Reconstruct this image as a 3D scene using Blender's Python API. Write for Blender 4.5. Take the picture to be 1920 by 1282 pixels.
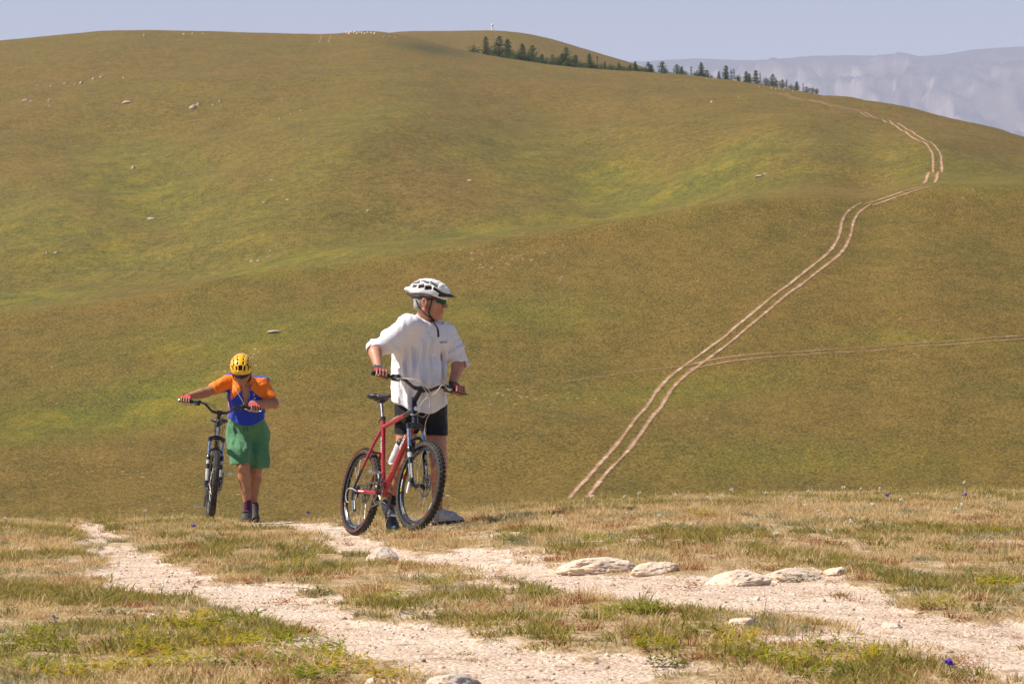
import bpy, bmesh, math, random
import numpy as np
from mathutils import Vector, Matrix, Euler

for _o in list(bpy.data.objects):
    bpy.data.objects.remove(_o, do_unlink=True)
SC = bpy.context.scene
COL = SC.collection
R = math.radians
rng = np.random.default_rng(7)
random.seed(7)

# ------------------------------------------------------------------ camera
F = 5333.33                       # focal length in photograph pixels (100 mm on 36 mm)
cam = bpy.data.cameras.new('camera')
cam.lens = 100.0
cam.sensor_width = 36.0
cam.clip_start = 0.5
cam.clip_end = 60000.0
cam.dof.use_dof = True
cam.dof.focus_distance = 22.0
cam.dof.aperture_fstop = 20.0
cam_o = bpy.data.objects.new('camera', cam)
cam_o.location = (0, 0, 0)
cam_o.rotation_euler = (R(90), 0, 0)
COL.objects.link(cam_o)
SC.camera = cam_o

# ------------------------------------------------------------------ sky and sun
SUN_EL = 49.0
SUN_AZ = 4.0                     # the sun stands on the left, this much towards the camera
sd = Vector((-math.cos(R(SUN_EL)) * math.cos(R(SUN_AZ)),
             -math.cos(R(SUN_EL)) * math.sin(R(SUN_AZ)), math.sin(R(SUN_EL))))
W = bpy.data.worlds.new('World')
SC.world = W
W.use_nodes = True
nt = W.node_tree
bgn = nt.nodes['Background']
sky = nt.nodes.new('ShaderNodeTexSky')
sky.sky_type = 'NISHITA'
sky.sun_disc = False
sky.sun_elevation = R(SUN_EL)
sky.sun_rotation = math.atan2(sd.x, sd.y)
sky.altitude = 1500
sky.air_density = 1.0
sky.dust_density = 0.3
sky.ozone_density = 3.0
tint = nt.nodes.new('ShaderNodeMix'); tint.data_type = 'RGBA'; tint.blend_type = 'MULTIPLY'; tint.inputs[0].default_value = 1.0
tint.inputs[7].default_value = (1.08, 0.98, 0.98, 1)      # summer haze: slightly lavender sky
nt.links.new(sky.outputs['Color'], tint.inputs[6]); nt.links.new(tint.outputs[2], bgn.inputs['Color'])
bgn.inputs['Strength'].default_value = 0.06
sl = bpy.data.lights.new('sun', 'SUN')
sl.energy = 5.0
sl.angle = R(0.53)
sl.color = (1.0, 0.91, 0.80)
sun_o = bpy.data.objects.new('sun', sl)
sun_o.rotation_euler = sd.to_track_quat('Z', 'Y').to_euler()
COL.objects.link(sun_o)
SC.view_settings.view_transform = 'Standard'
SC.view_settings.look = 'None'
SC.view_settings.exposure = 0.90
SC.view_settings.gamma = 1.0
SC.render.engine = 'CYCLES'
SC.cycles.max_bounces = 6
SC.cycles.volume_bounces = 0
SC.cycles.use_denoising = True

# ------------------------------------------------------------------ small helpers
def prop(o, label=None, cat=None, group=None, kind=None):
    if label: o['label'] = label
    if cat: o['category'] = cat
    if group: o['group'] = group
    if kind: o['kind'] = kind
    return o

def link(o, parent=None):
    COL.objects.link(o)
    if parent is not None:
        o.parent = parent
    return o

def empty(name, loc=(0, 0, 0), M=None):
    o = bpy.data.objects.new(name, None)
    o.empty_display_size = 0.1
    if M is not None:
        o.matrix_world = M
    else:
        o.location = loc
    COL.objects.link(o)
    return o

def mesh_np(name, v, f, mat=None, smooth=True):
    """v (n,3); f (m,4) or (m,3) arrays"""
    me = bpy.data.meshes.new(name)
    v = np.asarray(v, dtype=np.float32)
    f = np.asarray(f, dtype=np.int32)
    k = f.shape[1]
    me.vertices.add(len(v))
    me.vertices.foreach_set('co', v.ravel())
    me.loops.add(len(f) * k)
    me.loops.foreach_set('vertex_index', f.ravel())
    me.polygons.add(len(f))
    me.polygons.foreach_set('loop_start', np.arange(len(f), dtype=np.int32) * k)
    me.polygons.foreach_set('loop_total', np.full(len(f), k, dtype=np.int32))
    me.update(calc_edges=True)
    me.validate()
    if smooth:
        me.polygons.foreach_set('use_smooth', np.ones(len(me.polygons), dtype=bool))
    if mat is not None:
        me.materials.append(mat)
    return me

def ob(name, me, parent=None, M=None):
    o = bpy.data.objects.new(name, me)
    if M is not None:
        o.matrix_local = M
    return link(o, parent)

def bm_obj(name, bm, mat, parent=None, smooth=True, M=None):
    me = bpy.data.meshes.new(name)
    bmesh.ops.recalc_face_normals(bm, faces=bm.faces[:])
    bm.to_mesh(me)
    bm.free()
    if smooth:
        me.polygons.foreach_set('use_smooth', np.ones(len(me.polygons), dtype=bool))
        try:
            me.set_sharp_from_angle(angle=R(40))
        except Exception:
            pass
    me.materials.append(mat)
    return ob(name, me, parent, M)

_ORD = 'first second third fourth fifth sixth seventh eighth ninth tenth eleventh twelfth thirteenth fourteenth fifteenth sixteenth seventeenth eighteenth nineteenth'.split()
_TENS = {2: 'twenty', 3: 'thirty', 4: 'forty', 5: 'fifty', 6: 'sixty', 7: 'seventy'}
def ordinal(k):
    if k <= 19: return _ORD[k - 1]
    t, r_ = divmod(k, 10)
    return _TENS[t] + '-' + _ORD[r_ - 1] if r_ else _TENS[t][:-1] + 'ieth'

# vectorised value noise (numpy)
def _hash(ix, iy, iz, seed):
    h = (ix.astype(np.int64) * 374761393 + iy.astype(np.int64) * 668265263 + iz.astype(np.int64) * 2147483647 + seed * 974634777) & 0xffffffff
    h = ((h ^ (h >> 13)) * 1274126177) & 0xffffffff
    h = ((h ^ (h >> 16)) * 2246822519) & 0xffffffff
    return ((h ^ (h >> 15)) & 0xffffff) / float(0xffffff) * 2 - 1

def vnoise(x, y, z=None, seed=0):
    x = np.asarray(x, dtype=np.float64); y = np.asarray(y, dtype=np.float64)
    z = np.zeros_like(x) if z is None else np.asarray(z, dtype=np.float64)
    x, y, z = np.broadcast_arrays(x, y, z)
    ix = np.floor(x); iy = np.floor(y); iz = np.floor(z)
    fx = x - ix; fy = y - iy; fz = z - iz
    fx = fx * fx * fx * (fx * (fx * 6 - 15) + 10)
    fy = fy * fy * fy * (fy * (fy * 6 - 15) + 10)
    fz = fz * fz * fz * (fz * (fz * 6 - 15) + 10)
    r = 0
    for a in (0, 1):
        for b in (0, 1):
            for c in (0, 1):
                w = (fx if a else 1 - fx) * (fy if b else 1 - fy) * (fz if c else 1 - fz)
                r = r + w * _hash(ix + a, iy + b, iz + c, seed)
    return r

def fbm(x, y, z=None, octv=4, seed=0, gain=0.5):
    r = 0; a = 1.0; s = 1.0; t = 0
    for i in range(octv):
        r = r + a * vnoise(x * s, y * s, None if z is None else z * s, seed + i * 17)
        t += a; a *= gain; s *= 2.03
    return r / t

def sstep(a, b, x):
    t = np.clip((x - a) / (b - a), 0, 1)
    return t * t * (3 - 2 * t)

# ------------------------------------------------------------------ node helpers
def new_mat(name):
    m = bpy.data.materials.new(name)
    m.use_nodes = True
    n = m.node_tree
    b = n.nodes['Principled BSDF']
    return m, n, b

def N(n, typ, **kw):
    x = n.nodes.new(typ)
    for k, v in kw.items():
        if k == 'ins':
            for kk, vv in v.items():
                x.inputs[kk].default_value = vv
        else:
            setattr(x, k, v)
    return x

def noise(n, vec, scale, detail=4, rough=0.55, lac=2.0, dist=0.0):
    x = N(n, 'ShaderNodeTexNoise')
    x.inputs['Scale'].default_value = scale
    x.inputs['Detail'].default_value = detail
    x.inputs['Roughness'].default_value = rough
    x.inputs['Lacunarity'].default_value = lac
    x.inputs['Distortion'].default_value = dist
    if vec is not None:
        n.links.new(vec, x.inputs['Vector'])
    return x.outputs['Fac']

def ramp(n, fac, stops, interp='LINEAR'):
    x = N(n, 'ShaderNodeValToRGB')
    x.color_ramp.interpolation = interp
    e = x.color_ramp.elements
    while len(e) < len(stops):
        e.new(0.5)
    for i, (p, c) in enumerate(stops):
        e[i].position = p
        e[i].color = tuple(c) + (1,) if len(c) == 3 else c
    n.links.new(fac, x.inputs['Fac'])
    return x.outputs['Color']

def rmp(n, fac, a, b, c=0.0, d=1.0):
    x = N(n, 'ShaderNodeMapRange')
    x.inputs['From Min'].default_value = a
    x.inputs['From Max'].default_value = b
    x.inputs['To Min'].default_value = c
    x.inputs['To Max'].default_value = d
    n.links.new(fac, x.inputs['Value'])
    return x.outputs['Result']

def mixc(n, fac, a, b, blend='MIX'):
    x = N(n, 'ShaderNodeMix', data_type='RGBA', blend_type=blend)
    for s, v in ((0, fac), (6, a), (7, b)):
        if isinstance(v, (int, float)):
            x.inputs[s].default_value = v
        elif isinstance(v, tuple):
            x.inputs[s].default_value = v if len(v) == 4 else v + (1,)
        else:
            n.links.new(v, x.inputs[s])
    return x.outputs[2]

def mth(n, op, a, b=None):
    x = N(n, 'ShaderNodeMath', operation=op)
    for i, v in enumerate((a, b)):
        if v is None: continue
        if isinstance(v, (int, float)):
            x.inputs[i].default_value = v
        else:
            n.links.new(v, x.inputs[i])
    return x.outputs[0]

def bump(n, b, h, strength=0.3, dist=0.02):
    x = N(n, 'ShaderNodeBump')
    x.inputs['Strength'].default_value = strength
    x.inputs['Distance'].default_value = dist
    n.links.new(h, x.inputs['Height'])
    n.links.new(x.outputs['Normal'], b.inputs['Normal'])
    return x

def simple(name, col, rough=0.5, metal=0.0, var=0.12, scale=30.0, bumps=0.0, bscale=200.0, spec=0.5, coat=0.0, sheen=0.0, dirt=None):
    """a procedural material: base colour with blotchy variation, roughness variation and fine relief"""
    m, n, b = new_mat(name)
    tc = N(n, 'ShaderNodeTexCoord').outputs['Object']
    f = noise(n, tc, scale, 5, 0.6)
    lo = tuple(max(0, c * (1 - var)) for c in col)
    hi = tuple(min(1, c * (1 + var)) for c in col)
    c = ramp(n, f, [(0.3, lo), (0.7, hi)])
    if dirt:
        g = noise(n, tc, scale * 0.5, 6, 0.7)
        c = mixc(n, rmp(n, g, 0.5, 0.72, 0, dirt[1]), c, dirt[0])
    n.links.new(c, b.inputs['Base Color'])
    n.links.new(rmp(n, f, 0.3, 0.7, max(0, rough - 0.08), min(1, rough + 0.08)), b.inputs['Roughness'])
    b.inputs['Metallic'].default_value = metal
    b.inputs['Specular IOR Level'].default_value = spec
    b.inputs['Coat Weight'].default_value = coat
    b.inputs['Coat Roughness'].default_value = 0.08
    if sheen:
        b.inputs['Sheen Weight'].default_value = sheen
    if bumps:
        bump(n, b, noise(n, tc, bscale, 3, 0.6), bumps, 0.004)
    return m
# ================================================================== TERRAIN
# One height field. u = column (photograph pixel at any distance along that bearing), d = distance ahead in metres.
def ip(x, pts):
    """smooth interpolation through (x,y) points"""
    xs = np.array([p[0] for p in pts], float); ys = np.array([p[1] for p in pts], float)
    return pchip(xs[None, :], ys[None, :], np.asarray(x, float)[None, :])[0]

def pchip(X, Y, q):
    """X,Y (n,k) knots, q (n,m) or (1,m) queries, monotone cubic"""
    n, k = X.shape
    q = np.broadcast_to(q, (n, q.shape[1]))
    h = np.diff(X, axis=1); dl = np.diff(Y, axis=1) / h
    m = np.zeros_like(Y)
    w1 = 2 * h[:, 1:] + h[:, :-1]; w2 = h[:, 1:] + 2 * h[:, :-1]
    same = dl[:, 1:] * dl[:, :-1] > 0
    with np.errstate(divide='ignore', invalid='ignore'):
        hm = (w1 + w2) / (w1 / dl[:, :-1] + w2 / dl[:, 1:])
    m[:, 1:-1] = np.where(same, hm, 0)
    m[:, 0] = dl[:, 0]; m[:, -1] = dl[:, -1]
    out = np.empty(q.shape)
    for i in range(n):
        j = np.clip(np.searchsorted(X[i], q[i], side='right') - 1, 0, k - 2)
        t = (q[i] - X[i, j]) / h[i, j]
        tc_ = np.clip(t, 0, 1)
        a = 2 * tc_**3 - 3 * tc_**2 + 1; b = tc_**3 - 2 * tc_**2 + tc_
        c = -2 * tc_**3 + 3 * tc_**2; e = tc_**3 - tc_**2
        r = a * Y[i, j] + b * h[i, j] * m[i, j] + c * Y[i, j + 1] + e * h[i, j] * m[i, j + 1]
        r = np.where(t < 0, Y[i, 0] + m[i, 0] * (q[i] - X[i, 0]), r)
        r = np.where(t > 1, Y[i, -1] + m[i, -1] * (q[i] - X[i, -1]), r)
        out[i] = r
    return out

U = np.concatenate([np.linspace(-9000, -800, 42)[:-1], np.linspace(-800, -160, 41)[:-1], np.linspace(-160, 2080, 425)[:-1],
                    np.linspace(2080, 2720, 41)[:-1], np.linspace(2720, 11000, 42)])
D = np.concatenate([[0.3, 1, 2, 3, 4, 5], np.arange(5.5, 31, 0.085), np.geomspace(31.2, 230, 46)[:-1],
                    np.geomspace(230, 470, 110)[:-1], np.geomspace(470, 1500, 130)[:-1], np.geomspace(1500, 2600, 40)[:-1],
                    np.geomspace(2600, 36000, 28)])
uc = np.clip(U, -800, 2720)          # the shape flattens out beyond this
# --- foreground, in photograph rows at given distances
def fz(d, pts):
    return -(ip(uc, pts) - 641.0) / F * d
fg = [
 (0.3, np.full_like(uc, -1.12)), (5.0, np.full_like(uc, -1.10)),
 (9.0, fz(9.0, [(-800, 1300), (0, 1297), (960, 1293), (1920, 1296), (2720, 1300)])),
 (12.0, fz(12.0, [(-800, 1176), (0, 1172), (600, 1168), (1100, 1158), (1500, 1156), (1920, 1160), (2720, 1165)])),
 (16.0, fz(16.0, [(-800, 1084), (0, 1082), (500, 1078), (800, 1068), (1130, 1050), (1500, 1044), (1920, 1048), (2720, 1052)])),
 (20.4, fz(20.4, [(-800, 1014), (0, 1012), (440, 1009), (700, 1004), (775, 997), (840, 990), (1000, 975), (1130, 966), (1500, 958), (1920, 960), (2720, 965)])),
 (21.4, fz(21.4, [(-800, 1007), (0, 1005), (440, 1004), (668, 1004.5), (740, 994), (835, 982), (1000, 966), (1130, 957), (1500, 951), (1920, 952), (2720, 955)])),
 (24.0, fz(24.0, [(-800, 994), (0, 990), (440, 989), (668, 985), (840, 974), (1000, 957), (1130, 947), (1500, 938), (1920, 938), (2720, 940)])),
 (26.5, fz(26.5, [(-800, 986), (0, 981), (100, 981), (240, 977), (393, 975), (470, 977), (668, 972), (840, 965), (1000, 950), (1130, 941), (1500, 931), (1920, 927), (2720, 928)])),
 (28.0, fz(28.0, [(-800, 984), (0, 979), (100, 981), (240, 974), (393, 974), (470, 976), (668, 970), (840, 963), (1000, 948), (1130, 939), (1500, 929), (1920, 925), (2720, 925)])),
]
zc = fg[-1][1]
fg += [(31.0, zc - 0.42), (36.0, zc - 1.2), (50.0, zc - 3.2), (80.0, zc - 6.3), (130.0, zc - 10.3), (190.0, zc - 14.6), (225.0, zc - 15.2)]
# --- middle ridge B with the vehicle track
def pz(py, d):
    return -(py - 641.0) / F * d
cB = ip(uc, [(-800, 650), (0, 592), (240, 558), (480, 512), (720, 482), (960, 447), (1200, 407), (1440, 374), (1560, 372), (1625, 376), (1680, 360), (1740, 347), (1920, 349), (2720, 380)])
dB = ip(uc, [(-800, 380), (0, 385), (720, 400), (1440, 425), (1920, 440), (2720, 450)])
b0 = 948.0
for t in (0.0, 0.25, 0.5, 0.75, 0.93, 1.0):
    d = 258 + (dB - 258) * t
    py = b0 + (cB - b0) * (1.22 * t - 0.22 * t * t)
    fg.append((d, pz(py, d)))
cS = ip(uc, [(-800, 140), (-400, 108), (0, 76), (120, 66), (240, 58), (360, 59), (480, 63), (560, 66), (620, 67), (690, 59), (760, 68), (850, 93), (900, 103), (960, 112), (1080, 127),
             (1200, 135), (1320, 146), (1440, 158), (1560, 176), (1680, 200), (1800, 223), (1920, 245), (2320, 340), (2720, 430)])
dS = ip(uc, [(-800, 1350), (700, 1340), (960, 1250), (1200, 1200), (1440, 1080), (1680, 950), (1920, 860), (2720, 800)])
dip = ip(uc, [(-800, 1.0), (900, 1.0), (1300, 0.6), (1600, 0.25), (1700, 0.1), (1920, 0.05), (2720, 0.05)])
fg.append((dB + 35, pz(cB + 20 * dip, dB + 35)))
fg.append((dB + 90, pz(cB + 24 * dip, dB + 90)))
d1 = dB + 150
for t in (0.0, 0.12, 0.25, 0.4, 0.55, 0.7, 0.85, 1.0):
    d = d1 + (dS - d1) * t
    py = cB + (cS - cB) * (1 - (1 - t) ** 1.75)
    fg.append((d, pz(py, d)))
# --- behind the skyline: the hill with the monument, then down to the far plain
cD = ip(uc, [(-800, 400), (500, 260), (640, 110), (700, 70), (760, 65), (850, 62), (920, 60), (980, 64), (1040, 78), (1100, 97), (1160, 116), (1200, 129), (1280, 170), (1400, 300), (1920, 420), (2720, 560)])
fg.append((dS * 1.06, pz(cS + 9, dS * 1.06)))
fg.append((np.full_like(uc, 1560.0), pz(np.maximum(cS + 24, cD - 10), 1560.0)))
fg.append((np.full_like(uc, 1740.0), pz(np.maximum(cS + 6, 0) * 0.45 + cD * 0.55 + 4, 1740.0)))
fg.append((np.full_like(uc, 1900.0), pz(cD, 1900.0)))
fg.append((np.full_like(uc, 2150.0), pz(cD + 60, 2150.0)))
fg.append((np.full_like(uc, 2700.0), np.minimum(pz(cD + 250, 2700.0), 60)))
fg.append((np.full_like(uc, 4200.0), np.full_like(uc, -160.0)))
fg.append((np.full_like(uc, 36000.0), np.full_like(uc, -160.0)))
KX = 1.0 * np.stack([np.broadcast_to(np.asarray(a, float), uc.shape) for a, b in fg], 1)
KZ = 1.0 * np.stack([b for a, b in fg], 1)
_k = np.exp(-0.5 * (np.arange(-12, 13) / 5.0) ** 2); _k /= _k.sum()
for _j in range(10, KX.shape[1]):                     # no creases between neighbouring columns
    for _A in (KX, KZ):
        _p = np.pad(_A[:, _j], 12, mode='edge'); _A[:, _j] = np.convolve(_p, _k, mode='valid')
Z = pchip(KX, KZ, D[None, :])                         # (columns, rows)
UU, DD = np.meshgrid(U, D, indexing='ij')
XX = (UU - 960.0) / F * DD
PYF = 641 - Z / DD * F                                 # photograph row of each terrain point
# relief
def relief(x, y, d):
    far = sstep(230, 270, d)
    near = 1 - sstep(40, 90, d)
    sk = 1 - 0.8 * sstep(900, 1250, d)
    r = far * (fbm(x / 90, y / 130, octv=4, seed=3) * np.interp(d, [230, 420, 560, 800, 1200, 3000], [0.5, 0.5, 3.5, 6.5, 4, 4]) * sk
               + fbm(x / 14, y / 16, octv=3, seed=9) * 0.25)
    r = r + near * (fbm(x / 1.1, y / 1.1, octv=4, seed=21) * 0.022)
    return r
Z = Z + relief(XX, DD, DD)

# broad hollows and spurs of the far hill
PYF = 641 - Z / DD * F
for (cx, cy, rx, ry, rot, h_) in [(270, 345, 190, 120, 15, -3.5), (620, 330, 170, 130, -25, 5.0), (1130, 330, 200, 70, 5, -4.5), (820, 250, 170, 80, 0, 4.5), (1480, 280, 170, 60, 10, 4.0), (60, 300, 160, 120, 0, 2.0), (430, 200, 180, 50, 0, 3.0), (560, 455, 230, 28, -10, -3.5), (950, 400, 250, 20, -9, -3.0), (120, 500, 200, 40, -6, -3.0), (1750, 290, 120, 40, 0, 2.5)]:
    c_, s_ = math.cos(R(rot)), math.sin(R(rot))
    a_ = ((UU - cx) * c_ + (PYF - cy) * s_) / rx; b_ = (-(UU - cx) * s_ + (PYF - cy) * c_) / ry
    Z = Z + h_ * np.exp(-(a_ * a_ + b_ * b_)) * sstep(470, 540, DD) * (1 - sstep(0.82, 0.97, DD / np.broadcast_to(dS[:, None], DD.shape)))
for (cx, cy, rx, ry, rot, h_) in [(250, 760, 260, 60, -8, -1.2), (700, 640, 260, 60, -8, 1.0), (1300, 720, 250, 60, -5, -1.0), (1700, 560, 250, 80, 0, 1.0), (1000, 820, 260, 60, 0, 0.8)]:
    Z = Z + h_ * np.exp(-(((UU - cx) / rx) ** 2 + ((PYF - cy) / ry) ** 2)) * (DD > 235) * (DD < 470)
# --- bare ground of the foreground track, from outlines on the ground
def inside(px, py, poly):
    """signed distance in pixels (positive inside), rows stretched because the ground is seen at a low angle"""
    P = np.array(poly, float); S = np.array([1.0, 3.2])
    q = np.stack([px, py], -1) * S
    P = P * S
    dmin = np.full(px.shape, 1e9); ins = np.zeros(px.shape, bool)
    for i in range(len(P)):
        a = P[i]; b = P[(i + 1) % len(P)]
        ab = b - a
        t = np.clip(((q - a) @ ab) / (ab @ ab), 0, 1)
        dd = np.linalg.norm(q - (a + t[..., None] * ab), axis=-1)
        dmin = np.minimum(dmin, dd)
        cr = ((a[1] > q[..., 1]) != (b[1] > q[..., 1]))
        with np.errstate(divide='ignore', invalid='ignore'):
            xi = (b[0] - a[0]) * (q[..., 1] - a[1]) / (b[1] - a[1]) + a[0]
        ins ^= cr & (q[..., 0] < xi)
    return np.where(ins, dmin, -dmin)

RUT_L = [(100, 965), (112, 985), (136, 1030), (175, 1070), (265, 1108), (380, 1138), (470, 1160), (560, 1190), (640, 1212), (700, 1240), (760, 1290), (900, 1400), (1500, 1400),
         (1330, 1290), (1250, 1258), (1120, 1245), (1010, 1225), (950, 1198), (870, 1186), (750, 1166), (640, 1136), (560, 1110), (470, 1092), (335, 1052), (268, 1022), (220, 985), (205, 965)]
RUT_R = [(415, 960), (440, 982), (540, 998), (620, 1022), (700, 1042), (850, 1062), (980, 1082), (1100, 1112), (1250, 1142), (1380, 1166), (1540, 1192), (1700, 1222), (1800, 1247), (1920, 1268), (2400, 1350),
         (2600, 1300), (1960, 1180), (1860, 1152), (1750, 1134), (1650, 1104), (1585, 1080), (1480, 1066), (1370, 1066), (1250, 1074), (1070, 1058), (1000, 1050), (850, 1032), (720, 1012), (610, 978), (600, 960)]
def dirt_mask(x, y, py):
    px = x / y * F + 960
    s = np.maximum(inside(px, py, RUT_L), inside(px, py, RUT_R))
    s = s * y / F                                      # to metres across
    nz = fbm(x / 0.55, y / 0.9, octv=4, seed=31) * 0.34 + fbm(x / 0.13, y / 0.2, octv=2, seed=35) * 0.10
    m = sstep(-0.09, 0.10, s + nz * 1.05 - 0.03)
    # scattered bare patches in the turf, and turf islands in the bare ground
    pt = fbm(x / 0.42, y / 0.7, octv=3, seed=41)
    m = np.maximum(m, 0.85 * sstep(0.30, 0.50, pt) * sstep(-0.9, -0.2, s))
    return m * (1 - sstep(29.5, 31, y))
nearrow = D < 34
DIRT = np.zeros_like(Z)
DIRT[:, nearrow] = dirt_mask(XX[:, nearrow], DD[:, nearrow], PYF[:, nearrow])
Z = Z - 0.025 * DIRT * (DD < 34)                       # ruts lie a little lower

# --- lush hollows on the hills (plants stay greener where water gathers)
def gauss(px, py, cx, cy, rx, ry, rot=0.0):
    c, s = math.cos(R(rot)), math.sin(R(rot))
    a = ((px - cx) * c + (py - cy) * s) / rx
    b = (-(px - cx) * s + (py - cy) * c) / ry
    return np.exp(-(a * a + b * b))
GREEN = np.zeros_like(Z)
fr = (DD > 235)
for (cx, cy, rx, ry, rot, w) in [(270, 330, 150, 90, 20, .7), (150, 440, 260, 70, 8, .6), (430, 420, 190, 60, -12, .5), (60, 545, 150, 30, -8, .8), (620, 470, 260, 30, -9, .9),
                                 (900, 420, 250, 22, -9, .95), (1150, 330, 130, 60, 10, .9), (1320, 330, 150, 38, -12, .8), (1010, 300, 150, 60, 0, .5), (1060, 390, 170, 30, -8, .7),
                                 (1430, 350, 180, 18, -6, .5), (240, 745, 240, 45, -9, .95), (450, 640, 200, 45, -8, .55), (90, 800, 180, 30, -6, .6), (760, 610, 250, 40, -6, .4),
                                 (980, 590, 180, 35, 0, .35), (1280, 720, 260, 26, -6, .45), (1500, 860, 260, 40, 0, .35), (700, 250, 200, 40, 0, .35), (1780, 330, 200, 30, 4, .5), (1700, 640, 180, 12, 3, .4), (600, 340, 140, 60, -20, .4)]:
    GREEN = np.maximum(GREEN, w * gauss(UU, PYF, cx, cy, rx, ry, rot))
GREEN = np.clip(GREEN * 1.25, 0, 1) * fr
SCRUB = gauss(UU, PYF, 810, 93, 75, 9, 8) * (DD > 900) * (DD < 1360)

nu, nd = len(U), len(D)
idx = np.arange(nu * nd).reshape(nu, nd)
quads = np.stack([idx[:-1, :-1], idx[1:, :-1], idx[1:, 1:], idx[:-1, 1:]], -1).reshape(-1, 4)
verts = np.stack([XX, DD, Z], -1).reshape(-1, 3)

def zg(x, y):
    """terrain height (bilinear) for arrays"""
    x = np.atleast_1d(np.asarray(x, float)); y = np.atleast_1d(np.asarray(y, float))
    u = x / y * F + 960
    i = np.clip(np.searchsorted(U, u) - 1, 0, nu - 2); j = np.clip(np.searchsorted(D, y) - 1, 0, nd - 2)
    a = np.clip((u - U[i]) / (U[i + 1] - U[i]), 0, 1); b = np.clip((y - D[j]) / (D[j + 1] - D[j]), 0, 1)
    return (Z[i, j] * (1 - a) * (1 - b) + Z[i + 1, j] * a * (1 - b) + Z[i, j + 1] * (1 - a) * b + Z[i + 1, j + 1] * a * b)
def field(A, x, y):
    u = x / y * F + 960
    i = np.clip(np.searchsorted(U, u), 0, nu - 1); j = np.clip(np.searchsorted(D, y), 0, nd - 1)
    return A[i, j]

def hit(px, py, dmin=6.0, dmax=2500.0):
    """where the bearing (px,py) meets the terrain"""
    ds = np.geomspace(dmin, dmax, 4000)
    x = (px - 960) / F * ds; zr = -(py - 641) / F * ds
    g = zg(x, ds) - zr
    k = np.where(g > 0)[0]
    if len(k) == 0:
        k = [int(np.argmax(g))]
    k = k[0]
    if k > 0 and g[k - 1] < 0:
        t = -g[k - 1] / (g[k] - g[k - 1]); d = ds[k - 1] + t * (ds[k] - ds[k - 1])
    else:
        d = ds[k]
    X = (px - 960) / F * d
    return Vector((X, d, float(zg(X, d)[0])))

# --- ground material
def grass_colour(n, pos, green=None):
    """shared meadow colouring, in metres"""
    sep = N(n, 'ShaderNodeVectorMath', operation='MULTIPLY'); sep.inputs[1].default_value = (1, 0.6, 1)
    n.links.new(pos, sep.inputs[0]); p2 = sep.outputs[0]
    big = noise(n, p2, 0.018, 6, 0.62)
    mid = noise(n, p2, 0.16, 8, 0.7)
    fine = noise(n, pos, 3.4, 6, 0.8)
    c = ramp(n, big, [(0.34, (0.1623, 0.0927, 0.0155)), (0.47, (0.1434, 0.0912, 0.0137)), (0.56, (0.1132, 0.0855, 0.0110)), (0.66, (0.1510, 0.1122, 0.0118))])
    c = mixc(n, rmp(n, mid, 0.48, 0.60, 0, 0.5), c, (0.1962, 0.1246, 0.0265))
    c = mixc(n, rmp(n, mid, 0.50, 0.40, 0, 0.5), c, (0.0830, 0.0710, 0.0110))
    if green is not None:
        g = mth(n, 'MULTIPLY', green, rmp(n, noise(n, p2, 0.05, 6, 0.66), 0.30, 0.52, 0.25, 1.2))
        gc = ramp(n, noise(n, p2, 0.10, 6, 0.7), [(0.38, (0.0592, 0.0924, 0.0085)), (0.5, (0.1142, 0.1302, 0.0073)), (0.60, (0.2091, 0.1733, 0.0098))])
        c = mixc(n, g, c, gc)
    sy = N(n, 'ShaderNodeSeparateXYZ'); n.links.new(pos, sy.inputs[0]); farw = rmp(n, sy.outputs[1], 430, 620, 0.0, 1.0)      # coarser tussocks on the far hill
    ptch = noise(n, p2, 0.33, 5, 0.75)
    c = mixc(n, mth(n, 'MULTIPLY', farw, rmp(n, ptch, 0.50, 0.40, 0, 0.4)), c, mixc(n, 1.0, c, (0.5200, 0.5500, 0.4500), 'MULTIPLY'))
    c = mixc(n, mth(n, 'MULTIPLY', farw, rmp(n, ptch, 0.50, 0.60, 0, 0.5)), c, mixc(n, 1.0, c, (1.5, 1.38, 1.35), 'MULTIPLY'))
    grain = noise(n, p2, 0.75, 7, 0.72)
    c = mixc(n, mth(n, 'MULTIPLY', rmp(n, sy.outputs[1], 430, 620, 0.45, 1.0), rmp(n, grain, 0.51, 0.41, 0, 0.55)), c, (0.0468, 0.0362, 0.0083))
    c = mixc(n, mth(n, 'MULTIPLY', rmp(n, sy.outputs[1], 430, 620, 0.5, 1.0), rmp(n, grain, 0.50, 0.61, 0, 0.55)), c, (0.2264, 0.1557, 0.0388))
    # tufts: dark gaps and pale seed heads
    c = mixc(n, rmp(n, fine, 0.51, 0.43, 0, 0.78), c, (0.0340, 0.0290, 0.0076))
    c = mixc(n, rmp(n, fine, 0.51, 0.59, 0, 0.72), c, (0.2264, 0.1630, 0.0479))
    # small pale stones in places
    vo = N(n, 'ShaderNodeTexVoronoi'); vo.inputs['Scale'].default_value = 0.7
    n.links.new(pos, vo.inputs['Vector'])
    st = mth(n, 'MULTIPLY', rmp(n, vo.outputs['Distance'], 0.16, 0.10), rmp(n, noise(n, p2, 0.05, 5, 0.6), 0.56, 0.66))
    c = mixc(n, mth(n, 'MULTIPLY', st, 0.75), c, (0.50, 0.40, 0.31))
    return c, fine, mid

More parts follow.
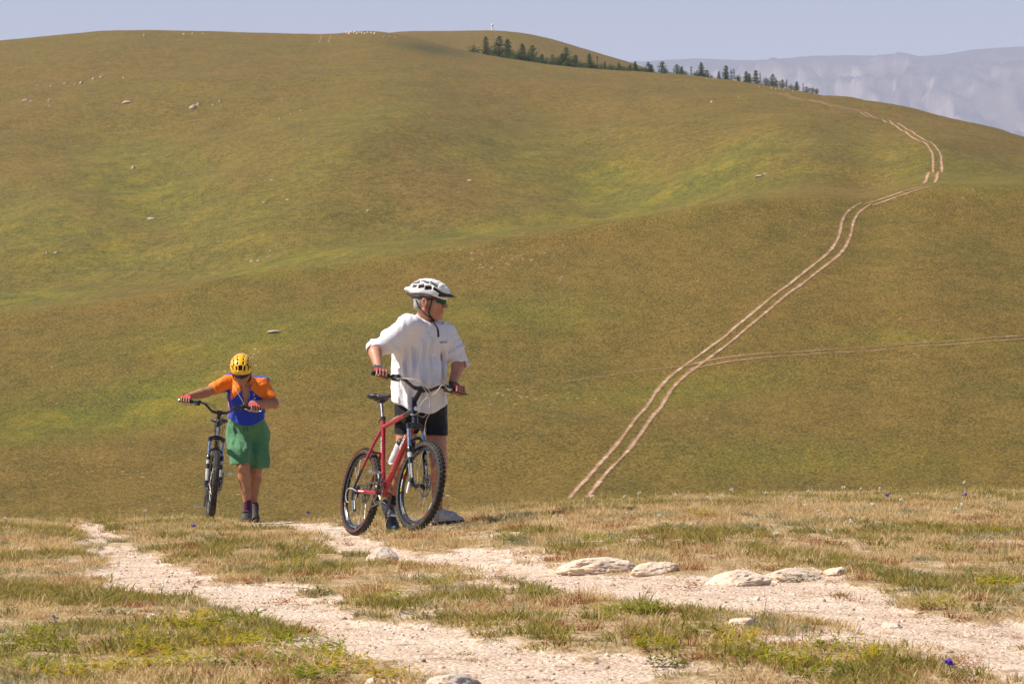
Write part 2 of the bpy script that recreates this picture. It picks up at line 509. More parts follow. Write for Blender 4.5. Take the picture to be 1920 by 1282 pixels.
M_GROUND, n, b = new_mat('meadow_ground')
geo = N(n, 'ShaderNodeNewGeometry').outputs['Position']
at = N(n, 'ShaderNodeAttribute', attribute_name='cover')
sp = N(n, 'ShaderNodeSeparateColor'); n.links.new(at.outputs['Color'], sp.inputs[0])
dirt, green, scrub = sp.outputs[0], sp.outputs[1], sp.outputs[2]
nearf = at.outputs['Alpha']
gc, fine, mid = grass_colour(n, geo, green)
gc = mixc(n, mth(n, 'MULTIPLY', scrub, rmp(n, mid, 0.35, 0.55, 0.3, 1.0)), gc, (0.05, 0.055, 0.016))
# near soil under the turf: brown litter with grit
litter = ramp(n, noise(n, geo, 9, 8, 0.75), [(0.36, (0.20, 0.135, 0.06)), (0.5, (0.38, 0.27, 0.145)), (0.62, (0.54, 0.41, 0.265))])
gc = mixc(n, nearf, gc, litter)
# gravel
gv = N(n, 'ShaderNodeTexVoronoi'); gv.inputs['Scale'].default_value = 55; n.links.new(geo, gv.inputs['Vector'])
gv2 = N(n, 'ShaderNodeTexVoronoi'); gv2.inputs['Scale'].default_value = 130; n.links.new(geo, gv2.inputs['Vector'])
grav = ramp(n, noise(n, geo, 2.2, 6, 0.65), [(0.34, (0.46, 0.32, 0.22)), (0.5, (0.62, 0.475, 0.355)), (0.64, (0.72, 0.595, 0.475))])
cellv = N(n, 'ShaderNodeSeparateColor'); n.links.new(gv.outputs['Color'], cellv.inputs[0])
grav = mixc(n, 0.55, grav, mixc(n, cellv.outputs[0], (0.44, 0.31, 0.215), (0.78, 0.655, 0.535)))
grav = mixc(n, rmp(n, gv2.outputs['Distance'], 0.75, 1.0, 0, 0.35), grav, (0.25, 0.17, 0.11))
fleck = noise(n, geo, 5.5, 7, 0.78)
grav = mixc(n, rmp(n, fleck, 0.545, 0.62, 0, 0.7), grav, mixc(n, noise(n, geo, 40, 3), (0.17, 0.085, 0.045), (0.34, 0.23, 0.13)))
dm = rmp(n, mth(n, 'ADD', dirt, mth(n, 'MULTIPLY', mth(n, 'SUBTRACT', noise(n, geo, 12, 6, 0.7), 0.5), 0.9)), 0.34, 0.62)
c = mixc(n, dm, gc, grav)
n.links.new(c, b.inputs['Base Color'])
b.inputs['Roughness'].default_value = 0.95
b.inputs['Specular IOR Level'].default_value = 0.15
# relief: tussocks far away, grit near
bf = N(n, 'ShaderNodeBump'); bf.inputs['Strength'].default_value = 0.85; bf.inputs['Distance'].default_value = 0.30
n.links.new(mth(n, 'MULTIPLY', noise(n, geo, 1.1, 8, 0.72), mth(n, 'SUBTRACT', 1.0, nearf)), bf.inputs['Height'])
bn = N(n, 'ShaderNodeBump'); bn.inputs['Strength'].default_value = 0.9; bn.inputs['Distance'].default_value = 0.014
hh = mth(n, 'ADD', mth(n, 'MULTIPLY', gv.outputs['Distance'], -0.8), mth(n, 'MULTIPLY', noise(n, geo, 30, 6, 0.7), 1.4))
n.links.new(mth(n, 'MULTIPLY', hh, nearf), bn.inputs['Height'])
n.links.new(bf.outputs['Normal'], bn.inputs['Normal'])
n.links.new(bn.outputs['Normal'], b.inputs['Normal'])

me = mesh_np('ground', verts, quads, M_GROUND)
ca = me.attributes.new('cover', 'FLOAT_COLOR', 'POINT')
NEARF = 1 - sstep(40, 90, DD)
ca.data.foreach_set('color', np.stack([DIRT, GREEN, SCRUB, NEARF], -1).reshape(-1).astype(np.float32))
ground = ob('ground', me)
prop(ground, 'rolling dry grassland with bare gravel ruts in the foreground', 'ground', kind='structure')

# --- far vehicle tracks: two worn ruts draped on the hills
M_TRACK, n, b = new_mat('worn_dirt')
geo = N(n, 'ShaderNodeNewGeometry').outputs['Position']
uv = N(n, 'ShaderNodeUVMap').outputs['UV']
su = N(n, 'ShaderNodeSeparateXYZ'); n.links.new(uv, su.inputs[0])
dc = ramp(n, noise(n, geo, 0.5, 6, 0.65), [(0.36, (0.26, 0.145, 0.074)), (0.52, (0.34, 0.212, 0.124)), (0.64, (0.46, 0.34, 0.24))])
edge = mth(n, 'ABSOLUTE', mth(n, 'SUBTRACT', su.outputs[0], 0.5))
e2 = mth(n, 'ADD', edge, mth(n, 'MULTIPLY', mth(n, 'SUBTRACT', noise(n, geo, 0.9, 7, 0.75), 0.5), 0.75))
wn = noise(n, geo, 0.35, 6, 0.75)
worn = mth(n, 'MULTIPLY', rmp(n, e2, 0.46, 0.14), rmp(n, mth(n, 'ADD', mth(n, 'MULTIPLY', su.outputs[1], 1.05), mth(n, 'MULTIPLY', mth(n, 'SUBTRACT', wn, 0.5), 0.8)), 0.12, 1.0))
n.links.new(dc, b.inputs['Base Color'])
tr = N(n, 'ShaderNodeBsdfTransparent'); mx = N(n, 'ShaderNodeMixShader'); n.links.new(worn, mx.inputs[0])
n.links.new(tr.outputs[0], mx.inputs[1]); n.links.new(b.outputs[0], mx.inputs[2]); n.links.new(mx.outputs[0], n.nodes['Material Output'].inputs['Surface'])      # thin wear: turf shows between the bare spots
b.inputs['Roughness'].default_value = 0.95
b.inputs['Specular IOR Level'].default_value = 0.15

def track(label, pts, gauge, width, wear, single=False):
    P = [hit(px, py, dmin=100) for px, py in pts]
    # resample smoothly in plan
    seg = np.array([[p.x, p.y] for p in P])
    t = np.concatenate([[0], np.cumsum(np.linalg.norm(np.diff(seg, axis=0), axis=1))])
    m = max(20, int(t[-1] / 1.5))
    tt = np.linspace(0, t[-1], m)
    cx = pchip(t[None], seg[None, :, 0], tt[None])[0]; cy = pchip(t[None], seg[None, :, 1], tt[None])[0]
    for _ in range(6):
        cx[1:-1] = (cx[:-2] + 2 * cx[1:-1] + cx[2:]) / 4; cy[1:-1] = (cy[:-2] + 2 * cy[1:-1] + cy[2:]) / 4
    tx = np.gradient(cx); ty = np.gradient(cy); L = np.hypot(tx, ty); nx = -ty / L; ny = tx / L
    V = []; Fc = []; UVS = []
    for s in ((0,) if single else (-1, 1)):
        off = s * gauge / 2 + 0.10 * fbm(tt / 9, tt * 0 + s * 5, octv=2, seed=50)
        w = width * (1 + 0.25 * fbm(tt / 5, tt * 0 + s * 9, octv=3, seed=51))
        base = len(V)
        K = 5
        wr = wear if np.isscalar(wear) else np.interp(tt / t[-1], [a for a, _ in wear], [b_ for _, b_ in wear])
        wr = np.broadcast_to(wr, tt.shape)
        for i in range(m):
            for k in range(K):
                a = k / (K - 1) - 0.5
                x = cx[i] + nx[i] * (off[i] + a * w[i]); y = cy[i] + ny[i] * (off[i] + a * w[i])
                V.append((x, y, 0)); UVS.append((k / (K - 1), wr[i]))
        for i in range(m - 1):
            for k in range(K - 1):
                q = base + i * K + k
                Fc.append((q, q + 1, q + K + 1, q + K))
    V = np.array(V)
    V[:, 2] = zg(V[:, 0], V[:, 1]) + 0.07
    me = mesh_np('dirt_track', V, Fc, M_TRACK)
    ul = me.uv_layers.new(name='UVMap')
    li = np.zeros(len(me.loops), dtype=np.int32); me.loops.foreach_get('vertex_index', li)
    ul.data.foreach_set('uv', np.array(UVS, dtype=np.float32)[li].ravel())
    o = ob('dirt_track', me)
    # upward normals
    prop(o, label, 'track', kind='structure')
    return o
track('main pair of reddish wheel ruts climbing the middle ridge',
      [(1070, 952), (1083, 935), (1120, 890), (1175, 830), (1225, 765), (1262, 712), (1300, 684), (1345, 652), (1400, 606), (1460, 556), (1520, 511), (1566, 474), (1585, 440), (1590, 414), (1604, 393), (1624, 382)],
      1.5, 0.70, [(0, 1), (0.9, 1), (1, 0.7)])
track('short stretch of pale wheel ruts along the crest of the middle ridge',
      [(1628, 384), (1660, 374), (1690, 364), (1715, 356), (1738, 350)], 1.5, 0.8, [(0, .75), (.5, .95), (1, 1)])
track('pale pair of wheel ruts curving up the far hillside',
      [(1742, 344), (1750, 325), (1757, 300), (1752, 282), (1735, 266), (1690, 240), (1620, 212), (1560, 198), (1500, 187), (1445, 174)], 1.75, 0.95, [(0, 1), (.5, 1.1), (.8, 1.15), (1, .75)])
track('thin pale side track from the junction across the slope to the right edge',
      [(1285, 690), (1310, 683), (1350, 676), (1400, 670), (1440, 667), (1490, 664), (1540, 660), (1640, 653), (1720, 648), (1800, 642), (1920, 633), (2080, 622)], 1.5, 0.62, [(0, .9), (.12, .75), (.22, .42), (.40, .40), (.6, .6), (1, .9)])
track('faint wheel ruts running left from the junction of the tracks',
      [(1290, 686), (1230, 692), (1150, 703), (1060, 716), (960, 729)], 1.5, 0.7, [(0, .5), (.4, .36), (1, .24)], single=True)
track('faint looping tyre mark beside the main ruts',
      [(1252, 752), (1262, 775), (1290, 795), (1322, 812), (1325, 822), (1290, 836)], 1.5, 0.3, .22)
track('short pair of worn ruts on the far skyline', [(606, 82), (610, 72), (612, 67)], 4.0, 1.3, .5)
# --- far mountains
def mountains():
    mu = np.linspace(-1200, 3600, 620); md = np.geomspace(17000, 35000, 150)
    A, B = np.meshgrid(mu, md, indexing='ij')
    x = (A - 960) / F * B
    rl = ip(mu, [(-1200, 190), (600, 150), (1100, 122), (1270, 114), (1310, 112.5), (1400, 115), (1500, 110), (1600, 106), (1700, 108), (1760, 105), (1830, 95), (1920, 89), (2100, 80), (2600, 95), (3600, 130)])
    zr = (641 - rl) / F * 30000
    t = np.clip((B - 17000) / (30000 - 17000), 0, 1)
    base = -180 + (zr[:, None] + 180) * (0.35 * t + 0.65 * sstep(0.25, 0.95, t))
    base = np.where(B > 30000, zr[:, None] - (B - 30000) * 0.12, base)
    wx = x + 420 * fbm(x / 1700, B / 1700, octv=3, seed=61)
    rid = 1 - np.abs(fbm(wx / 1300, B / 2600, octv=5, seed=63, gain=0.55)) * 2.2
    rid2 = 1 - np.abs(fbm(wx / 330, B / 700, octv=4, seed=67, gain=0.6)) * 2.0
    amp = sstep(0.12, 0.5, t) * (1 - sstep(0.80, 0.95, t))
    zz = base + amp * ((rid - 0.6) * 360 + (rid2 - 0.6) * 130) + 4 * fbm(x / 200, B / 200, octv=3, seed=68)
    i = np.arange(len(mu) * len(md)).reshape(len(mu), len(md))
    q = np.stack([i[:-1, :-1], i[1:, :-1], i[1:, 1:], i[:-1, 1:]], -1).reshape(-1, 4)
    m, n, b = new_mat('mountain_rock')
    geo = N(n, 'ShaderNodeNewGeometry')
    nz = N(n, 'ShaderNodeSeparateXYZ'); n.links.new(geo.outputs['Normal'], nz.inputs[0])
    f = noise(n, geo.outputs['Position'], 0.006, 8, 0.65)
    st = rmp(n, mth(n, 'ADD', nz.outputs[2], mth(n, 'MULTIPLY', mth(n, 'SUBTRACT', f, 0.5), 0.35)), 0.93, 0.72)
    c = mixc(n, st, (0.018, 0.028, 0.042), (0.20, 0.160, 0.150))
    n.links.new(c, b.inputs['Base Color']); b.inputs['Roughness'].default_value = 1.0
    b.inputs['Specular IOR Level'].default_value = 0.0
    o = ob('mountain', mesh_np('mountain', np.stack([x, B, zz], -1).reshape(-1, 3), q, m))
    prop(o, 'long rocky mountain range pale blue in the distant haze', 'mountain', kind='structure')
mountains()
# --- air: one even box of thin haze round everything
def haze():
    m = bpy.data.materials.new('thin_haze'); m.use_nodes = True; n = m.node_tree
    n.nodes.remove(n.nodes['Principled BSDF'])
    v = N(n, 'ShaderNodeVolumePrincipled')
    v.inputs['Color'].default_value = (0.76, 0.80, 1.0, 1)
    v.inputs['Density'].default_value = 4.5e-5
    v.inputs['Anisotropy'].default_value = 0.0
    n.links.new(v.outputs['Volume'], n.nodes['Material Output'].inputs['Volume'])
    bm = bmesh.new(); bmesh.ops.create_cube(bm, size=1.0)
    x0, x1, y0, y1, z0, z1 = -70000, 70000, -300, 36000, -162, 3500
    for v_ in bm.verts:
        v_.co = ((v_.co.x + .5) * (x1 - x0) + x0, (v_.co.y + .5) * (y1 - y0) + y0, (v_.co.z + .5) * (z1 - z0) + z0)
    o = bm_obj('haze', bm, m, smooth=False)
    prop(o, 'thin blue haze that fades the far mountains', 'haze', kind='stuff')
haze()
# ================================================================== smooth solids: signed distance field on a grid -> one continuous mesh
def V3(p): return np.array(p, dtype=np.float32)

class Field:
    def __init__(s, lo, hi, vox):
        s.lo = V3(lo); s.vox = vox
        s.n = np.ceil((V3(hi) - s.lo) / vox).astype(int) + 1
        s.d = np.full(s.n, 0.2, dtype=np.float32)
        s.ax = [s.lo[i] + np.arange(s.n[i], dtype=np.float32) * vox for i in range(3)]
    def region(s, lo, hi):
        a = np.clip(np.floor((V3(lo) - s.lo) / s.vox).astype(int), 0, s.n)
        b = np.clip(np.ceil((V3(hi) - s.lo) / s.vox).astype(int) + 1, 0, s.n)
        sl = tuple(slice(a[i], b[i]) for i in range(3))
        G = np.meshgrid(*[s.ax[i][sl[i]] for i in range(3)], indexing='ij')
        return sl, np.stack(G, -1)
    def _put(s, lo, hi, fn, k, op):
        m = k + s.vox * 3
        sl, p = s.region(V3(lo) - m, V3(hi) + m)
        if p.size == 0: return s
        e = fn(p).astype(np.float32)
        d = s.d[sl]
        if op == 'add':
            if k > 0:
                h = np.clip(0.5 + 0.5 * (d - e) / k, 0, 1)
                s.d[sl] = d * (1 - h) + e * h - k * h * (1 - h)
            else:
                s.d[sl] = np.minimum(d, e)
        else:
            e = -e
            if k > 0:
                h = np.clip(0.5 - 0.5 * (d - e) / k, 0, 1)
                s.d[sl] = d * (1 - h) + e * h + k * h * (1 - h)
            else:
                s.d[sl] = np.maximum(d, e)
        return s
    def cone(s, a, b, r0, r1, k=0.01, op='add', flat=None, fs=1.0):
        """rounded cone; flat = direction along which it is squeezed by fs (<1 thinner)"""
        a = V3(a); b = V3(b); ab = b - a; L2 = max(float(ab @ ab), 1e-9)
        rm = max(r0, r1) * max(1, 1.0)
        fl = None
        if flat is not None:
            fl = V3(flat); fl = fl / np.linalg.norm(fl)
            rm = rm * max(1, fs)
        def fn(p):
            q = p - a
            t = np.clip((q @ ab) / L2, 0, 1)
            w = q - t[..., None] * ab
            if fl is not None:
                c = w @ fl
                w = w + ((c / fs) - c)[..., None] * fl
                return (np.linalg.norm(w, axis=-1) - (r0 + (r1 - r0) * t)) * min(1, fs)
            return np.linalg.norm(w, axis=-1) - (r0 + (r1 - r0) * t)
        return s._put(np.minimum(a, b) - rm, np.maximum(a, b) + rm, fn, k, op)
    def ell(s, c, r, rot=None, k=0.01, op='add'):
        c = V3(c); r = V3(r); Rm = np.eye(3, dtype=np.float32) if rot is None else np.array(rot, dtype=np.float32)
        m = float(max(r))
        def fn(p):
            q = (p - c) @ Rm            # columns of Rm = local axes
            k0 = np.linalg.norm(q / r, axis=-1); k1 = np.linalg.norm(q / (r * r), axis=-1)
            return k0 * (k0 - 1) / np.maximum(k1, 1e-6)
        return s._put(c - m, c + m, fn, k, op)
    def box(s, c, h, rot=None, rad=0.005, k=0.0, op='add'):
        c = V3(c); h = V3(h); Rm = np.eye(3, dtype=np.float32) if rot is None else np.array(rot, dtype=np.float32)
        m = float(np.linalg.norm(h))
        def fn(p):
            q = np.abs((p - c) @ Rm) - (h - rad)
            return np.linalg.norm(np.maximum(q, 0), axis=-1) + np.minimum(q.max(-1), 0) - rad
        return s._put(c - m, c + m, fn, k, op)
    def chain(s, pts, rad, k=0.012, **kw):
        for i in range(len(pts) - 1):
            s.cone(pts[i], pts[i + 1], rad[i], rad[i + 1], k, **kw)
        return s
    def grid(s):
        return np.stack(np.meshgrid(*s.ax, indexing='ij'), -1)
    def mesh(s, name, mat):
        v, f = surface_nets(s.d, s.lo, s.vox)
        return mesh_np(name, v, f, mat)

def surface_nets(d, lo, vox):
    s = d < 0
    nx, ny, nz = d.shape
    cnt = np.zeros((nx - 1, ny - 1, nz - 1), dtype=np.int8)
    for a in (0, 1):
        for b in (0, 1):
            for c in (0, 1):
                cnt += s[a:nx - 1 + a, b:ny - 1 + b, c:nz - 1 + c]
    act = (cnt > 0) & (cnt < 8)
    I = np.argwhere(act)
    vid = np.full(act.shape, -1, dtype=np.int64); vid[act] = np.arange(len(I))
    acc = np.zeros((len(I), 3)); num = np.zeros(len(I))
    cs = [(a, b, c) for a in (0, 1) for b in (0, 1) for c in (0, 1)]
    vals = {c: d[I[:, 0] + c[0], I[:, 1] + c[1], I[:, 2] + c[2]] for c in cs}
    for c in cs:
        for ax in range(3):
            if c[ax] == 0:
                e = list(c); e[ax] = 1; e = tuple(e)
                a, b = vals[c], vals[e]
                x = (a < 0) != (b < 0)
                with np.errstate(divide='ignore', invalid='ignore'):
                    t = np.where(x, a / (a - b), 0)
                p = np.zeros((len(I), 3)); p[:] = c; p[:, ax] = t
                acc += p * x[:, None]; num += x
    v = (I + acc / num[:, None]) * vox + np.asarray(lo)
    faces = []
    for ax in range(3):
        o1, o2 = [i for i in range(3) if i != ax]
        sl0 = [slice(None)] * 3; sl1 = [slice(None)] * 3
        sl0[ax] = slice(0, -1); sl1[ax] = slice(1, None)
        x = s[tuple(sl0)] != s[tuple(sl1)]
        E = np.argwhere(x)
        E = E[(E[:, o1] > 0) & (E[:, o2] > 0) & (E[:, o1] < d.shape[o1] - 1) & (E[:, o2] < d.shape[o2] - 1)]
        inside_first = s[E[:, 0], E[:, 1], E[:, 2]]
        def cell(da, db):
            q = E.copy(); q[:, o1] -= da; q[:, o2] -= db
            return vid[q[:, 0], q[:, 1], q[:, 2]]
        q = np.stack([cell(1, 1), cell(0, 1), cell(0, 0), cell(1, 0)], -1)
        flip = inside_first if ax != 1 else ~inside_first
        q = np.where(flip[:, None], q, q[:, ::-1])
        faces.append(q)
    return v, np.concatenate(faces)

# ------------------------------------------------------------------ tubes and turned shapes (bmesh)
def tube(bm, pts, rad, seg=10, flat=None, caps=True):
    pts = [Vector(p) for p in pts]
    if isinstance(rad, (int, float)): rad = [rad] * len(pts)
    rings = []
    up = None
    for i, p in enumerate(pts):
        t = (pts[min(i + 1, len(pts) - 1)] - pts[max(i - 1, 0)]).normalized()
        if up is None:
            up = Vector((0, 0, 1)) if abs(t.z) < 0.9 else Vector((0, 1, 0))
        a = (up - t * up.dot(t)).normalized(); b_ = t.cross(a); up = a
        ring = []
        for k in range(seg):
            an = 2 * math.pi * k / seg
            o = a * math.cos(an) * rad[i] * (flat[0] if flat else 1) + b_ * math.sin(an) * rad[i] * (flat[1] if flat else 1)
            ring.append(bm.verts.new(p + o))
        rings.append(ring)
    for i in range(len(rings) - 1):
        for k in range(seg):
            bm.faces.new((rings[i][k], rings[i][(k + 1) % seg], rings[i + 1][(k + 1) % seg], rings[i + 1][k]))
    if caps:
        bm.faces.new(rings[0][::-1]); bm.faces.new(rings[-1])
    return bm

def lathe(bm, prof, seg=48, axis='y', closed=True, off=(0, 0, 0)):
    """profile of (radius, along-axis) turned round the axis"""
    rings = []
    for k in range(seg):
        an = 2 * math.pi * k / seg; c, s_ = math.cos(an), math.sin(an)
        if axis == 'y': rings.append([bm.verts.new((r * c + off[0], h + off[1], r * s_ + off[2])) for r, h in prof])
        else: rings.append([bm.verts.new((r * c + off[0], r * s_ + off[1], h + off[2])) for r, h in prof])
    m = len(prof)
    for k in range(seg):
        A, B = rings[k], rings[(k + 1) % seg]
        for i in range(m if closed else m - 1):
            j = (i + 1) % m
            bm.faces.new((A[i], A[j], B[j], B[i]))
    return bm

def bez(pts, n=24):
    """smooth curve through points"""
    P = np.array([tuple(p) for p in pts], float)
    t = np.concatenate([[0], np.cumsum(np.linalg.norm(np.diff(P, axis=0), axis=1))])
    q = np.linspace(0, t[-1], n)
    # Catmull-Rom
    out = []
    for x in q:
        j = min(max(np.searchsorted(t, x, side='right') - 1, 0), len(P) - 2)
        p0 = P[max(j - 1, 0)]; p1 = P[j]; p2 = P[j + 1]; p3 = P[min(j + 2, len(P) - 1)]
        u = (x - t[j]) / (t[j + 1] - t[j])
        out.append(0.5 * ((2 * p1) + (-p0 + p2) * u + (2 * p0 - 5 * p1 + 4 * p2 - p3) * u * u + (-p0 + 3 * p1 - 3 * p2 + p3) * u ** 3))
    return [Vector(o) for o in out]

def box_bm(bm, c, h, rot=None, bev=0.0):
    r = bmesh.ops.create_cube(bm, size=2.0)
    vs = r['verts']
    Rm = rot if rot is not None else Matrix.Identity(3)
    for v in vs:
        v.co = Vector(c) + Rm @ Vector((v.co.x * h[0], v.co.y * h[1], v.co.z * h[2]))
    if bev:
        es = list({e for v in vs for e in v.link_edges})
        bmesh.ops.bevel(bm, geom=es, offset=bev, segments=2, affect='EDGES', profile=0.5)
    return bm

def text_mesh(s, size, mat, name='lettering', thick=0.0008, shear=0.0):
    cu = bpy.data.curves.new(name, 'FONT')
    cu.body = s; cu.size = size; cu.extrude = thick; cu.align_x = 'CENTER'; cu.align_y = 'CENTER'; cu.shear = shear
    cu.resolution_u = 3
    o = bpy.data.objects.new(name, cu)
    COL.objects.link(o)
    dg = bpy.context.evaluated_depsgraph_get()
    me = bpy.data.meshes.new_from_object(o.evaluated_get(dg))
    bpy.data.objects.remove(o)
    me.materials.clear(); me.materials.append(mat)
    me.name = name
    return me
# ================================================================== BICYCLES
M_RUBBER = simple('tyre_rubber', (0.035, 0.033, 0.030), 0.85, var=0.25, scale=40, bumps=0.4, bscale=180, spec=0.3, dirt=((0.17, 0.12, 0.08), 0.35))
M_RUBBER2 = simple('dusty_tyre_rubber', (0.045, 0.040, 0.036), 0.9, var=0.25, scale=25, bumps=0.4, bscale=180, spec=0.3, dirt=((0.20, 0.15, 0.10), 0.6))
M_REDLINE = simple('red_tyre_line', (0.22, 0.035, 0.03), 0.8, var=0.2)
M_RED = simple('red_paint', (0.31, 0.004, 0.014), 0.28, var=0.06, coat=0.8, dirt=((0.16, 0.02, 0.02), 0.25))
M_BLACKP = simple('black_paint', (0.010, 0.011, 0.014), 0.25, var=0.2, coat=0.5)
M_NAVY = simple('dark_anodised', (0.016, 0.019, 0.028), 0.35, 0.3, var=0.2)
M_WHITEP = simple('white_paint', (0.72, 0.71, 0.68), 0.4, var=0.06)
M_ALU = simple('brushed_alloy', (0.62, 0.62, 0.63), 0.32, 1.0, var=0.1)
M_DALU = simple('dark_alloy', (0.16, 0.16, 0.17), 0.38, 1.0, var=0.2)
M_STAN = simple('blue_grey_stanchion', (0.40, 0.42, 0.48), 0.22, 0.9, var=0.1)
M_STEEL = simple('worn_steel', (0.30, 0.27, 0.24), 0.4, 1.0, var=0.3)
M_PLASTIC = simple('black_plastic', (0.016, 0.016, 0.018), 0.5, var=0.2)
M_GRIP = simple('grip_rubber', (0.022, 0.022, 0.024), 0.8, var=0.2, bumps=0.5, bscale=300)
M_CABLE = simple('pale_cable_housing', (0.58, 0.54, 0.46), 0.45, var=0.08)
M_BCABLE = simple('black_cable_housing', (0.02, 0.02, 0.02), 0.5)
M_SADDLE = simple('saddle_vinyl', (0.018, 0.019, 0.023), 0.45, var=0.15, bumps=0.2, bscale=150)
M_YEL = simple('yellow_sticker', (0.70, 0.52, 0.02), 0.4, var=0.05)
M_REDST = simple('red_sticker', (0.45, 0.02, 0.02), 0.4, var=0.05)
M_REFL = simple('clear_reflector', (0.72, 0.72, 0.70), 0.15, var=0.05, coat=1.0)
M_BRONZE = simple('bronze_metal', (0.30, 0.16, 0.09), 0.4, 0.8)

HUB_R = 0.335
def tyre_mesh(mat, seg=96, w=0.027):
    bm = bmesh.new()
    prof = []
    Rc = HUB_R - 0.034
    for k in range(14):
        an = R(-118 + 236 * k / 13)
        prof.append((Rc + 0.001 + math.cos(an) * 0.0275, math.sin(an) * w))
    lathe(bm, prof, seg)
    # tread blocks
    def knob(ang, lat, hgt, sx, sy, out):
        c, s_ = math.cos(ang), math.sin(ang)
        yl = lat
        er = Vector((c, 0, s_)); et = Vector((-s_, 0, c)); ey = Vector((0, 1, 0))
        tilt = math.asin(max(-1, min(1, yl / w)))
        nrm = er * math.cos(tilt) + ey * math.sin(tilt)
        sid = ey * math.cos(tilt) - er * math.sin(tilt)
        cen = er * (Rc + 0.001 + math.cos(tilt) * 0.0275) + ey * yl + nrm * (out * 0.5 - 0.001)
        rot = Matrix((et, sid, nrm)).transposed()
        box_bm(bm, cen, (sx, sy, out * 0.5 + 0.001), rot)
    n1 = 58
    for k in range(n1):
        a = 2 * math.pi * k / n1
        knob(a, 0.0065, 0, 0.0065, 0.0048, 0.0055); knob(a + math.pi / n1, -0.0065, 0, 0.0065, 0.0048, 0.0055)
        knob(a + math.pi / n1, 0.0205, 0, 0.0075, 0.0042, 0.0065); knob(a, -0.0205, 0, 0.0075, 0.0042, 0.0065)
    me = bpy.data.meshes.new('tyre'); bmesh.ops.recalc_face_normals(bm, faces=bm.faces[:]); bm.to_mesh(me); bm.free()
    me.materials.append(mat)
    me.polygons.foreach_set('use_smooth', np.ones(len(me.polygons), dtype=bool)); me.set_sharp_from_angle(angle=R(35))
    return me

def lathe_mesh(name, prof, mat, seg=64, closed=True):
    bm = bmesh.new(); lathe(bm, prof, seg, closed=closed)
    me = bpy.data.meshes.new(name); bmesh.ops.recalc_face_normals(bm, faces=bm.faces[:]); bm.to_mesh(me); bm.free()
    me.materials.append(mat); me.polygons.foreach_set('use_smooth', np.ones(len(me.polygons), dtype=bool)); me.set_sharp_from_angle(angle=R(30))
    return me

RIM = lathe_mesh('rim', [(0.268, -0.0125), (0.2785, -0.0132), (0.2785, 0.0132), (0.268, 0.0125), (0.262, 0.0115), (0.256, 0.006), (0.256, -0.006), (0.262, -0.0115)], M_BLACKP, 80)
RIMS = lathe_mesh('brake_band', [(0.2685, -0.0136), (0.2775, -0.0140), (0.2775, -0.0130), (0.2685, -0.0130)], M_ALU, 80)
RIMS2 = lathe_mesh('brake_band', [(0.2685, 0.0136), (0.2775, 0.0140), (0.2775, 0.0130), (0.2685, 0.0130)], M_ALU, 80)
HUB = lathe_mesh('hub', [(0.009, -0.05), (0.018, -0.048), (0.029, -0.036), (0.029, -0.032), (0.016, -0.028), (0.014, 0.0), (0.016, 0.028), (0.029, 0.032), (0.029, 0.036), (0.018, 0.048), (0.009, 0.05)], M_PLASTIC, 24)
DISC = None
def disc_mesh():
    bm = bmesh.new()
    lathe(bm, [(0.066, -0.001), (0.080, -0.001), (0.080, 0.001), (0.066, 0.001)], 48)
    for k in range(6):
        a = R(60 * k); b = a + R(28)
        tube(bm, [(0.02 * math.cos(a), 0, 0.02 * math.sin(a)), (0.067 * math.cos(b), 0, 0.067 * math.sin(b))], 0.004, 6, flat=(1, 0.3))
    return bm
_spoke = bmesh.new(); tube(_spoke, [(0, 0, 0), (0, 0, 1)], 0.0012, 5)
SPOKE = bpy.data.meshes.new('spoke'); _spoke.to_mesh(SPOKE); _spoke.free(); SPOKE.materials.append(M_STEEL)
_nip = bmesh.new(); tube(_nip, [(0, 0, -0.004), (0, 0, 0.011)], 0.0026, 6)
NIPPLE = bpy.data.meshes.new('nipple'); _nip.to_mesh(NIPPLE); _nip.free(); NIPPLE.materials.append(M_ALU)

def aim(a, b, scale=True):
    a = Vector(a); b = Vector(b); z = (b - a); L = z.length
    q = z.to_track_quat('Z', 'Y').to_matrix().to_4x4()
    return Matrix.Translation(a) @ q @ Matrix.Diagonal((1, 1, L if scale else 1, 1))

def wheel(parent, M, tyre, redline=False, disc=True, silver=True, reflector=False, name='wheel', spin=0.0):
    w = bpy.data.objects.new(name, None); w.empty_display_size = 0.1
    link(w, parent); w.matrix_local = M @ Matrix.Rotation(spin, 4, 'Y')
    ob('tyre', tyre, w); ob('rim', RIM, w); ob('hub', HUB, w)
    if silver:
        ob('brake_band', RIMS, w); ob('brake_band', RIMS2, w)
    if redline:
        ob('tyre_line', lathe_mesh('tyre_line', [(0.3045, -0.0272), (0.3105, -0.0268), (0.3105, -0.0292), (0.3045, -0.0292)], M_REDLINE, 72), w)
    n_ = 32
    for k in range(n_):
        a = 2 * math.pi * k / n_
        side = 1 if k % 2 else -1
        tw = R(62) * (1 if (k // 2) % 2 else -1)
        h = (0.028 * math.cos(a + tw), side * 0.033, 0.028 * math.sin(a + tw)); e = (0.259 * math.cos(a), side * 0.002, 0.259 * math.sin(a))
        ob('spoke', SPOKE, w, aim(h, e))
        ob('nipple', NIPPLE, w, aim(e, (e[0] * 0.5, side * 0.018, e[2] * 0.5), False))
    if disc:
        o = bm_obj('brake_disc', disc_mesh(), M_DALU, w); o.location = (0, 0.044, 0)
    if reflector:
        bm = bmesh.new(); box_bm(bm, (0, 0, 0), (0.012, 0.008, 0.042), bev=0.007)
        o = bm_obj('spoke_reflector', bm, M_REFL, w); o.matrix_local = Matrix.Rotation(-spin, 4, 'Y') @ Matrix.Translation((-0.16, -0.012, -0.01)) @ Matrix.Rotation(R(12), 4, 'Y')
    return w

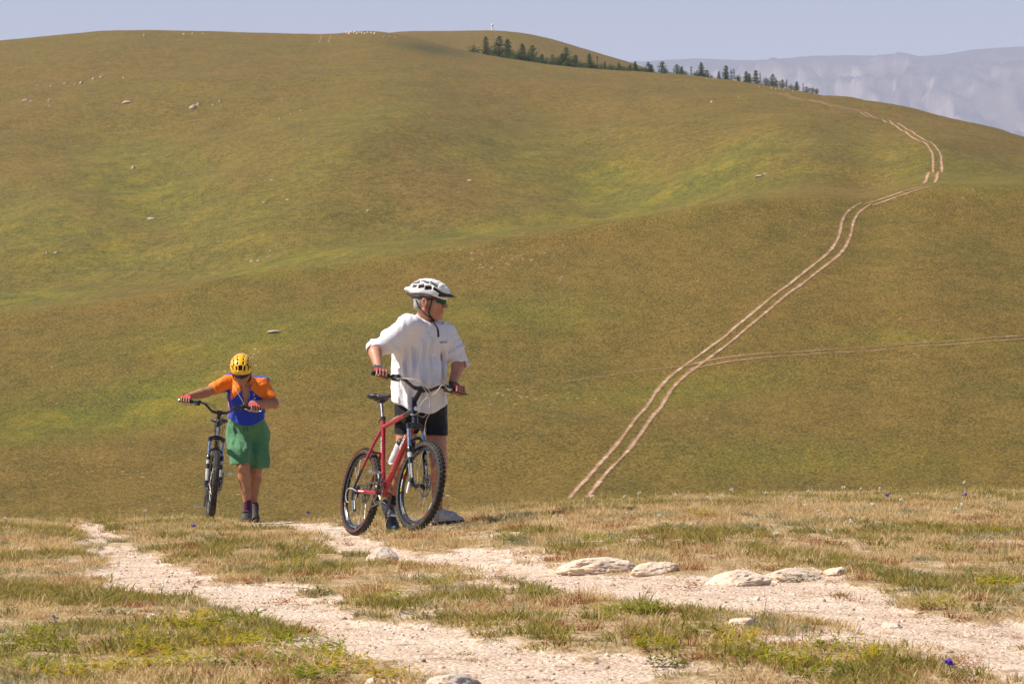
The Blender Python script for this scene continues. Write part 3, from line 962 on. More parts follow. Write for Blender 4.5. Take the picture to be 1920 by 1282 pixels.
AX = Vector((-0.342, 0, 0.94)).normalized()
CROWN = Vector((0.871, 0, 0.763))
def bicycle(name, label, rc, yaw, lean, pitch, steer, S):
    Mw = Matrix.Translation(rc) @ Matrix.Rotation(R(-90 + yaw), 4, 'Z') @ Matrix.Rotation(R(-pitch), 4, 'Y') @ Matrix.Rotation(R(lean), 4, 'X')
    B = empty(name, M=Mw); prop(B, label, 'bicycle', group='mountain bikes being pushed')
    ST = Matrix.Translation(CROWN) @ Matrix.Rotation(R(steer), 4, AX) @ Matrix.Translation(-CROWN)
    fp, fr = S['paint'], S['front']
    BB = Vector((0.43, 0, 0.30)); STt = Vector(S['st']); HT = Vector((0.812, 0, 0.925)); HB = CROWN + AX * 0.03
    # frame
    bm = bmesh.new()
    tube(bm, [BB, STt], 0.0172, 14)
    j = BB.lerp(STt, 0.90)
    jt = HT - AX * 0.022
    tube(bm, [j, j.lerp(jt, 0.70)], [0.017, 0.0195], 14, flat=(1.1, 0.95))
    jd = HB + AX * 0.030
    tube(bm, [jd, jd.lerp(BB, 0.5), BB], [0.022, 0.026, 0.025], 14, flat=(1.05, 0.92))
    tube(bm, [BB + Vector((0, -0.038, 0)), BB + Vector((0, 0.038, 0))], 0.022, 16)
    fo = bm_obj('frame', bm, fp, B)
    bm = bmesh.new()
    sst = BB.lerp(STt, 0.86)
    for s in (-1, 1):
        lo_ = Vector((0.012, s * 0.066, 0.35))
        p = [sst + Vector((-0.005, s * 0.012, 0)), sst + Vector((-0.05, s * 0.040, -0.10)), lo_.lerp(sst, 0.33) + Vector((0, s * 0.012, 0))]
        tube(bm, p, [0.012, 0.0115, 0.011], 10)
        tube(bm, [BB + Vector((-0.02, s * 0.034, 0)), BB + Vector((-0.14, s * 0.050, 0.012)), BB + Vector((-0.33, s * 0.066, 0.028))], [0.014, 0.012, 0.0105], 10, flat=(1.2, 0.9))
    tube(bm, [sst + Vector((-0.075, -0.042, -0.165)), sst + Vector((-0.075, 0.042, -0.165))], 0.008, 8)
    bm_obj('stay', bm, fp, fo)
    for s in (-1, 1):
        bm = bmesh.new()
        lo_ = Vector((0.012, s * 0.066, 0.35))
        tube(bm, [lo_.lerp(sst, 0.33) + Vector((0, s * 0.012, 0)), lo_], [0.011, 0.009], 10)
        tube(bm, [BB + Vector((-0.33, s * 0.066, 0.028)), Vector((0, s * 0.066, 0.335))], [0.0105, 0.009], 10)
        box_bm(bm, (0.0, s * 0.066, 0.34), (0.020, 0.003, 0.026), bev=0.002)
        bm_obj('dropout', bm, M_BLACKP, fo)
    bm = bmesh.new()
    tube(bm, [HB - AX * 0.004, HT + AX * 0.004], 0.0235, 16)
    tube(bm, [j.lerp(jt, 0.70), jt], [0.0196, 0.021], 14, flat=(1.1, 0.95))
    tube(bm, [jd + AX * 0.004 + Vector((0.004, 0, 0)), jd.lerp(BB, 0.06)], [0.0225, 0.0226], 14, flat=(1.05, 0.92))
    bm_obj('head_tube', bm, fr, fo)
    # lettering
    sd_ = (STt - BB).normalized()
    if S['letters']:
        wm = M_WHITEP
        for (t, pos, dr, sz, off) in [('O NIAN', BB.lerp(STt, 0.66), -sd_, 0.034, 0.0176), ('SRIGO', jd.lerp(BB, 0.30), (jd - BB).normalized(), 0.042, 0.0255), ('RINMO', j.lerp(jt, 0.44), (jt - j).normalized(), 0.030, 0.0195)]:
            y = Vector((0, -1, 0)); x = dr.normalized(); up = y.cross(x)
            M = Matrix((x, up, y)).transposed().to_4x4(); M.translation = pos + y * off
            if pos == j.lerp(jt, 0.44):
                y = (Vector((0, -0.75, 0.66))).normalized(); y = (y - x * y.dot(x)).normalized(); up = y.cross(x); M = Matrix((x, up, y)).transposed().to_4x4(); M.translation = pos + y * off * 1.04
            me_ = text_mesh(t, sz, wm, thick=0.0012, shear=0.2)
            ob('lettering', me_, fo, M)
        bm = bmesh.new(); lathe(bm, [(0.0172, -0.006), (0.0186, -0.006), (0.0186, 0.006), (0.0172, 0.006)], 20, 'z')
        o = bm_obj('cable_clamp', bm, M_ALU, fo); q = sd_.to_track_quat('Z', 'Y').to_matrix().to_4x4(); q.translation = BB.lerp(STt, 0.16); o.matrix_local = q
        bm = bmesh.new(); box_bm(bm, (0, 0, 0), (0.05, 0.001, 0.004))
        o = bm_obj('stay_sticker', bm, M_WHITEP, fo); o.matrix_local = Matrix.Translation((0.19, -0.0815, 0.320)) @ Matrix.Rotation(R(4), 4, 'Y')
    # seat post, clamp, saddle
    sad = Vector(S['saddle'])
    bm = bmesh.new(); tube(bm, [BB.lerp(STt, 0.93), sad - Vector((0, 0, 0.055)) + sd_ * 0.0], 0.0138, 14)
    bm_obj('seat_post', bm, M_DALU, B)
    bm = bmesh.new(); tube(bm, [STt - sd_ * 0.004, STt + sd_ * 0.022], 0.0198, 14); tube(bm, [STt + sd_ * 0.01 + Vector((-0.02, -0.012, 0)), STt + sd_ * 0.004 + Vector((-0.035, -0.02, -0.03))], 0.004, 6)
    bm_obj('seat_clamp', bm, M_BLACKP, B)
    f = Field(sad + Vector((-0.17, -0.10, -0.09)), sad + Vector((0.19, 0.10, 0.04)), 0.004)
    f.ell(sad + Vector((-0.085, 0.030, -0.018)), (0.070, 0.050, 0.026), k=0.02); f.ell(sad + Vector((-0.085, -0.030, -0.018)), (0.070, 0.050, 0.026), k=0.02)
    f.cone(sad + Vector((-0.05, 0, -0.022)), sad + Vector((0.13, 0, -0.024)), 0.036, 0.019, 0.02, flat=(0, 0, 1), fs=0.75)
    f.ell(sad + Vector((-0.01, 0, 0.032)), (0.10, 0.05, 0.02), k=0.02, op='sub')
    so = ob('saddle', f.mesh('saddle', M_SADDLE), B)
    bm = bmesh.new()
    for s in (-1, 1):
        tube(bm, bez([sad + Vector((-0.10, s * 0.03, -0.03)), sad + Vector((-0.05, s * 0.024, -0.052)), sad + Vector((0.03, s * 0.022, -0.052)), sad + Vector((0.11, s * 0.012, -0.034))], 10), 0.0036, 6)
    box_bm(bm, sad + Vector((-0.005, 0, -0.056)), (0.022, 0.024, 0.011), bev=0.004)
    bm_obj('saddle_rail', bm, M_PLASTIC, so)
    bm = bmesh.new(); lathe(bm, [(0.0001, 0.0), (0.016, 0.0), (0.017, -0.0015), (0.0001, -0.0025)], 20)
    o = bm_obj('saddle_badge', bm, M_ALU, so); o.matrix_local = Matrix.Translation(sad + Vector((-0.105, -0.0735, -0.016))) @ Matrix.Rotation(R(-22), 4, 'Z') @ Matrix.Diagonal((1.5, 1, 0.8, 1))
    # fork (steered)
    K = bpy.data.objects.new('fork', None); K.empty_display_size = 0.1; link(K, B); K.matrix_local = ST
    fa = Vector((1.07, 0, 0.335)); bm = bmesh.new()
    for s in (-1, 1):
        a = CROWN + Vector((0.012, s * 0.062, 0.004)); 
        tube(bm, [a - AX * 0.17, a + AX * 0.016], 0.0155, 14)
    bm_obj('stanchion', bm, M_STAN, K)
    bm = bmesh.new()
    tube(bm, bez([CROWN + Vector((0.012, -0.062, 0.004)), CROWN + Vector((0, -0.03, 0.022)), CROWN + Vector((0, 0.03, 0.022)), CROWN + Vector((0.012, 0.062, 0.004))], 12), 0.0205, 10)
    for s in (-1, 1):
        tube(bm, [CROWN + Vector((0.012, s * 0.062, 0.004)) - AX * 0.018, CROWN + Vector((0.012, s * 0.062, 0.004)) + AX * 0.020], 0.0195, 14)
    tube(bm, [CROWN, HB + AX * 0.002], 0.019, 12)
    bm_obj('fork_crown', bm, S['fork'], K)
    bm = bmesh.new()
    for s in (-1, 1):
        a = CROWN + Vector((0.012, s * 0.062, 0.004)) - AX * 0.165
        e = fa + Vector((-0.012, s * 0.058, 0.0))
        tube(bm, [a + AX * 0.006, a, a.lerp(e, 0.08), a.lerp(e, 0.5), e - Vector((0, 0, 0.014))], [0.0165, 0.0205, 0.0195, 0.0180, 0.0150], 14)
        tube(bm, [e, fa + Vector((0, s * 0.056, 0))], 0.012, 8)
    arch = [CROWN + Vector((0.012, -0.062, 0.0)) - AX * 0.17, CROWN + Vector((0.055, -0.052, -0.105)), CROWN + Vector((0.075, 0, -0.075)), CROWN + Vector((0.055, 0.052, -0.105)), CROWN + Vector((0.012, 0.062, 0.0)) - AX * 0.17]
    tube(bm, bez(arch, 20), 0.0125, 8, flat=(1.0, 1.3))
    lo = bm_obj('fork_lower', bm, S['fork'], K)
    # fork stickers
    for s in (-1, 1):
        a = CROWN + Vector((0.012, s * 0.062, 0.004)) - AX * 0.165; e = fa + Vector((-0.012, s * 0.058, 0.0))
        for (t0, t1, mt) in ((0.16, 0.29, M_WHITEP), (0.46, 0.86, M_WHITEP)):
            bm = bmesh.new()
            p0 = a.lerp(e, t0); p1 = a.lerp(e, t1); dd = (p1 - p0).normalized()
            # part of a sleeve facing forwards-right
            sd2 = Vector((0, 1, 0)); fw = sd2.cross(dd)
            segs = 6; rr = [0.0190 if t1 < 0.3 else 0.0186, 0.0178 if t1 < 0.3 else 0.0168]
            vs = []
            for q_ in range(segs + 1):
                an = R(-100 + 130 * q_ / segs) if s < 0 else R(-30 + 130 * q_ / segs)
                o_ = fw * -math.cos(an) + sd2 * math.sin(an)
                vs.append((bm.verts.new(p0 + o_ * (rr[0] + 0.0016)), bm.verts.new(p1 + o_ * (rr[1] + 0.0016))))
            for q_ in range(segs):
                if t1 > 0.3 and S['fork_cut'] and q_ in (1, 4): continue
                bm.faces.new((vs[q_][0], vs[q_][1], vs[q_ + 1][1], vs[q_ + 1][0]))
            bmesh.ops.solidify(bm, geom=bm.faces[:], thickness=0.001)
            bm_obj('fork_sticker', bm, mt, K)
    bm = bmesh.new(); box_bm(bm, (1.030, 0.062, 0.395), (0.018, 0.020, 0.030), bev=0.006); box_bm(bm, (1.045, 0.052, 0.40), (0.03, 0.012, 0.016), bev=0.004)
    bm_obj('brake_caliper', bm, M_PLASTIC, K)
    bm = bmesh.new(); tube(bm, [(1.07, -0.075, 0.335), (1.07, 0.075, 0.335)], 0.007, 8); tube(bm, [(1.07, -0.078, 0.335), (1.055, -0.088, 0.36), (1.05, -0.085, 0.40)], 0.005, 6)
    bm_obj('axle_skewer', bm, M_DALU, K)
    # wheels
    wheel(B, ST @ Matrix.Translation((1.07, 0, 0.335)), S['tyre'], False, True, S['silver'], S['reflector'], spin=R(17))
    wheel(B, Matrix.Translation((0, 0, 0.335)), S['tyre'], S['redline'], S['rdisc'], S['silver'], spin=R(5))
    # stem and handlebar (steered)
    HC = Vector(S['bar'])
    H = bpy.data.objects.new('handlebar', None); H.empty_display_size = 0.1; link(H, B); H.matrix_local = ST
    bm = bmesh.new(); tube(bm, [HT + AX * 0.002, HT + AX * 0.018], 0.021, 16); tube(bm, [HT + AX * 0.018, HT + AX * 0.075], 0.0185, 14)
    tube(bm, [HT + AX * 0.05 , HC], [0.020, 0.017], 12); tube(bm, [HC + Vector((0, -0.022, 0)), HC + Vector((0, 0.022, 0))], 0.0225, 14)
    bm_obj('stem', bm, M_NAVY, H)
    hw = S['hw']; rise = S['rise']; sw = S['sweep']
    def barp(y):
        a = abs(y); t = float(sstep(0.05, 0.17, np.array(a)))
        return HC + Vector((-sw * max(0, a - 0.1) / 0.28, y, rise * t))
    bm = bmesh.new(); tube(bm, [barp(y) for y in np.linspace(-hw, hw, 41)], [0.0155 if abs(y) < 0.06 else (0.0125 if abs(y) < 0.16 else 0.0112) for y in np.linspace(-hw, hw, 41)], 10)
    bm_obj('bar', bm, S['barm'], H)
    ends = {}
    for s in (-1, 1):
        g0 = barp(s * (hw - 0.125)); g1 = barp(s * (hw + 0.002))
        bm = bmesh.new(); tube(bm, [g0, g0.lerp(g1, 0.04), g0.lerp(g1, 0.97), g1], [0.0185, 0.0158, 0.0162, 0.0178], 14)
        go = bm_obj('grip', bm, M_GRIP, H)
        bm = bmesh.new(); tube(bm, [g1 - (g1 - g0).normalized() * 0.001, g1 + (g1 - g0).normalized() * 0.007], [0.0175, 0.014], 14)
        bm_obj('bar_end_plug', bm, S['plug'], go)
        ends[s] = (ST @ g0, ST @ g1)
        # shifter, brake clamp, lever
        c0 = barp(s * (hw - 0.165)); bx = (g1 - g0).normalized()
        bm = bmesh.new(); tube(bm, [c0 - bx * 0.02, c0 + bx * 0.02], 0.019, 12)
        box_bm(bm, c0 + Vector((0.024, 0, -0.016)), (0.020, 0.028, 0.014), bev=0.005)
        box_bm(bm, c0 + Vector((0.012, -s * 0.018, 0.012)), (0.018, 0.018, 0.009), bev=0.004)
        lathe(bm, [(0.0001, 0.010), (0.015, 0.010), (0.017, 0.006), (0.017, -0.002), (0.0001, -0.002)], 14, 'z', off=tuple(c0 + Vector((0.022, -s * 0.012, 0.006))))
        bm_obj('shifter', bm, M_PLASTIC, H)
        bm = bmesh.new()
        tube(bm, bez([c0 + Vector((0.045, s * 0.01, -0.016)), c0 + Vector((0.062, s * 0.05, -0.022)), c0 + Vector((0.056, s * 0.10, -0.026)), c0 + Vector((0.050, s * 0.145, -0.022)), c0 + Vector((0.056, s * 0.16, -0.018))], 14), [0.007] * 4 + [0.0055] * 10, 8, flat=(0.8, 1.3))
        bm_obj('brake_lever', bm, S['lever'], H)
        bm = bmesh.new(); box_bm(bm, c0 + Vector((0.036, s * 0.002, -0.014)), (0.016, 0.019, 0.010), bev=0.004)
        bm_obj('lever_clamp', bm, M_ALU if S['letters'] else M_PLASTIC, H)
    # cables
    cab = S['cable']
    L0 = barp(hw - 0.17) + Vector((0.03, 0, -0.01)); R0 = barp(-(hw - 0.17)) + Vector((0.03, 0, -0.01))
    for pts in ([R0, R0 + Vector((0.07, 0.10, 0.0)), HC + Vector((0.11, -0.02, -0.02)), HC + Vector((0.10, 0.035, -0.11)), HC + Vector((0.05, 0.03, -0.20)), HT + Vector((0.0, 0.03, -0.05))],
                [R0 + Vector((0, 0.02, 0.004)), R0 + Vector((0.085, 0.12, 0.004)), HC + Vector((0.13, 0.01, -0.03)), HC + Vector((0.125, 0.05, -0.12)), HC + Vector((0.07, 0.04, -0.22)), CROWN + Vector((0.045, 0.055, -0.02)), CROWN + Vector((0.05, 0.075, -0.16))],
                [L0, L0 + Vector((0.07, -0.09, 0.01)), HC + Vector((0.12, 0.06, -0.02)), HC + Vector((0.11, -0.03, -0.10)), HC + Vector((0.06, -0.035, -0.19)), HT + Vector((0.01, -0.03, -0.06))]):
        bm = bmesh.new(); tube(bm, bez(pts, 30), 0.0026, 6); bm_obj('cable', bm, cab, H)
    if S['bell']:
        bm = bmesh.new(); c0 = HT + Vector((0.045, -0.006, -0.012))
        lathe(bm, [(0.0001, 0.008), (0.014, 0.006), (0.019, -0.004), (0.017, -0.010), (0.0001, -0.012)], 18, 'z')
        o = bm_obj('front_reflector', bm, M_REFL, H); q = Vector((0.85, -0.45, 0.1)).to_track_quat('Z', 'Y').to_matrix().to_4x4(); q.translation = c0; o.matrix_local = q
    # crankset
    Q = bpy.data.objects.new('crankset', None); Q.empty_display_size = 0.1; link(Q, B); Q.matrix_local = Matrix.Translation(BB)
    for r_, y_, mt in ((0.088, -0.046, M_STEEL), (0.070, -0.040, M_DALU)):
        bm = bmesh.new()
        T = 38
        prof = [(r_ - 0.012, y_ - 0.0015), (r_, y_ - 0.0012), (r_, y_ + 0.0012), (r_ - 0.012, y_ + 0.0015)]
        lathe(bm, prof, 64)
        for k in range(T):
            a = 2 * math.pi * k / T
            box_bm(bm, (r_ * math.cos(a), y_, r_ * math.sin(a)), (0.004, 0.0012, 0.0026), Matrix.Rotation(-a, 3, 'Y'))
        for k in range(4):
            a = R(45 + 90 * k); tube(bm, [(0, y_, 0), ((r_ - 0.01) * math.cos(a), y_, (r_ - 0.01) * math.sin(a))], 0.008, 8, flat=(1, 0.4))
        bm_obj('chainring', bm, mt, Q, smooth=False)
    ca_ = R(S['crank'])
    for s in (-1, 1):
        a = ca_ + (math.pi if s > 0 else 0)
        e = Vector((0.17 * math.cos(a), s * 0.078, 0.17 * math.sin(a))); r0 = Vector((0, s * 0.058, 0))
        bm = bmesh.new(); tube(bm, [r0 * 0.4, r0, e * 0.5 + r0 * 0.5 + Vector((0, s * 0.004, 0)), e], [0.016, 0.016, 0.012, 0.0125], 10, flat=(1.1, 0.75))
        bm_obj('crank_arm', bm, S['crankm'], Q)
        bm = bmesh.new(); tube(bm, [e, e + Vector((0, s * 0.10, 0))], 0.006, 8)
        box_bm(bm, e + Vector((0, s * 0.058, 0)), (0.028, 0.022, 0.009), bev=0.003)
        for q_ in (-1, 1):
            box_bm(bm, e + Vector((q_ * 0.036, s * 0.058, 0)), (0.004, 0.030, 0.010), bev=0.002)
        box_bm(bm, e + Vector((0, s * 0.092, 0)), (0.036, 0.004, 0.008), bev=0.002)
        bm_obj('pedal', bm, M_ALU, Q)
    # cassette, chain, derailleurs
    bm = bmesh.new()
    for k in range(7):
        lathe(bm, [(0.012, -0.030 - 0.0036 * k), (0.050 - 0.0046 * k, -0.030 - 0.0036 * k), (0.050 - 0.0046 * k, -0.0316 - 0.0036 * k), (0.012, -0.0316 - 0.0036 * k)], 26, off=(0, 0, 0.335))
    bm_obj('cassette', bm, M_STEEL, B)
    pj1 = Vector((0.022, -0.060, 0.255)); pj2 = Vector((0.055, -0.062, 0.185))
    bm = bmesh.new()
    tube(bm, [(0.0, -0.043, 0.372), BB + Vector((0.01, -0.044, 0.086))], 0.0042, 6)
    tube(bm, [BB + Vector((0, -0.045, -0.087)), pj2 + Vector((0, 0.004, -0.018))], 0.0042, 6)
    tube(bm, [pj2 + Vector((-0.018, 0.004, 0)), pj1 + Vector((0.020, 0.004, 0.0)), (0.036, -0.046, 0.318)], 0.004, 6)
    bm_obj('chain', bm, M_STEEL, B)
    bm = bmesh.new(); tube(bm, [(0.0, -0.070, 0.315), pj1 + Vector((-0.012, -0.012, 0.012)), pj1], [0.013, 0.012, 0.010], 8)
    tube(bm, [pj1, pj2], 0.008, 8, flat=(0.6, 1.6))
    for p_ in (pj1, pj2): lathe(bm, [(0.003, -0.004), (0.016, -0.004), (0.016, 0.004), (0.003, 0.004)], 16, off=tuple(p_ + Vector((0, 0.006, 0))))
    bm_obj('rear_derailleur', bm, M_DALU, B)
    bm = bmesh.new(); box_bm(bm, pj1.lerp(pj2, 0.5) + Vector((0, -0.011, 0)), (0.007, 0.002, 0.046), Matrix.Rotation(R(-24), 3, 'Y'), bev=0.001)
    bm_obj('derailleur_cage', bm, M_ALU, B)
    bm = bmesh.new(); tube(bm, bez([(0.10, -0.080, 0.322), (0.03, -0.085, 0.345), (-0.045, -0.09, 0.345), (-0.075, -0.088, 0.30), (-0.05, -0.085, 0.25), (-0.02, -0.078, 0.245)], 20), 0.0028, 6)
    bm_obj('cable', bm, cab, B)
    bm = bmesh.new(); tube(bm, [BB.lerp(STt, 0.17) + Vector((0.0, -0.03, 0)), BB.lerp(STt, 0.26) + Vector((-0.01, -0.035, 0))], [0.012, 0.010], 8)
    box_bm(bm, BB + Vector((0.03, -0.046, 0.092)), (0.035, 0.008, 0.018), bev=0.004)
    bm_obj('front_derailleur', bm, M_DALU, B)
    return B, Mw, {s: (Mw @ a, Mw @ b) for s, (a, b) in ends.items()}, dict(BB=BB, jd=jd, K=K, ST=ST)

def P(px, py, d):
    return Vector(((px - 960) / F * d, d, -(py - 641) / F * d))

RED = dict(paint=M_RED, front=M_BLACKP, st=(0.265, 0, 0.865), saddle=(0.185, 0, 1.068), letters=True, fork=M_BLACKP, fork_cut=True, tyre=tyre_mesh(M_RUBBER), silver=False, redline=True, rdisc=True, reflector=True,
           bar=(0.880, 0, 1.055), hw=0.385, rise=0.050, sweep=0.055, barm=M_BLACKP, plug=M_PLASTIC, lever=M_PLASTIC, cable=M_CABLE, bell=True, crank=55, crankm=M_DALU)
rc = P(667, 1004, 21.4)
BIKE1, MB1, GR1, INF1 = bicycle('bicycle', 'red and black mountain bike with a bottle held by the man in white', rc, 26.5, -9.5, 5.0, 4.0, RED)
# coloured rim stickers on the front wheel, white rim stickers
_w = [c for c in BIKE1.children if c.name.startswith('wheel')][0]
def rim_sticker(w, a0, a1, mat, spin):
    bm = bmesh.new(); n_ = max(2, int(abs(a1 - a0) / 4)); vs = []
    for k in range(n_ + 1):
        a = R(a0 + (a1 - a0) * k / n_) 
        c, s_ = math.cos(a), math.sin(a)
        vs.append((bm.verts.new((0.2635 * c, -0.0128, 0.2635 * s_)), bm.verts.new((0.2755 * c, -0.0142, 0.2755 * s_))))
    for k in range(n_): bm.faces.new((vs[k][0], vs[k][1], vs[k + 1][1], vs[k + 1][0]))
    bmesh.ops.solidify(bm, geom=bm.faces[:], thickness=0.0006)
    o = bm_obj('rim_sticker', bm, mat, w); o.matrix_local = Matrix.Rotation(-spin, 4, 'Y')
for a0, a1, mt in ((152, 160, M_YEL), (160.5, 168, M_REDST), (168.5, 182, M_WHITEP), (182.5, 188, M_YEL), (192, 230, M_ALU), (300, 312, M_REDST), (318, 330, M_WHITEP)):
    rim_sticker(_w, a0, a1, mt, R(17))
_w2 = [c for c in BIKE1.children if c.name.startswith('wheel')][1]
for a0, a1, mt in ((196, 201, M_YEL), (203, 232, M_WHITEP), (250, 275, M_ALU)):
    rim_sticker(_w2, a0, a1, mt, R(5))
BLK = dict(RED); BLK.update(paint=M_BLACKP, front=M_BLACKP, st=(0.28, 0, 0.78), saddle=(0.20, 0, 0.985), letters=False, fork_cut=False, tyre=tyre_mesh(M_RUBBER2, w=0.029), redline=False, silver=False, reflector=False, rise=0.075, sweep=0.05,
           bar=(0.875, 0, 1.025), hw=0.385, plug=M_ALU, lever=M_ALU, cable=M_BCABLE, bell=False, crank=-98, crankm=M_DALU, barm=M_BLACKP)
rc2 = P(397, 975.5, 27.6)
BIKE2, MB2, GR2, INF2 = bicycle('bicycle', 'black mountain bike with white fork stickers pushed by the cyclist in a yellow helmet', rc2, 5.0, -4.5, 3.0, 5.0, BLK)
_w = [c for c in BIKE2.children if c.name.startswith('wheel')][0]
for a0, a1 in ((20, 60), (95, 130), (150, 185), (215, 250)): rim_sticker(_w, a0, a1, M_WHITEP, R(17))
# white decals on the black head tube
for dz, h_, mt in ((0.030, 0.018, M_WHITEP), (0.075, 0.022, M_WHITEP), (0.165, 0.014, M_BRONZE)):
    bm = bmesh.new(); box_bm(bm, (0, 0, 0), (0.0012, 0.012, h_), bev=0.0008)
    k_ = [c for c in BIKE2.children if c.name.startswith('frame')][0]
    o = bm_obj('head_badge', bm, mt, k_); q = Matrix.Rotation(math.atan2(-0.342, 0.94), 4, 'Y'); q.translation = CROWN + AX * (0.03 + dz) + Vector((0.94, 0, 0.342)) * 0.0242; o.matrix_local = q
# water bottle in the red bike's frame
def bottle():
    d_ = (INF1['jd'] - INF1['BB']).normalized(); up = Vector((-d_.z, 0, d_.x))
    c0 = INF1['BB'].lerp(INF1['jd'], 0.36) + up * 0.064
    q = d_.to_track_quat('Z', 'Y').to_matrix().to_4x4(); q.translation = c0
    T = empty('water_bottle', M=MB1 @ q); prop(T, 'translucent white water bottle with black cap in the red bike frame', 'bottle')
    bm = bmesh.new()
    lathe(bm, [(0.0001, 0.0), (0.032, 0.0), (0.036, 0.006), (0.036, 0.085), (0.033, 0.093), (0.033, 0.103), (0.036, 0.112), (0.036, 0.160), (0.033, 0.172), (0.030, 0.176), (0.0001, 0.176)], 28, 'z', closed=False)
    m, n, b = new_mat('milky_plastic'); b.inputs['Base Color'].default_value = (0.62, 0.63, 0.66, 1); b.inputs['Roughness'].default_value = 0.35
    b.inputs['Subsurface Weight'].default_value = 0.4; b.inputs['Subsurface Radius'].default_value = (0.02, 0.02, 0.02)
    tc = N(n, 'ShaderNodeTexCoord').outputs['Object']; n.links.new(ramp(n, noise(n, tc, 18, 4), [(0.35, (0.52, 0.53, 0.56)), (0.7, (0.70, 0.71, 0.73))]), b.inputs['Base Color'])
    bm_obj('bottle_body', bm, m, T)
    bm = bmesh.new(); lathe(bm, [(0.033, 0.170), (0.034, 0.174), (0.034, 0.196), (0.028, 0.206), (0.014, 0.212), (0.011, 0.226), (0.0001, 0.228)], 24, 'z', closed=False)
    bm_obj('cap', bm, M_PLASTIC, T)
    bm = bmesh.new()
    tube(bm, bez([(0.0, -0.039, 0.03), (0, -0.039, 0.08), (0.0, -0.028, 0.12)], 8), 0.003, 6); tube(bm, bez([(0, 0.039, 0.03), (0, 0.039, 0.08), (0.0, 0.028, 0.12)], 8), 0.003, 6)
    tube(bm, bez([(0.0, -0.039, 0.03), (-0.03, -0.02, 0.002), (-0.03, 0.02, 0.002), (0, 0.039, 0.03)], 10), 0.003, 6)
    o = bm_obj('bottle_cage', bm, M_DALU, BIKE1); o.matrix_local = q
bottle()
# ================================================================== PEOPLE
def skin_mat(name, lo, hi):
    m, n, b = new_mat(name)
    tc = N(n, 'ShaderNodeTexCoord').outputs['Object']
    c = ramp(n, noise(n, tc, 14, 5, 0.6), [(0.32, lo), (0.68, hi)])
    c = mixc(n, rmp(n, noise(n, tc, 160, 3, 0.6), 0.5, 0.7, 0, 0.25), c, tuple(x * 0.6 for x in lo))
    n.links.new(c, b.inputs['Base Color']); b.inputs['Roughness'].default_value = 0.48
    b.inputs['Subsurface Weight'].default_value = 0.12; b.inputs['Subsurface Radius'].default_value = (0.012, 0.005, 0.003); b.inputs['Subsurface Scale'].default_value = 0.4
    bump(n, b, noise(n, tc, 260, 3, 0.6), 0.15, 0.003)
    return m
def cloth_mat(name, col, weave=900.0, rough=0.85, var=0.06, attr=None, sheen=0.2):
    m, n, b = new_mat(name)
    tc = N(n, 'ShaderNodeTexCoord').outputs['Object']
    if attr:
        a = N(n, 'ShaderNodeAttribute', attribute_name=attr).outputs['Color']
        c = mixc(n, rmp(n, noise(n, tc, 40, 4), 0.3, 0.7, 0.0, 0.18), a, mixc(n, 1.0, a, (0.6, 0.6, 0.6), 'MULTIPLY'))
    else:
        c = ramp(n, noise(n, tc, 30, 5, 0.6), [(0.3, tuple(x * (1 - var) for x in col)), (0.7, tuple(min(1, x * (1 + var)) for x in col))])
    n.links.new(c, b.inputs['Base Color']); b.inputs['Roughness'].default_value = rough
    b.inputs['Sheen Weight'].default_value = sheen; b.inputs['Specular IOR Level'].default_value = 0.25
    h = mth(n, 'ADD', mth(n, 'MULTIPLY', noise(n, tc, 55, 4, 0.6), 1.0), mth(n, 'MULTIPLY', noise(n, tc, weave, 2), 0.25))
    bump(n, b, h, 0.35, 0.006)
    return m

SKIN1 = skin_mat('sunburnt_skin', (0.40, 0.165, 0.095), (0.52, 0.25, 0.155))
SKIN2 = skin_mat('tanned_skin', (0.33, 0.145, 0.075), (0.44, 0.215, 0.120))
WHITE_SHIRT = cloth_mat('white_cotton', (0.75, 0.745, 0.785), var=0.03)
BLACK_LYCRA = cloth_mat('black_lycra', (0.010, 0.010, 0.012), rough=0.55, var=0.3, sheen=0.05)
GREEN_COTTON = cloth_mat('green_cotton', (0.075, 0.215, 0.105), var=0.08)
JERSEY = cloth_mat('blue_orange_jersey', (0, 0, 1), attr='dye', rough=0.7)
GLOVE_BLACK = cloth_mat('black_glove', (0.014, 0.013, 0.015), rough=0.7, var=0.3)
GLOVE_RED = cloth_mat('red_glove', (0.62, 0.015, 0.035), rough=0.75, var=0.1)
SHOE_GREY = simple('grey_shoe_mesh', (0.46, 0.46, 0.47), 0.7, var=0.3, scale=35, bumps=0.4, bscale=250, dirt=((0.30, 0.24, 0.18), 0.5))
SHOE_NAVY = simple('navy_shoe', (0.035, 0.05, 0.085), 0.6, var=0.4, scale=30, dirt=((0.30, 0.26, 0.22), 0.5))
SHOE_DARK = simple('dark_hiking_shoe', (0.050, 0.042, 0.038), 0.75, var=0.4, scale=35, bumps=0.4, bscale=200, dirt=((0.20, 0.15, 0.10), 0.5))
SOLE = simple('shoe_sole', (0.06, 0.055, 0.05), 0.85, var=0.3, dirt=((0.30, 0.23, 0.16), 0.6))
SOCK_BLACK = cloth_mat('dark_sock', (0.018, 0.017, 0.022)); SOCK_PURPLE = cloth_mat('purple_sock', (0.08, 0.015, 0.06)); SOCK_GREY = cloth_mat('grey_sock', (0.35, 0.33, 0.33))
HAIR = simple('grey_hair', (0.36, 0.33, 0.31), 0.7, var=0.5, scale=120, bumps=0.8, bscale=400)
HELM_WHITE = simple('white_helmet_shell', (0.74, 0.73, 0.72), 0.28, var=0.05, scale=12, coat=0.4, dirt=((0.45, 0.43, 0.42), 0.35))
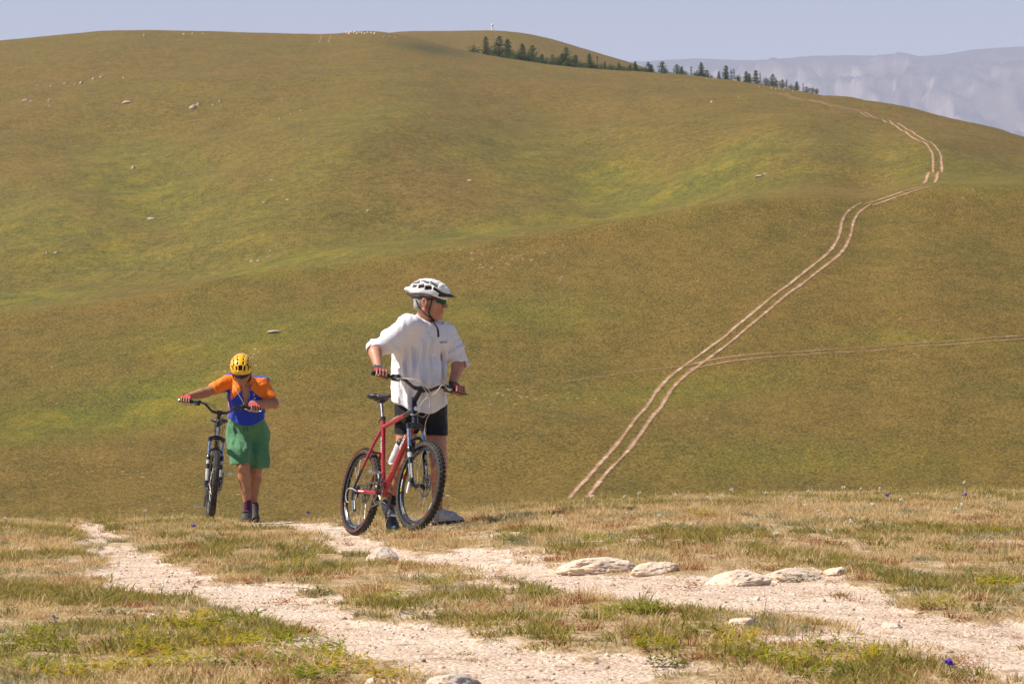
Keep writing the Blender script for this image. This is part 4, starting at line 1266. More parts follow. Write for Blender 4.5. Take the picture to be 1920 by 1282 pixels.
HELM_GREY = simple('charcoal_helmet_foam', (0.055, 0.052, 0.052), 0.6, var=0.25, scale=30, dirt=((0.12, 0.11, 0.10), 0.5))
HELM_YEL = simple('yellow_helmet_shell', (0.76, 0.44, 0.006), 0.22, var=0.05, scale=12, coat=0.8)
HELM_LINE = simple('helmet_liner', (0.012, 0.011, 0.011), 0.8)
VISOR_SMOKE = simple('smoke_visor', (0.045, 0.042, 0.042), 0.3, var=0.2, coat=0.3)
STRAP = simple('black_strap', (0.012, 0.011, 0.012), 0.65, var=0.2)
LENS_DARK = simple('dark_lens', (0.008, 0.008, 0.010), 0.12, var=0.1, coat=1.0)
def lens_mat():
    m, n, b = new_mat('iridescent_lens')
    tc = N(n, 'ShaderNodeTexCoord').outputs['Object']
    lw = N(n, 'ShaderNodeLayerWeight'); lw.inputs['Blend'].default_value = 0.45
    c = ramp(n, mth(n, 'ADD', lw.outputs['Facing'], mth(n, 'MULTIPLY', mth(n, 'SUBTRACT', noise(n, tc, 22, 2), 0.5), 0.5)), [(0.15, (0.0, 0.12, 0.06)), (0.40, (0.0, 0.26, 0.15)), (0.62, (0.01, 0.10, 0.34)), (0.85, (0.10, 0.03, 0.30))])
    n.links.new(c, b.inputs['Base Color']); b.inputs['Metallic'].default_value = 0.35; b.inputs['Roughness'].default_value = 0.15
    return m
LENS_BLUE = lens_mat()

def nv(v): return Vector(v).normalized()
class Man:
    def __init__(s, name, label, base):
        s.E = empty(name, base); s.base = Vector(base); prop(s.E, label, 'person')
    def part(s, name, field, mat, parent=None):
        me = field.mesh(name, mat)
        return s.put(name, me, parent)
    def put(s, name, me, parent=None):
        me.transform(Matrix.Translation(-s.base))
        return ob(name, me, parent or s.E)
    def bm(s, name, bm, mat, parent=None):
        o = bm_obj(name, bm, mat, parent or s.E)
        o.data.transform(Matrix.Translation(-s.base)); return o

def bounds(pts, m):
    A = np.array([tuple(p) for p in pts]); return A.min(0) - m, A.max(0) + m

def hand_points(g0, g1, wrist, fwd):
    """g0 inner end, g1 outer end of the grip"""
    b_ = (g1 - g0).normalized(); c = g0.lerp(g1, 0.52)
    f = (fwd - b_ * fwd.dot(b_)).normalized()
    u = Vector((0, 0, 1)); u = (u - b_ * u.dot(b_) - f * u.dot(f)).normalized()
    fingers = []
    for k, o in enumerate((-0.036, -0.012, 0.012, 0.035)):
        s = (0.95, 1.05, 1.0, 0.82)[k]
        p = c + b_ * o
        fingers.append([p + u * 0.030 - f * 0.006, p + u * 0.026 + f * 0.026, p - u * 0.006 * s + f * 0.035, p - u * 0.028 * s + f * 0.020 * s, p - u * 0.030 * s + f * 0.004])
    palm = c + u * 0.022 - f * 0.030
    thumb = [c - b_ * 0.036 - f * 0.036 + u * 0.008, c - b_ * 0.052 - f * 0.018 - u * 0.018, c - b_ * 0.054 + f * 0.010 - u * 0.030]
    return dict(c=c, b=b_, f=f, u=u, fingers=fingers, palm=palm, thumb=thumb, wrist=wrist)
def hand_field(F_, H, inflate=0.0, glove=False):
    w = H['wrist']
    for k, q in enumerate(H['fingers']):
        r = (0.0098, 0.0102, 0.0098, 0.0085)[k]
        F_.cone(w.lerp(H['palm'], 0.35) + H['b'] * (-0.018 + 0.012 * k), q[0], 0.016 + inflate, 0.0125 + inflate, 0.012)
        if glove:
            F_.cone(q[0], Vector(q[0]).lerp(q[1], 0.75), 0.0120 + inflate, r + inflate, 0.004)
        else:
            F_.cone(q[0], q[1], 0.0115, r, 0.004); F_.cone(q[1], q[2], r, r * 0.93, 0.003); F_.cone(q[2], q[3], r * 0.93, r * 0.85, 0.003); F_.cone(q[3], q[4], r * 0.85, r * 0.72, 0.003)
    F_.cone(w, H['palm'], 0.026 + inflate, 0.024 + inflate, 0.015, flat=H['u'], fs=0.8)
    t = H['thumb']
    F_.cone(H['palm'] - H['b'] * 0.01, t[0], 0.017 + inflate, 0.014 + inflate, 0.012)
    if not glove:
        F_.cone(t[0], t[1], 0.0125, 0.011, 0.004); F_.cone(t[1], t[2], 0.011, 0.009, 0.003)
    else:
        F_.cone(t[0], t[0].lerp(t[1], 0.5), 0.0125 + inflate, 0.0118 + inflate, 0.004)

def head_axes(fdir, roll_up=Vector((0, 0, 1))):
    fx = nv(fdir); uz = (Vector(roll_up) - fx * Vector(roll_up).dot(fx)).normalized(); ly = uz.cross(fx)
    return fx, ly, uz
def head_field(F_, C, ax, s):
    fx, ly, uz = ax
    rot = np.array([[fx.x, ly.x, uz.x], [fx.y, ly.y, uz.y], [fx.z, ly.z, uz.z]])
    def L(x, y, z): return C + (fx * x + ly * y + uz * z) * s
    E = lambda c, r, k=0.01, op='add': F_.ell(L(*c), [q * s for q in r], rot, k * s, op)
    K = lambda a, b, r0, r1, k=0.01, op='add': F_.cone(L(*a), L(*b), r0 * s, r1 * s, k * s, op)
    E((-.012, 0, .035), (.098, .077, .092)); E((.030, 0, -.030), (.062, .060, .085), .02)
    K((-.01, .052, -.055), (.050, .022, -.098), .022, .019, .02); K((-.01, -.052, -.055), (.050, -.022, -.098), .022, .019, .02)
    E((.058, 0, -.100), (.028, .030, .021), .02)
    E((.062, .040, -.022), (.026, .022, .024), .015); E((.062, -.040, -.022), (.026, .022, .024), .015)
    K((.078, -.034, .024), (.078, .034, .024), .013, .013, .015)
    E((.100, .032, .002), (.020, .017, .012), .010, 'sub'); E((.100, -.032, .002), (.020, .017, .012), .010, 'sub')
    E((.084, .032, .002), (.013, .013, .011), .004); E((.084, -.032, .002), (.013, .013, .011), .004)
    K((.090, 0, .004), (.112, 0, -.030), .0085, .0125, .008); E((.100, .010, -.036), (.011, .008, .008), .006); E((.100, -.010, -.036), (.011, .008, .008), .006)
    E((.086, 0, -.062), (.011, .022, .007), .006); E((.084, 0, -.075), (.011, .020, .008), .006)
    E((.098, 0, -.0685), (.013, .022, .0020), .002, 'sub')
    for q in (-1, 1):
        E((-.014, q * .080, -.008), (.021, .009, .035), .006); E((-.010, q * .090, -.004), (.010, .006, .020), .004, 'sub'); E((-.008, q * .080, -.036), (.010, .007, .010), .004)
    return L, rot

def helmet(man, C, ax, s, tilt, shellm, rimm, visorm, vents, tail=0.0, visor=(0.085, 0.05, 0.062), zc=-0.012, label=None, ridges=True):
    fx, ly, uz = ax
    a = R(tilt)
    fx2 = fx * math.cos(a) - uz * math.sin(a); uz2 = uz * math.cos(a) + fx * math.sin(a)
    rot = np.array([[fx2.x, ly.x, uz2.x], [fx2.y, ly.y, uz2.y], [fx2.z, ly.z, uz2.z]])
    def L(x, y, z): return C + (fx2 * x + ly * y + uz2 * z) * s
    Hm = bpy.data.objects.new('helmet', None); Hm.empty_display_size = 0.1; link(Hm, man.E)
    if label: Hm['label'] = label
    O = (0.0, 0, 0.045); r = (0.134, 0.098, 0.092)
    m = 0.21 * s
    lo, hi = Vector(L(*O)) - Vector((m, m, m)), Vector(L(*O)) + Vector((m, m, m))
    f = Field(lo, hi, 0.0036)
    f.ell(L(*O), [q * s for q in r], rot, 0)
    if tail:
        f.cone(L(-0.05, 0, 0.055), L(-0.05 - tail, 0, 0.048), 0.075 * s, 0.022 * s, 0.03, flat=uz2, fs=0.62)
        for q in (-1, 1): f.cone(L(-0.03, q * .05, 0.05), L(-0.04 - tail, q * .018, 0.050), 0.040 * s, 0.016 * s, 0.02, flat=uz2, fs=0.6)
    # ridges between the vents
    for q in ((-0.55, -0.2, 0.2, 0.55) if ridges else ()):
        pts = []
        for t in np.linspace(-70, 78, 9):
            ct = math.cos(R(90 - abs(t))) * (1 if t > 0 else -1)
            zz = math.cos(R(t)); yy = q * math.sqrt(max(0.02, 1 - ct * ct * 0.85))
            pts.append(L(O[0] + ct * (r[0] - .006), yy * (r[1]), O[2] + zz * (r[2] - .004) * math.sqrt(max(0.05, 1 - (yy) ** 2))))
        f.chain(pts, [0.013 * s] * 9, 0.008)
    f.ell(L(*O), [(q - 0.020) * s for q in r], rot, 0.0, 'sub')
    G = f.grid()
    loc = (G - V3(L(0, 0, 0))) @ rot.astype(np.float32) / s
    zcut = zc + 0.012 * np.cos(loc[..., 0] / 0.14 * 3.1) - 0.06 * loc[..., 0] * (loc[..., 0] < 0)
    f.d = np.maximum(f.d, (zcut - loc[..., 2]) * s)
    for (x, phi, hl, hh, sk) in vents:
        for q in ((-1, 1) if phi < 89 else (1,)):
            p = R(phi)
            k = math.sqrt(max(0.05, 1 - (x / r[0]) ** 2))
            yy = q * r[1] * k * math.cos(p); zz = r[2] * k * math.sin(p)
            nn = Vector((x / r[0] ** 2, yy / r[1] ** 2, zz / r[2] ** 2)).normalized()
            tx = Vector((1, 0, 0)); tx = (tx - nn * tx.dot(nn)).normalized(); ty = nn.cross(tx)
            sk_ = R(sk) * q
            tx, ty = tx * math.cos(sk_) + ty * math.sin(sk_), ty * math.cos(sk_) - tx * math.sin(sk_)
            W_ = lambda v: fx2 * v.x + ly * v.y + uz2 * v.z
            Rm = np.array([list(W_(tx)), list(W_(ty)), list(W_(nn))]).T
            c0 = L(O[0] + x, yy, O[2] + zz)
            f.box(c0, (hl * s, hh * s, 0.034), Rm, 0.004, 0.003, 'sub')
    man.part('shell', f, shellm, Hm)
    # lower rim / foam
    f = Field(lo, hi, 0.0042)
    f.ell(L(*O), [(q - 0.006) * s for q in r], rot, 0)
    if tail: f.cone(L(-0.05, 0, 0.03), L(-0.06 - tail * .72, 0, 0.030), 0.075 * s, 0.030 * s, 0.03, flat=uz2, fs=0.7)
    f.ell(L(O[0], 0, O[2]), [(q - 0.020) * s for q in r], rot, 0.0, 'sub')
    f.d = np.maximum(f.d, (loc2(f, L, rot, s)[..., 2] - 0.024) * s)
    zl = loc2(f, L, rot, s)
    zb = zc - 0.030 + 0.022 * sstep(0.0, 0.12, zl[..., 0]) - 0.020 * sstep(-0.02, -0.10, zl[..., 0]) * (zl[..., 0] < 0)
    f.d = np.maximum(f.d, (zb - zl[..., 2]) * s)
    man.part('rim', f, rimm, Hm)
    # dark inside
    f = Field(lo, hi, 0.006)
    f.ell(L(*O), [(q - 0.017) * s for q in r], rot, 0)
    if tail: f.cone(L(-0.05, 0, 0.05), L(-0.045 - tail * .6, 0, 0.044), 0.060 * s, 0.020 * s, 0.03, flat=uz2, fs=0.6)
    f.d = np.maximum(f.d, (zc + 0.004 - loc2(f, L, rot, s)[..., 2]) * s)
    man.part('liner', f, HELM_LINE, Hm)
    # visor: a curved peak
    bm = bmesh.new(); n1, n2 = 15, 6; grid = []
    for i in range(n1):
        an = R(-62 + 124 * i / (n1 - 1)); row = []
        for k in range(n2):
            t = k / (n2 - 1)
            ext = visor[0] * t * max(0.12, math.cos(an) ** 0.8)
            x = math.cos(an) * (r[0] - 0.008) + ext; y = math.sin(an) * (r[1] - 0.004) * (1 - 0.10 * t)
            z = zc + 0.030 - visor[1] * 0.55 * t + 0.010 * math.cos(an * 1.3) - 0.10 * t * (abs(y)) 
            row.append(bm.verts.new(L(x, y, z)))
        grid.append(row)
    for i in range(n1 - 1):
        for k in range(n2 - 1):
            bm.faces.new((grid[i][k], grid[i + 1][k], grid[i + 1][k + 1], grid[i][k + 1]))
    bmesh.ops.solidify(bm, geom=bm.faces[:], thickness=0.003)
    man.bm('visor', bm, visorm, Hm)
    return Hm, L
def loc2(f, L, rot, s):
    return (f.grid() - V3(L(0, 0, 0))) @ rot.astype(np.float32) / s

def lens_patch(man, L, sgn, mat, parent, a0=7, a1=54, z0=-0.024, z1=0.015):
    bm = bmesh.new(); n1, n2 = 9, 5; g = []
    for i in range(n1):
        an = R(a0 + (a1 - a0) * i / (n1 - 1)) * sgn
        tap = 1 - 0.72 * (i / (n1 - 1)) ** 1.8
        g.append([bm.verts.new(L(0.112 * math.cos(an) - 0.003, 0.081 * math.sin(an), 0.004 + (z0 + (z1 - z0) * k / (n2 - 1)) * tap)) for k in range(n2)])
    for i in range(n1 - 1):
        for k in range(n2 - 1):
            bm.faces.new((g[i][k], g[i + 1][k], g[i + 1][k + 1], g[i][k + 1]))
    bmesh.ops.solidify(bm, geom=bm.faces[:], thickness=0.002)
    return man.bm('lens', bm, mat, parent)
def glasses(man, L, mat):
    Gm = bpy.data.objects.new('sunglasses', None); Gm.empty_display_size = 0.05; link(Gm, man.E)
    for q in (-1, 1):
        lens_patch(man, L, q, mat, Gm)
        bm = bmesh.new(); tube(bm, bez([L(.040, q * .073, .012), L(.0, q * .082, .010), L(-.03, q * .084, .006)], 8), 0.0030, 6, flat=(1.6, 0.8)); man.bm('temple_arm', bm, STRAP, Gm)
    bm = bmesh.new(); pts = []
    for an in np.linspace(-66, 66, 17):
        pts.append(L(0.109 * math.cos(R(an)) - 0.004, 0.079 * math.sin(R(an)), 0.004 + 0.017 * (1 - 0.55 * (abs(an) / 66) ** 2)))
    tube(bm, pts, 0.0032, 6); man.bm('glasses_frame', bm, STRAP, Gm)
    return Gm

def fold_noise(p, lat, z, dep, sl, sz, sd_, seed):
    return fbm(lat / sl, z / sz, dep / sd_, octv=3, seed=seed, gain=0.45)

def shoe(man, heel, ball, toe, up, w, upper, sole, name='shoe', parent=None):
    """heel, ball and toe are points on the ground side of the sole"""
    fwd = (toe - heel).normalized(); fw2 = (toe - ball).normalized()
    pts = [heel, ball, toe, heel + Vector((0, 0, .16))]
    lo, hi = bounds(pts, 0.09)
    f = Field(lo, hi, 0.0045)
    up1 = (up - fwd * up.dot(fwd)).normalized()
    f.cone(heel + up1 * .040 + fwd * .035, heel + up1 * .100 + fwd * .040, .040, .045, .02)
    f.cone(heel + up1 * .036 + fwd * .03, ball + up1 * .036, .034, .042, .02)
    f.cone(ball + up1 * .034, toe + up1 * .024 - fw2 * .03, .042, .030, .02, flat=up1, fs=.8)
    f.cone(heel + up1 * .085 + fwd * .07, ball + up1 * .050, .038, .032, .03)
    G = f.grid()
    f.d = np.maximum(f.d, -((G - V3(heel)) @ V3(up1) - 0.012) * 1.0) if (ball - heel).normalized().dot(fw2) > 0.97 else f.d
    so = man.part(name, f, upper)
    f = Field(lo, hi, 0.0045)
    f.cone(heel + up1 * .012 + fwd * .028, ball + up1 * .012, .034, .043, .01, flat=up1, fs=.42)
    f.cone(ball + up1 * .012, toe + up1 * .014 - fw2 * .03, .043, .034, .01, flat=up1, fs=.42)
    man.part('sole', f, sole, so)
    side = fwd.cross(up1)
    for t in (0.25, 0.45, 0.65):
        c = (heel + up1 * .112 + fwd * .065).lerp(ball + up1 * .080, t)
        bm = bmesh.new(); tube(bm, [c - side * .022 - up1 * .006, c + up1 * .003, c + side * .022 - up1 * .006], .0035, 6); man.bm('lace', bm, M_WHITEP if upper is SHOE_GREY else STRAP, so)
    return so

# ------------------------------------------------------------------ the standing man in white
def front_man():
    J = dict(C=P(806, 565, 21.07), neck=P(800, 601, 21.13), chest=P(800, 640, 21.12), waist=P(789, 715, 21.18), pel=P(789, 760, 21.23),
             shR=P(766, 611, 21.00), shL=P(837, 622, 21.20), elR=P(701, 651, 20.98), wrR=P(697, 687, 20.75), elL=P(863, 675, 21.20), wrL=P(859, 707, 21.05),
             hipR=P(766, 768, 21.18), hipL=P(812, 768, 21.28), knR=P(757, 868, 21.12), anR=P(732, 944, 21.34), knL=P(823, 872, 21.14), anL=P(819, 958, 21.26))
    heelR = P(728, 962, 21.40); ballR = P(737, 991, 21.24); toeR = P(746, 994, 21.16)
    base = P(790, 988, 21.15)
    man = Man('person', 'standing cyclist in loose white shirt and white helmet looking aside behind red bike', base)
    T = nv((math.sin(R(14)), -math.cos(R(14)), 0)); Rt = nv((T.y, -T.x, 0)) * -1   # Rt: towards his left (image right)
    Rt = Vector((-T.y, T.x, 0))
    g = GR1
    fwd = (MB1.to_3x3() @ Vector((1, 0, 0)))
    HR = hand_points(g[-1][0], g[-1][1], J['wrR'], fwd); HL = hand_points(g[1][0], g[1][1], J['wrL'], fwd)
    # pull the wrists next to the hands so that the forearms reach the bar
    for H, w, e in ((HR, 'wrR', 'elR'), (HL, 'wrL', 'elL')):
        t_ = H['palm'] - H['f'] * 0.045 + H['u'] * 0.040
        J[w] = t_; H['wrist'] = t_
    ax = head_axes((math.cos(R(-14)), math.sin(R(-14)), -0.04))
    hs = 1.13
    allp = list(J.values()) + [heelR, toeR, HR['c'], HL['c'], J['C'] + Vector((0, 0, .13)), P(858, 990, 21.0)]
    lo, hi = bounds(allp, 0.13)
    f = Field(lo, hi, 0.005)
    # torso under the clothes
    f.cone(J['chest'], J['waist'], .140, .150, .02, flat=T, fs=.60); f.cone(J['waist'], J['pel'], .150, .155, .03, flat=T, fs=.64)
    f.cone(J['shR'], J['shL'], .048, .048, .03)
    f.cone(J['C'] + ax[0] * -.025 + ax[2] * -.05, J['neck'], .066, .070, .02)
    f.cone(J['neck'], J['chest'], .075, .11, .03, flat=T, fs=.8)
    L, rot = head_field(f, J['C'], ax, hs)
    for a, b_, c in (('shR', 'elR', 'wrR'), ('shL', 'elL', 'wrL')):
        f.cone(J[a], J[b_], .036, .040, .02)
        m_ = J[b_].lerp(J[c], .3)
        f.cone(J[b_], m_, .045, .047, .012); f.cone(m_, J[c], .047, .029, .012)
    hand_field(f, HR); hand_field(f, HL)
    for h_, k_, a_ in (('hipR', 'knR', 'anR'), ('hipL', 'knL', 'anL')):
        f.cone(J[h_], J[k_], .092, .060, .03)
        kk = J[k_]; d_ = J[a_] - kk; sh = nv(d_)
        bk = nv(Vector((0, 1, 0)) - sh * sh.y)
        f.cone(kk, kk + d_ * .28 + bk * .018, .057, .058, .02); f.cone(kk + d_ * .28 + bk * .018, kk + d_ * .62 + bk * .006, .058, .044, .02); f.cone(kk + d_ * .62 + bk * .006, J[a_], .044, .038, .015)
        f.ell(kk - bk * .018, (.045, .045, .05), None, .02)
        f.ell(J[a_] + Vector((.022, 0, .01)), (.015, .018, .018), None, .01); f.ell(J[a_] - Vector((.022, 0, -.01)), (.015, .018, .018), None, .01)
    f.cone(J['anR'], heelR + Vector((0, 0, .05)), .036, .03, .01); f.cone(J['anR'], ballR + Vector((0, 0, .035)), .034, .030, .01)
    hl = P(811, 986, 21.30); hl = Vector((hl.x, hl.y, float(zg(hl.x, hl.y)[0]) + .004)); bl = Vector((hl.x + .15, hl.y - .10, float(zg(hl.x + .15, hl.y - .1)[0]) + .004)); tl = Vector((hl.x + .235, hl.y - .155, bl.z + .006))
    f.cone(J['anL'], hl.lerp(bl, .22) + Vector((0, 0, .06)), .034, .026, .01); f.cone(hl.lerp(bl, .22) + Vector((0, 0, .06)), bl + Vector((0, 0, .04)), .026, .024, .01)
    man.part('body', f, SKIN1)
    # ---------- shirt
    lo, hi = bounds([J['neck'] + Vector((0, 0, .03)), J['shR'], J['elR'], J['elL'], P(730, 785, 21.2), P(842, 785, 21.2), J['chest'], J['chest'] + Vector((0, .25, 0)), J['chest'] + Vector((0, -.25, 0))], .13)
    f = Field(lo, hi, 0.0055)
    ch = J['chest'] + T * .0
    f.cone(P(799, 642, 21.12), P(788, 700, 21.17), .190, .204, .03, flat=T, fs=.66)
    f.cone(P(788, 700, 21.17), P(786, 800, 21.21), .208, .214, .03, flat=T, fs=.70)
    f.ell(P(790, 705, 21.15) + T * .05, (.16, .12, .16), None, .06)
    f.cone(J['shR'] + Vector((.02, 0, .002)), J['shL'] - Vector((.02, 0, -.002)), .074, .060, .04)
    f.cone(J['neck'] + Vector((0, 0, -.02)), ch, .098, .13, .05, flat=T, fs=.85)
    f.cone(J['neck'] + ax[0] * -.004 + Vector((0, 0, .012)), J['neck'] + Vector((0, 0, -.02)), .078, .092, .02)
    eR = J['shR'].lerp(J['elR'], 1.04); eL = J['shL'].lerp(J['elL'], 1.02)
    f.cone(J['shR'], J['shR'].lerp(J['elR'], .55) + Vector((.012, 0, -.018)), .088, .086, .04); f.cone(J['shR'].lerp(J['elR'], .55) + Vector((.012, 0, -.018)), eR + (J['wrR'] - J['elR']).normalized() * .035, .076, .056, .03)
    f.cone(J['shL'], J['shL'].lerp(J['elL'], .55), .070, .066, .04); f.cone(J['shL'].lerp(J['elL'], .55), eL + (J['wrL'] - J['elL']).normalized() * .03, .070, .057, .03)
    f.ell(J['elR'], (.060, .060, .060), None, .02); f.ell(J['elL'], (.058, .058, .058), None, .02)
    f.cone(P(748, 650, 21.06), P(765, 680, 21.10), .045, .045, .06)
    G = f.grid(); rel = G - V3(J['waist'])
    lat = rel @ V3(Rt); dep = rel @ V3(T); zz = G[..., 2] - J['waist'].z
    def seg(a, b_):
        q = G - V3(a); ab = V3(b_ - a); t = (q @ ab) / float(ab @ ab); w = np.linalg.norm(q - np.clip(t, 0, 1)[..., None] * ab, axis=-1); return t, w
    tR, wR = seg(J['shR'], J['elR']); tL, wL = seg(J['shL'], J['elL'])
    I = np.abs(f.d) < .05
    lat_, zz_, dep_, tR_, wR_, tL_, wL_ = lat[I], zz[I], dep[I], tR[I], wR[I], tL[I], wL[I]
    armm = np.clip(np.maximum(sstep(.15, .5, tR_) * sstep(.13, .10, wR_), sstep(.15, .5, tL_) * sstep(.13, .10, wL_)), 0, 1)
    n1 = fold_noise(G, lat_ + .25 * zz_ * vnoise(lat_ * 3, zz_ * 2, seed=5), zz_, dep_, .060, .32, .10, 71)
    n2 = fold_noise(G, lat_ * .8 + zz_ * .9, zz_ * .8 - lat_ * .5, dep_, .10, .16, .13, 75)
    n3 = np.where(tR_ * sstep(.2, .16, wR_) > .1, fbm(tR_ / .17 + lat_ * 4, wR_ * 8, dep_ / .12, octv=3, seed=77), fbm(tL_ / .15 + lat_ * 5, wL_ * 8, dep_ / .10, octv=3, seed=79))
    top = sstep(.34, .24, zz_)
    fr_ = sstep(-.02, .05, dep_)
    for s0, s1, z0, z1, am, wd in ((-.105, -.120, -.22, .26, .014, .016), (-.045, -.050, -.20, .30, .016, .015), (.018, .004, -.14, .34, .020, .015), (.085, .125, -.02, .26, .016, .015), (.150, .165, -.20, .10, .012, .014), (-.160, -.150, -.05, .22, .012, .014)):
        t_ = np.clip((.30 - zz_) / .5, 0, 1); cen = s0 + (s1 - s0) * t_ + .008 * np.sin(zz_ * 17 + s0 * 60)
        sh_ = np.exp(-((lat_ - cen) / wd) ** 2) - .8 * np.exp(-((lat_ - cen - wd * 1.7) / (wd * 1.2)) ** 2)
        f.d[I] -= (1.5 * am * sh_ * fr_ * sstep(z0 - .05, z0 + .05, zz_) * sstep(z1 + .04, z1 - .04, zz_)).astype(np.float32)
    f.d[I] += ((n1 * .030 + n2 * .020) * (1 - armm) * (0.35 + 0.65 * top) + n3 * .022 * armm).astype(np.float32)
    hem = P(800, 775, 21.05).z + .075 * (np.clip(np.abs((lat - .01) / .2), 0, 1.2) ** 2) + .006 * np.sin(lat * 40 + dep * 20)
    f.d = np.maximum(f.d, hem - G[..., 2])
    # sleeve ends
    for e_, a_, w_ in ((J['elR'], J['shR'], J['wrR']), (J['elL'], J['shL'], J['wrL'])):
        dn = nv((w_ - e_).normalized() + (e_ - a_).normalized() * .25)
        cut = ((G - V3(e_ + dn * .050)) @ V3(dn))
        near = np.linalg.norm(G - V3(e_ + dn * .05), axis=-1) < .115
        f.d = np.where(near & (np.maximum(tR, tL) > .45), np.maximum(f.d, cut), f.d)
        f.cone(e_ + dn * .042, e_ + dn * .12, .049, .052, .004, 'sub')
    f.cone(J['neck'] + Vector((0, 0, .0)), J['C'], .0705, .085, .004, 'sub')
    nk = np.linalg.norm((G - V3(J['neck']))[..., :2], axis=-1)
    f.d = np.where(nk < .125, np.maximum(f.d, ((G - V3(J['neck'] + Vector((0, 0, .030)))) @ V3(nv((.36, -.30, .88))))), f.d)
    sh = man.part('shirt', f, WHITE_SHIRT)
    # small dark print on the chest, wrapped on the cloth
    from mathutils.bvhtree import BVHTree
    dg = bpy.context.evaluated_depsgraph_get()
    bv = BVHTree.FromPolygons([tuple(v.co) for v in sh.data.vertices], [tuple(p.vertices) for p in sh.data.polygons])
    def on_shirt(px, py, d0=20.0, lift=.0025):
        o = Vector((0, 0, 0)) - man.base; dr = P(px, py, 1.0).normalized()
        h, nrm, _, _ = bv.ray_cast(o, dr)
        return (h + nrm * lift, nrm) if h is not None else (P(px, py, 21) - man.base, -dr)
    me_ = text_mesh('QRA.D', .018, M_BLACKP, 'print', .0004)
    bmt = bmesh.new(); bmt.from_mesh(me_); bmesh.ops.subdivide_edges(bmt, edges=[e for e in bmt.edges if e.calc_length() > .006], cuts=1)
    for v in bmt.verts:
        px = 831 + v.co.x * 252; py = 641.5 - v.co.y * 252 * 1.15 - v.co.x * 20
        h, nrm = on_shirt(px, py); v.co = h + nrm * v.co.z
    bmt.to_mesh(me_); bmt.free()
    ob('chest_print', me_, sh)
    # ---------- shorts
    lo, hi = bounds([J['hipR'], J['hipL'], J['knR'], J['knL'], J['pel']], .16)
    f = Field(lo, hi, .0055)
    f.cone(J['waist'], J['pel'], .175, .180, .03, flat=T, fs=.70)
    f.cone(J['hipR'], J['knR'], .104, .070, .03); f.cone(J['hipL'], J['knL'], .106, .078, .03)
    G = f.grid(); I = np.abs(f.d) < .05; Gi = G[I]; f.d[I] += (fbm(Gi[:, 0] / .05, Gi[:, 2] / .09, Gi[:, 1] / .06, octv=3, seed=91) * .008).astype(np.float32)
    midx = P(790, 800, 21.2).x
    cutz = np.where(G[..., 0] < midx, P(750, 813, 21.1).z, P(820, 816, 21.15).z - .03 * (G[..., 0] - J['knL'].x))
    f.d = np.maximum(f.d, cutz - G[..., 2])
    man.part('shorts', f, BLACK_LYCRA)
    f = Field(*bounds([J['knR']], .16), .005)
    a = J['hipR'].lerp(J['knR'], .52); b_ = J['hipR'].lerp(J['knR'], .80)
    f.cone(a, b_, .079, .069, .0)
    G = f.grid(); dn = nv(b_ - a); f.d = np.maximum(f.d, (G - V3(b_)) @ V3(dn)); f.d = np.maximum(f.d, -(G - V3(a)) @ V3(dn))
    man.part('knee_warmer', f, BLACK_LYCRA)
    # ---------- gloves
    for H in (HR, HL):
        f = Field(*bounds([H['c'], H['wrist']], .09), .0035)
        hand_field(f, H, .0032, True)
        G = f.grid(); wd = nv(H['palm'] - H['wrist']); f.d = np.maximum(f.d, -((G - V3(H['wrist'] - wd * .012)) @ V3(wd)))
        gl = man.part('glove', f, GLOVE_BLACK)
        for q in H['fingers']:
            f = Field(*bounds([q[0], q[1]], .03), .003)
            f.cone(Vector(q[0]).lerp(q[1], .35), Vector(q[0]).lerp(q[1], .78), .0150, .0140, .0); man.part('knuckle_trim', f, GLOVE_RED, gl)
        bm = bmesh.new(); c_ = H['wrist'].lerp(H['palm'], .25); rr = []
        for an in np.linspace(0, 360, 25):
            rr.append(c_ + H['b'] * .036 * math.cos(R(an)) + H['u'].cross(H['b']).cross(H['b']) * -.030 * math.sin(R(an)))
        tube(bm, rr, .004, 6, flat=(.5, 1.8)); man.bm('cuff', bm, M_ALU if H is HR else GLOVE_BLACK, gl)
    # ---------- shoes and socks
    f = Field(*bounds([J['anR'], heelR], .1), .0045); f.cone(J['knR'].lerp(J['anR'], .78), J['anR'], .046, .042, .0); f.cone(J['anR'], heelR + Vector((.005, 0, .06)), .042, .038, .01); man.part('sock', f, SOCK_BLACK)
    s1 = shoe(man, heelR, ballR, toeR, Vector((-.15, -.5, .85)), .09, SHOE_NAVY, SHOE_GREY)
    f = Field(*bounds([J['anL']], .09), .0045); f.cone(J['anL'] + Vector((0, 0, .03)), J['anL'] + Vector((.008, 0, -.04)), .041, .042, .0); man.part('sock', f, SOCK_GREY)
    shoe(man, hl, bl, tl, Vector((0, 0, 1)), .09, SHOE_GREY, SOLE)
    # ---------- hair, helmet, glasses
    f = Field(*bounds([J['C']], .16), .004)
    rotm = np.array(rot)
    f.ell(L(-.014, 0, .030), [q * hs for q in (.102, .0805, .094)], rotm, 0)
    f.cone(L(-.065, -.03, -.03), L(-.065, .03, -.03), .035 * hs, .035 * hs, .02)
    q = (f.grid() - V3(J['C'])) @ rotm.astype(np.float32) / hs
    keep = np.maximum(q[..., 0] - (.020 - .35 * np.clip(.02 - q[..., 2], 0, .2)), -(q[..., 2] + .072 - .25 * np.clip(q[..., 0] + .06, -.1, .1)))
    f.d = np.maximum(f.d, keep * hs)
    f.ell(L(-.012, -.083, -.010), [.026, .016, .038], rotm, .0, 'sub'); f.ell(L(-.012, .083, -.010), [.026, .016, .038], rotm, .0, 'sub')
    man.part('hair', f, HAIR)
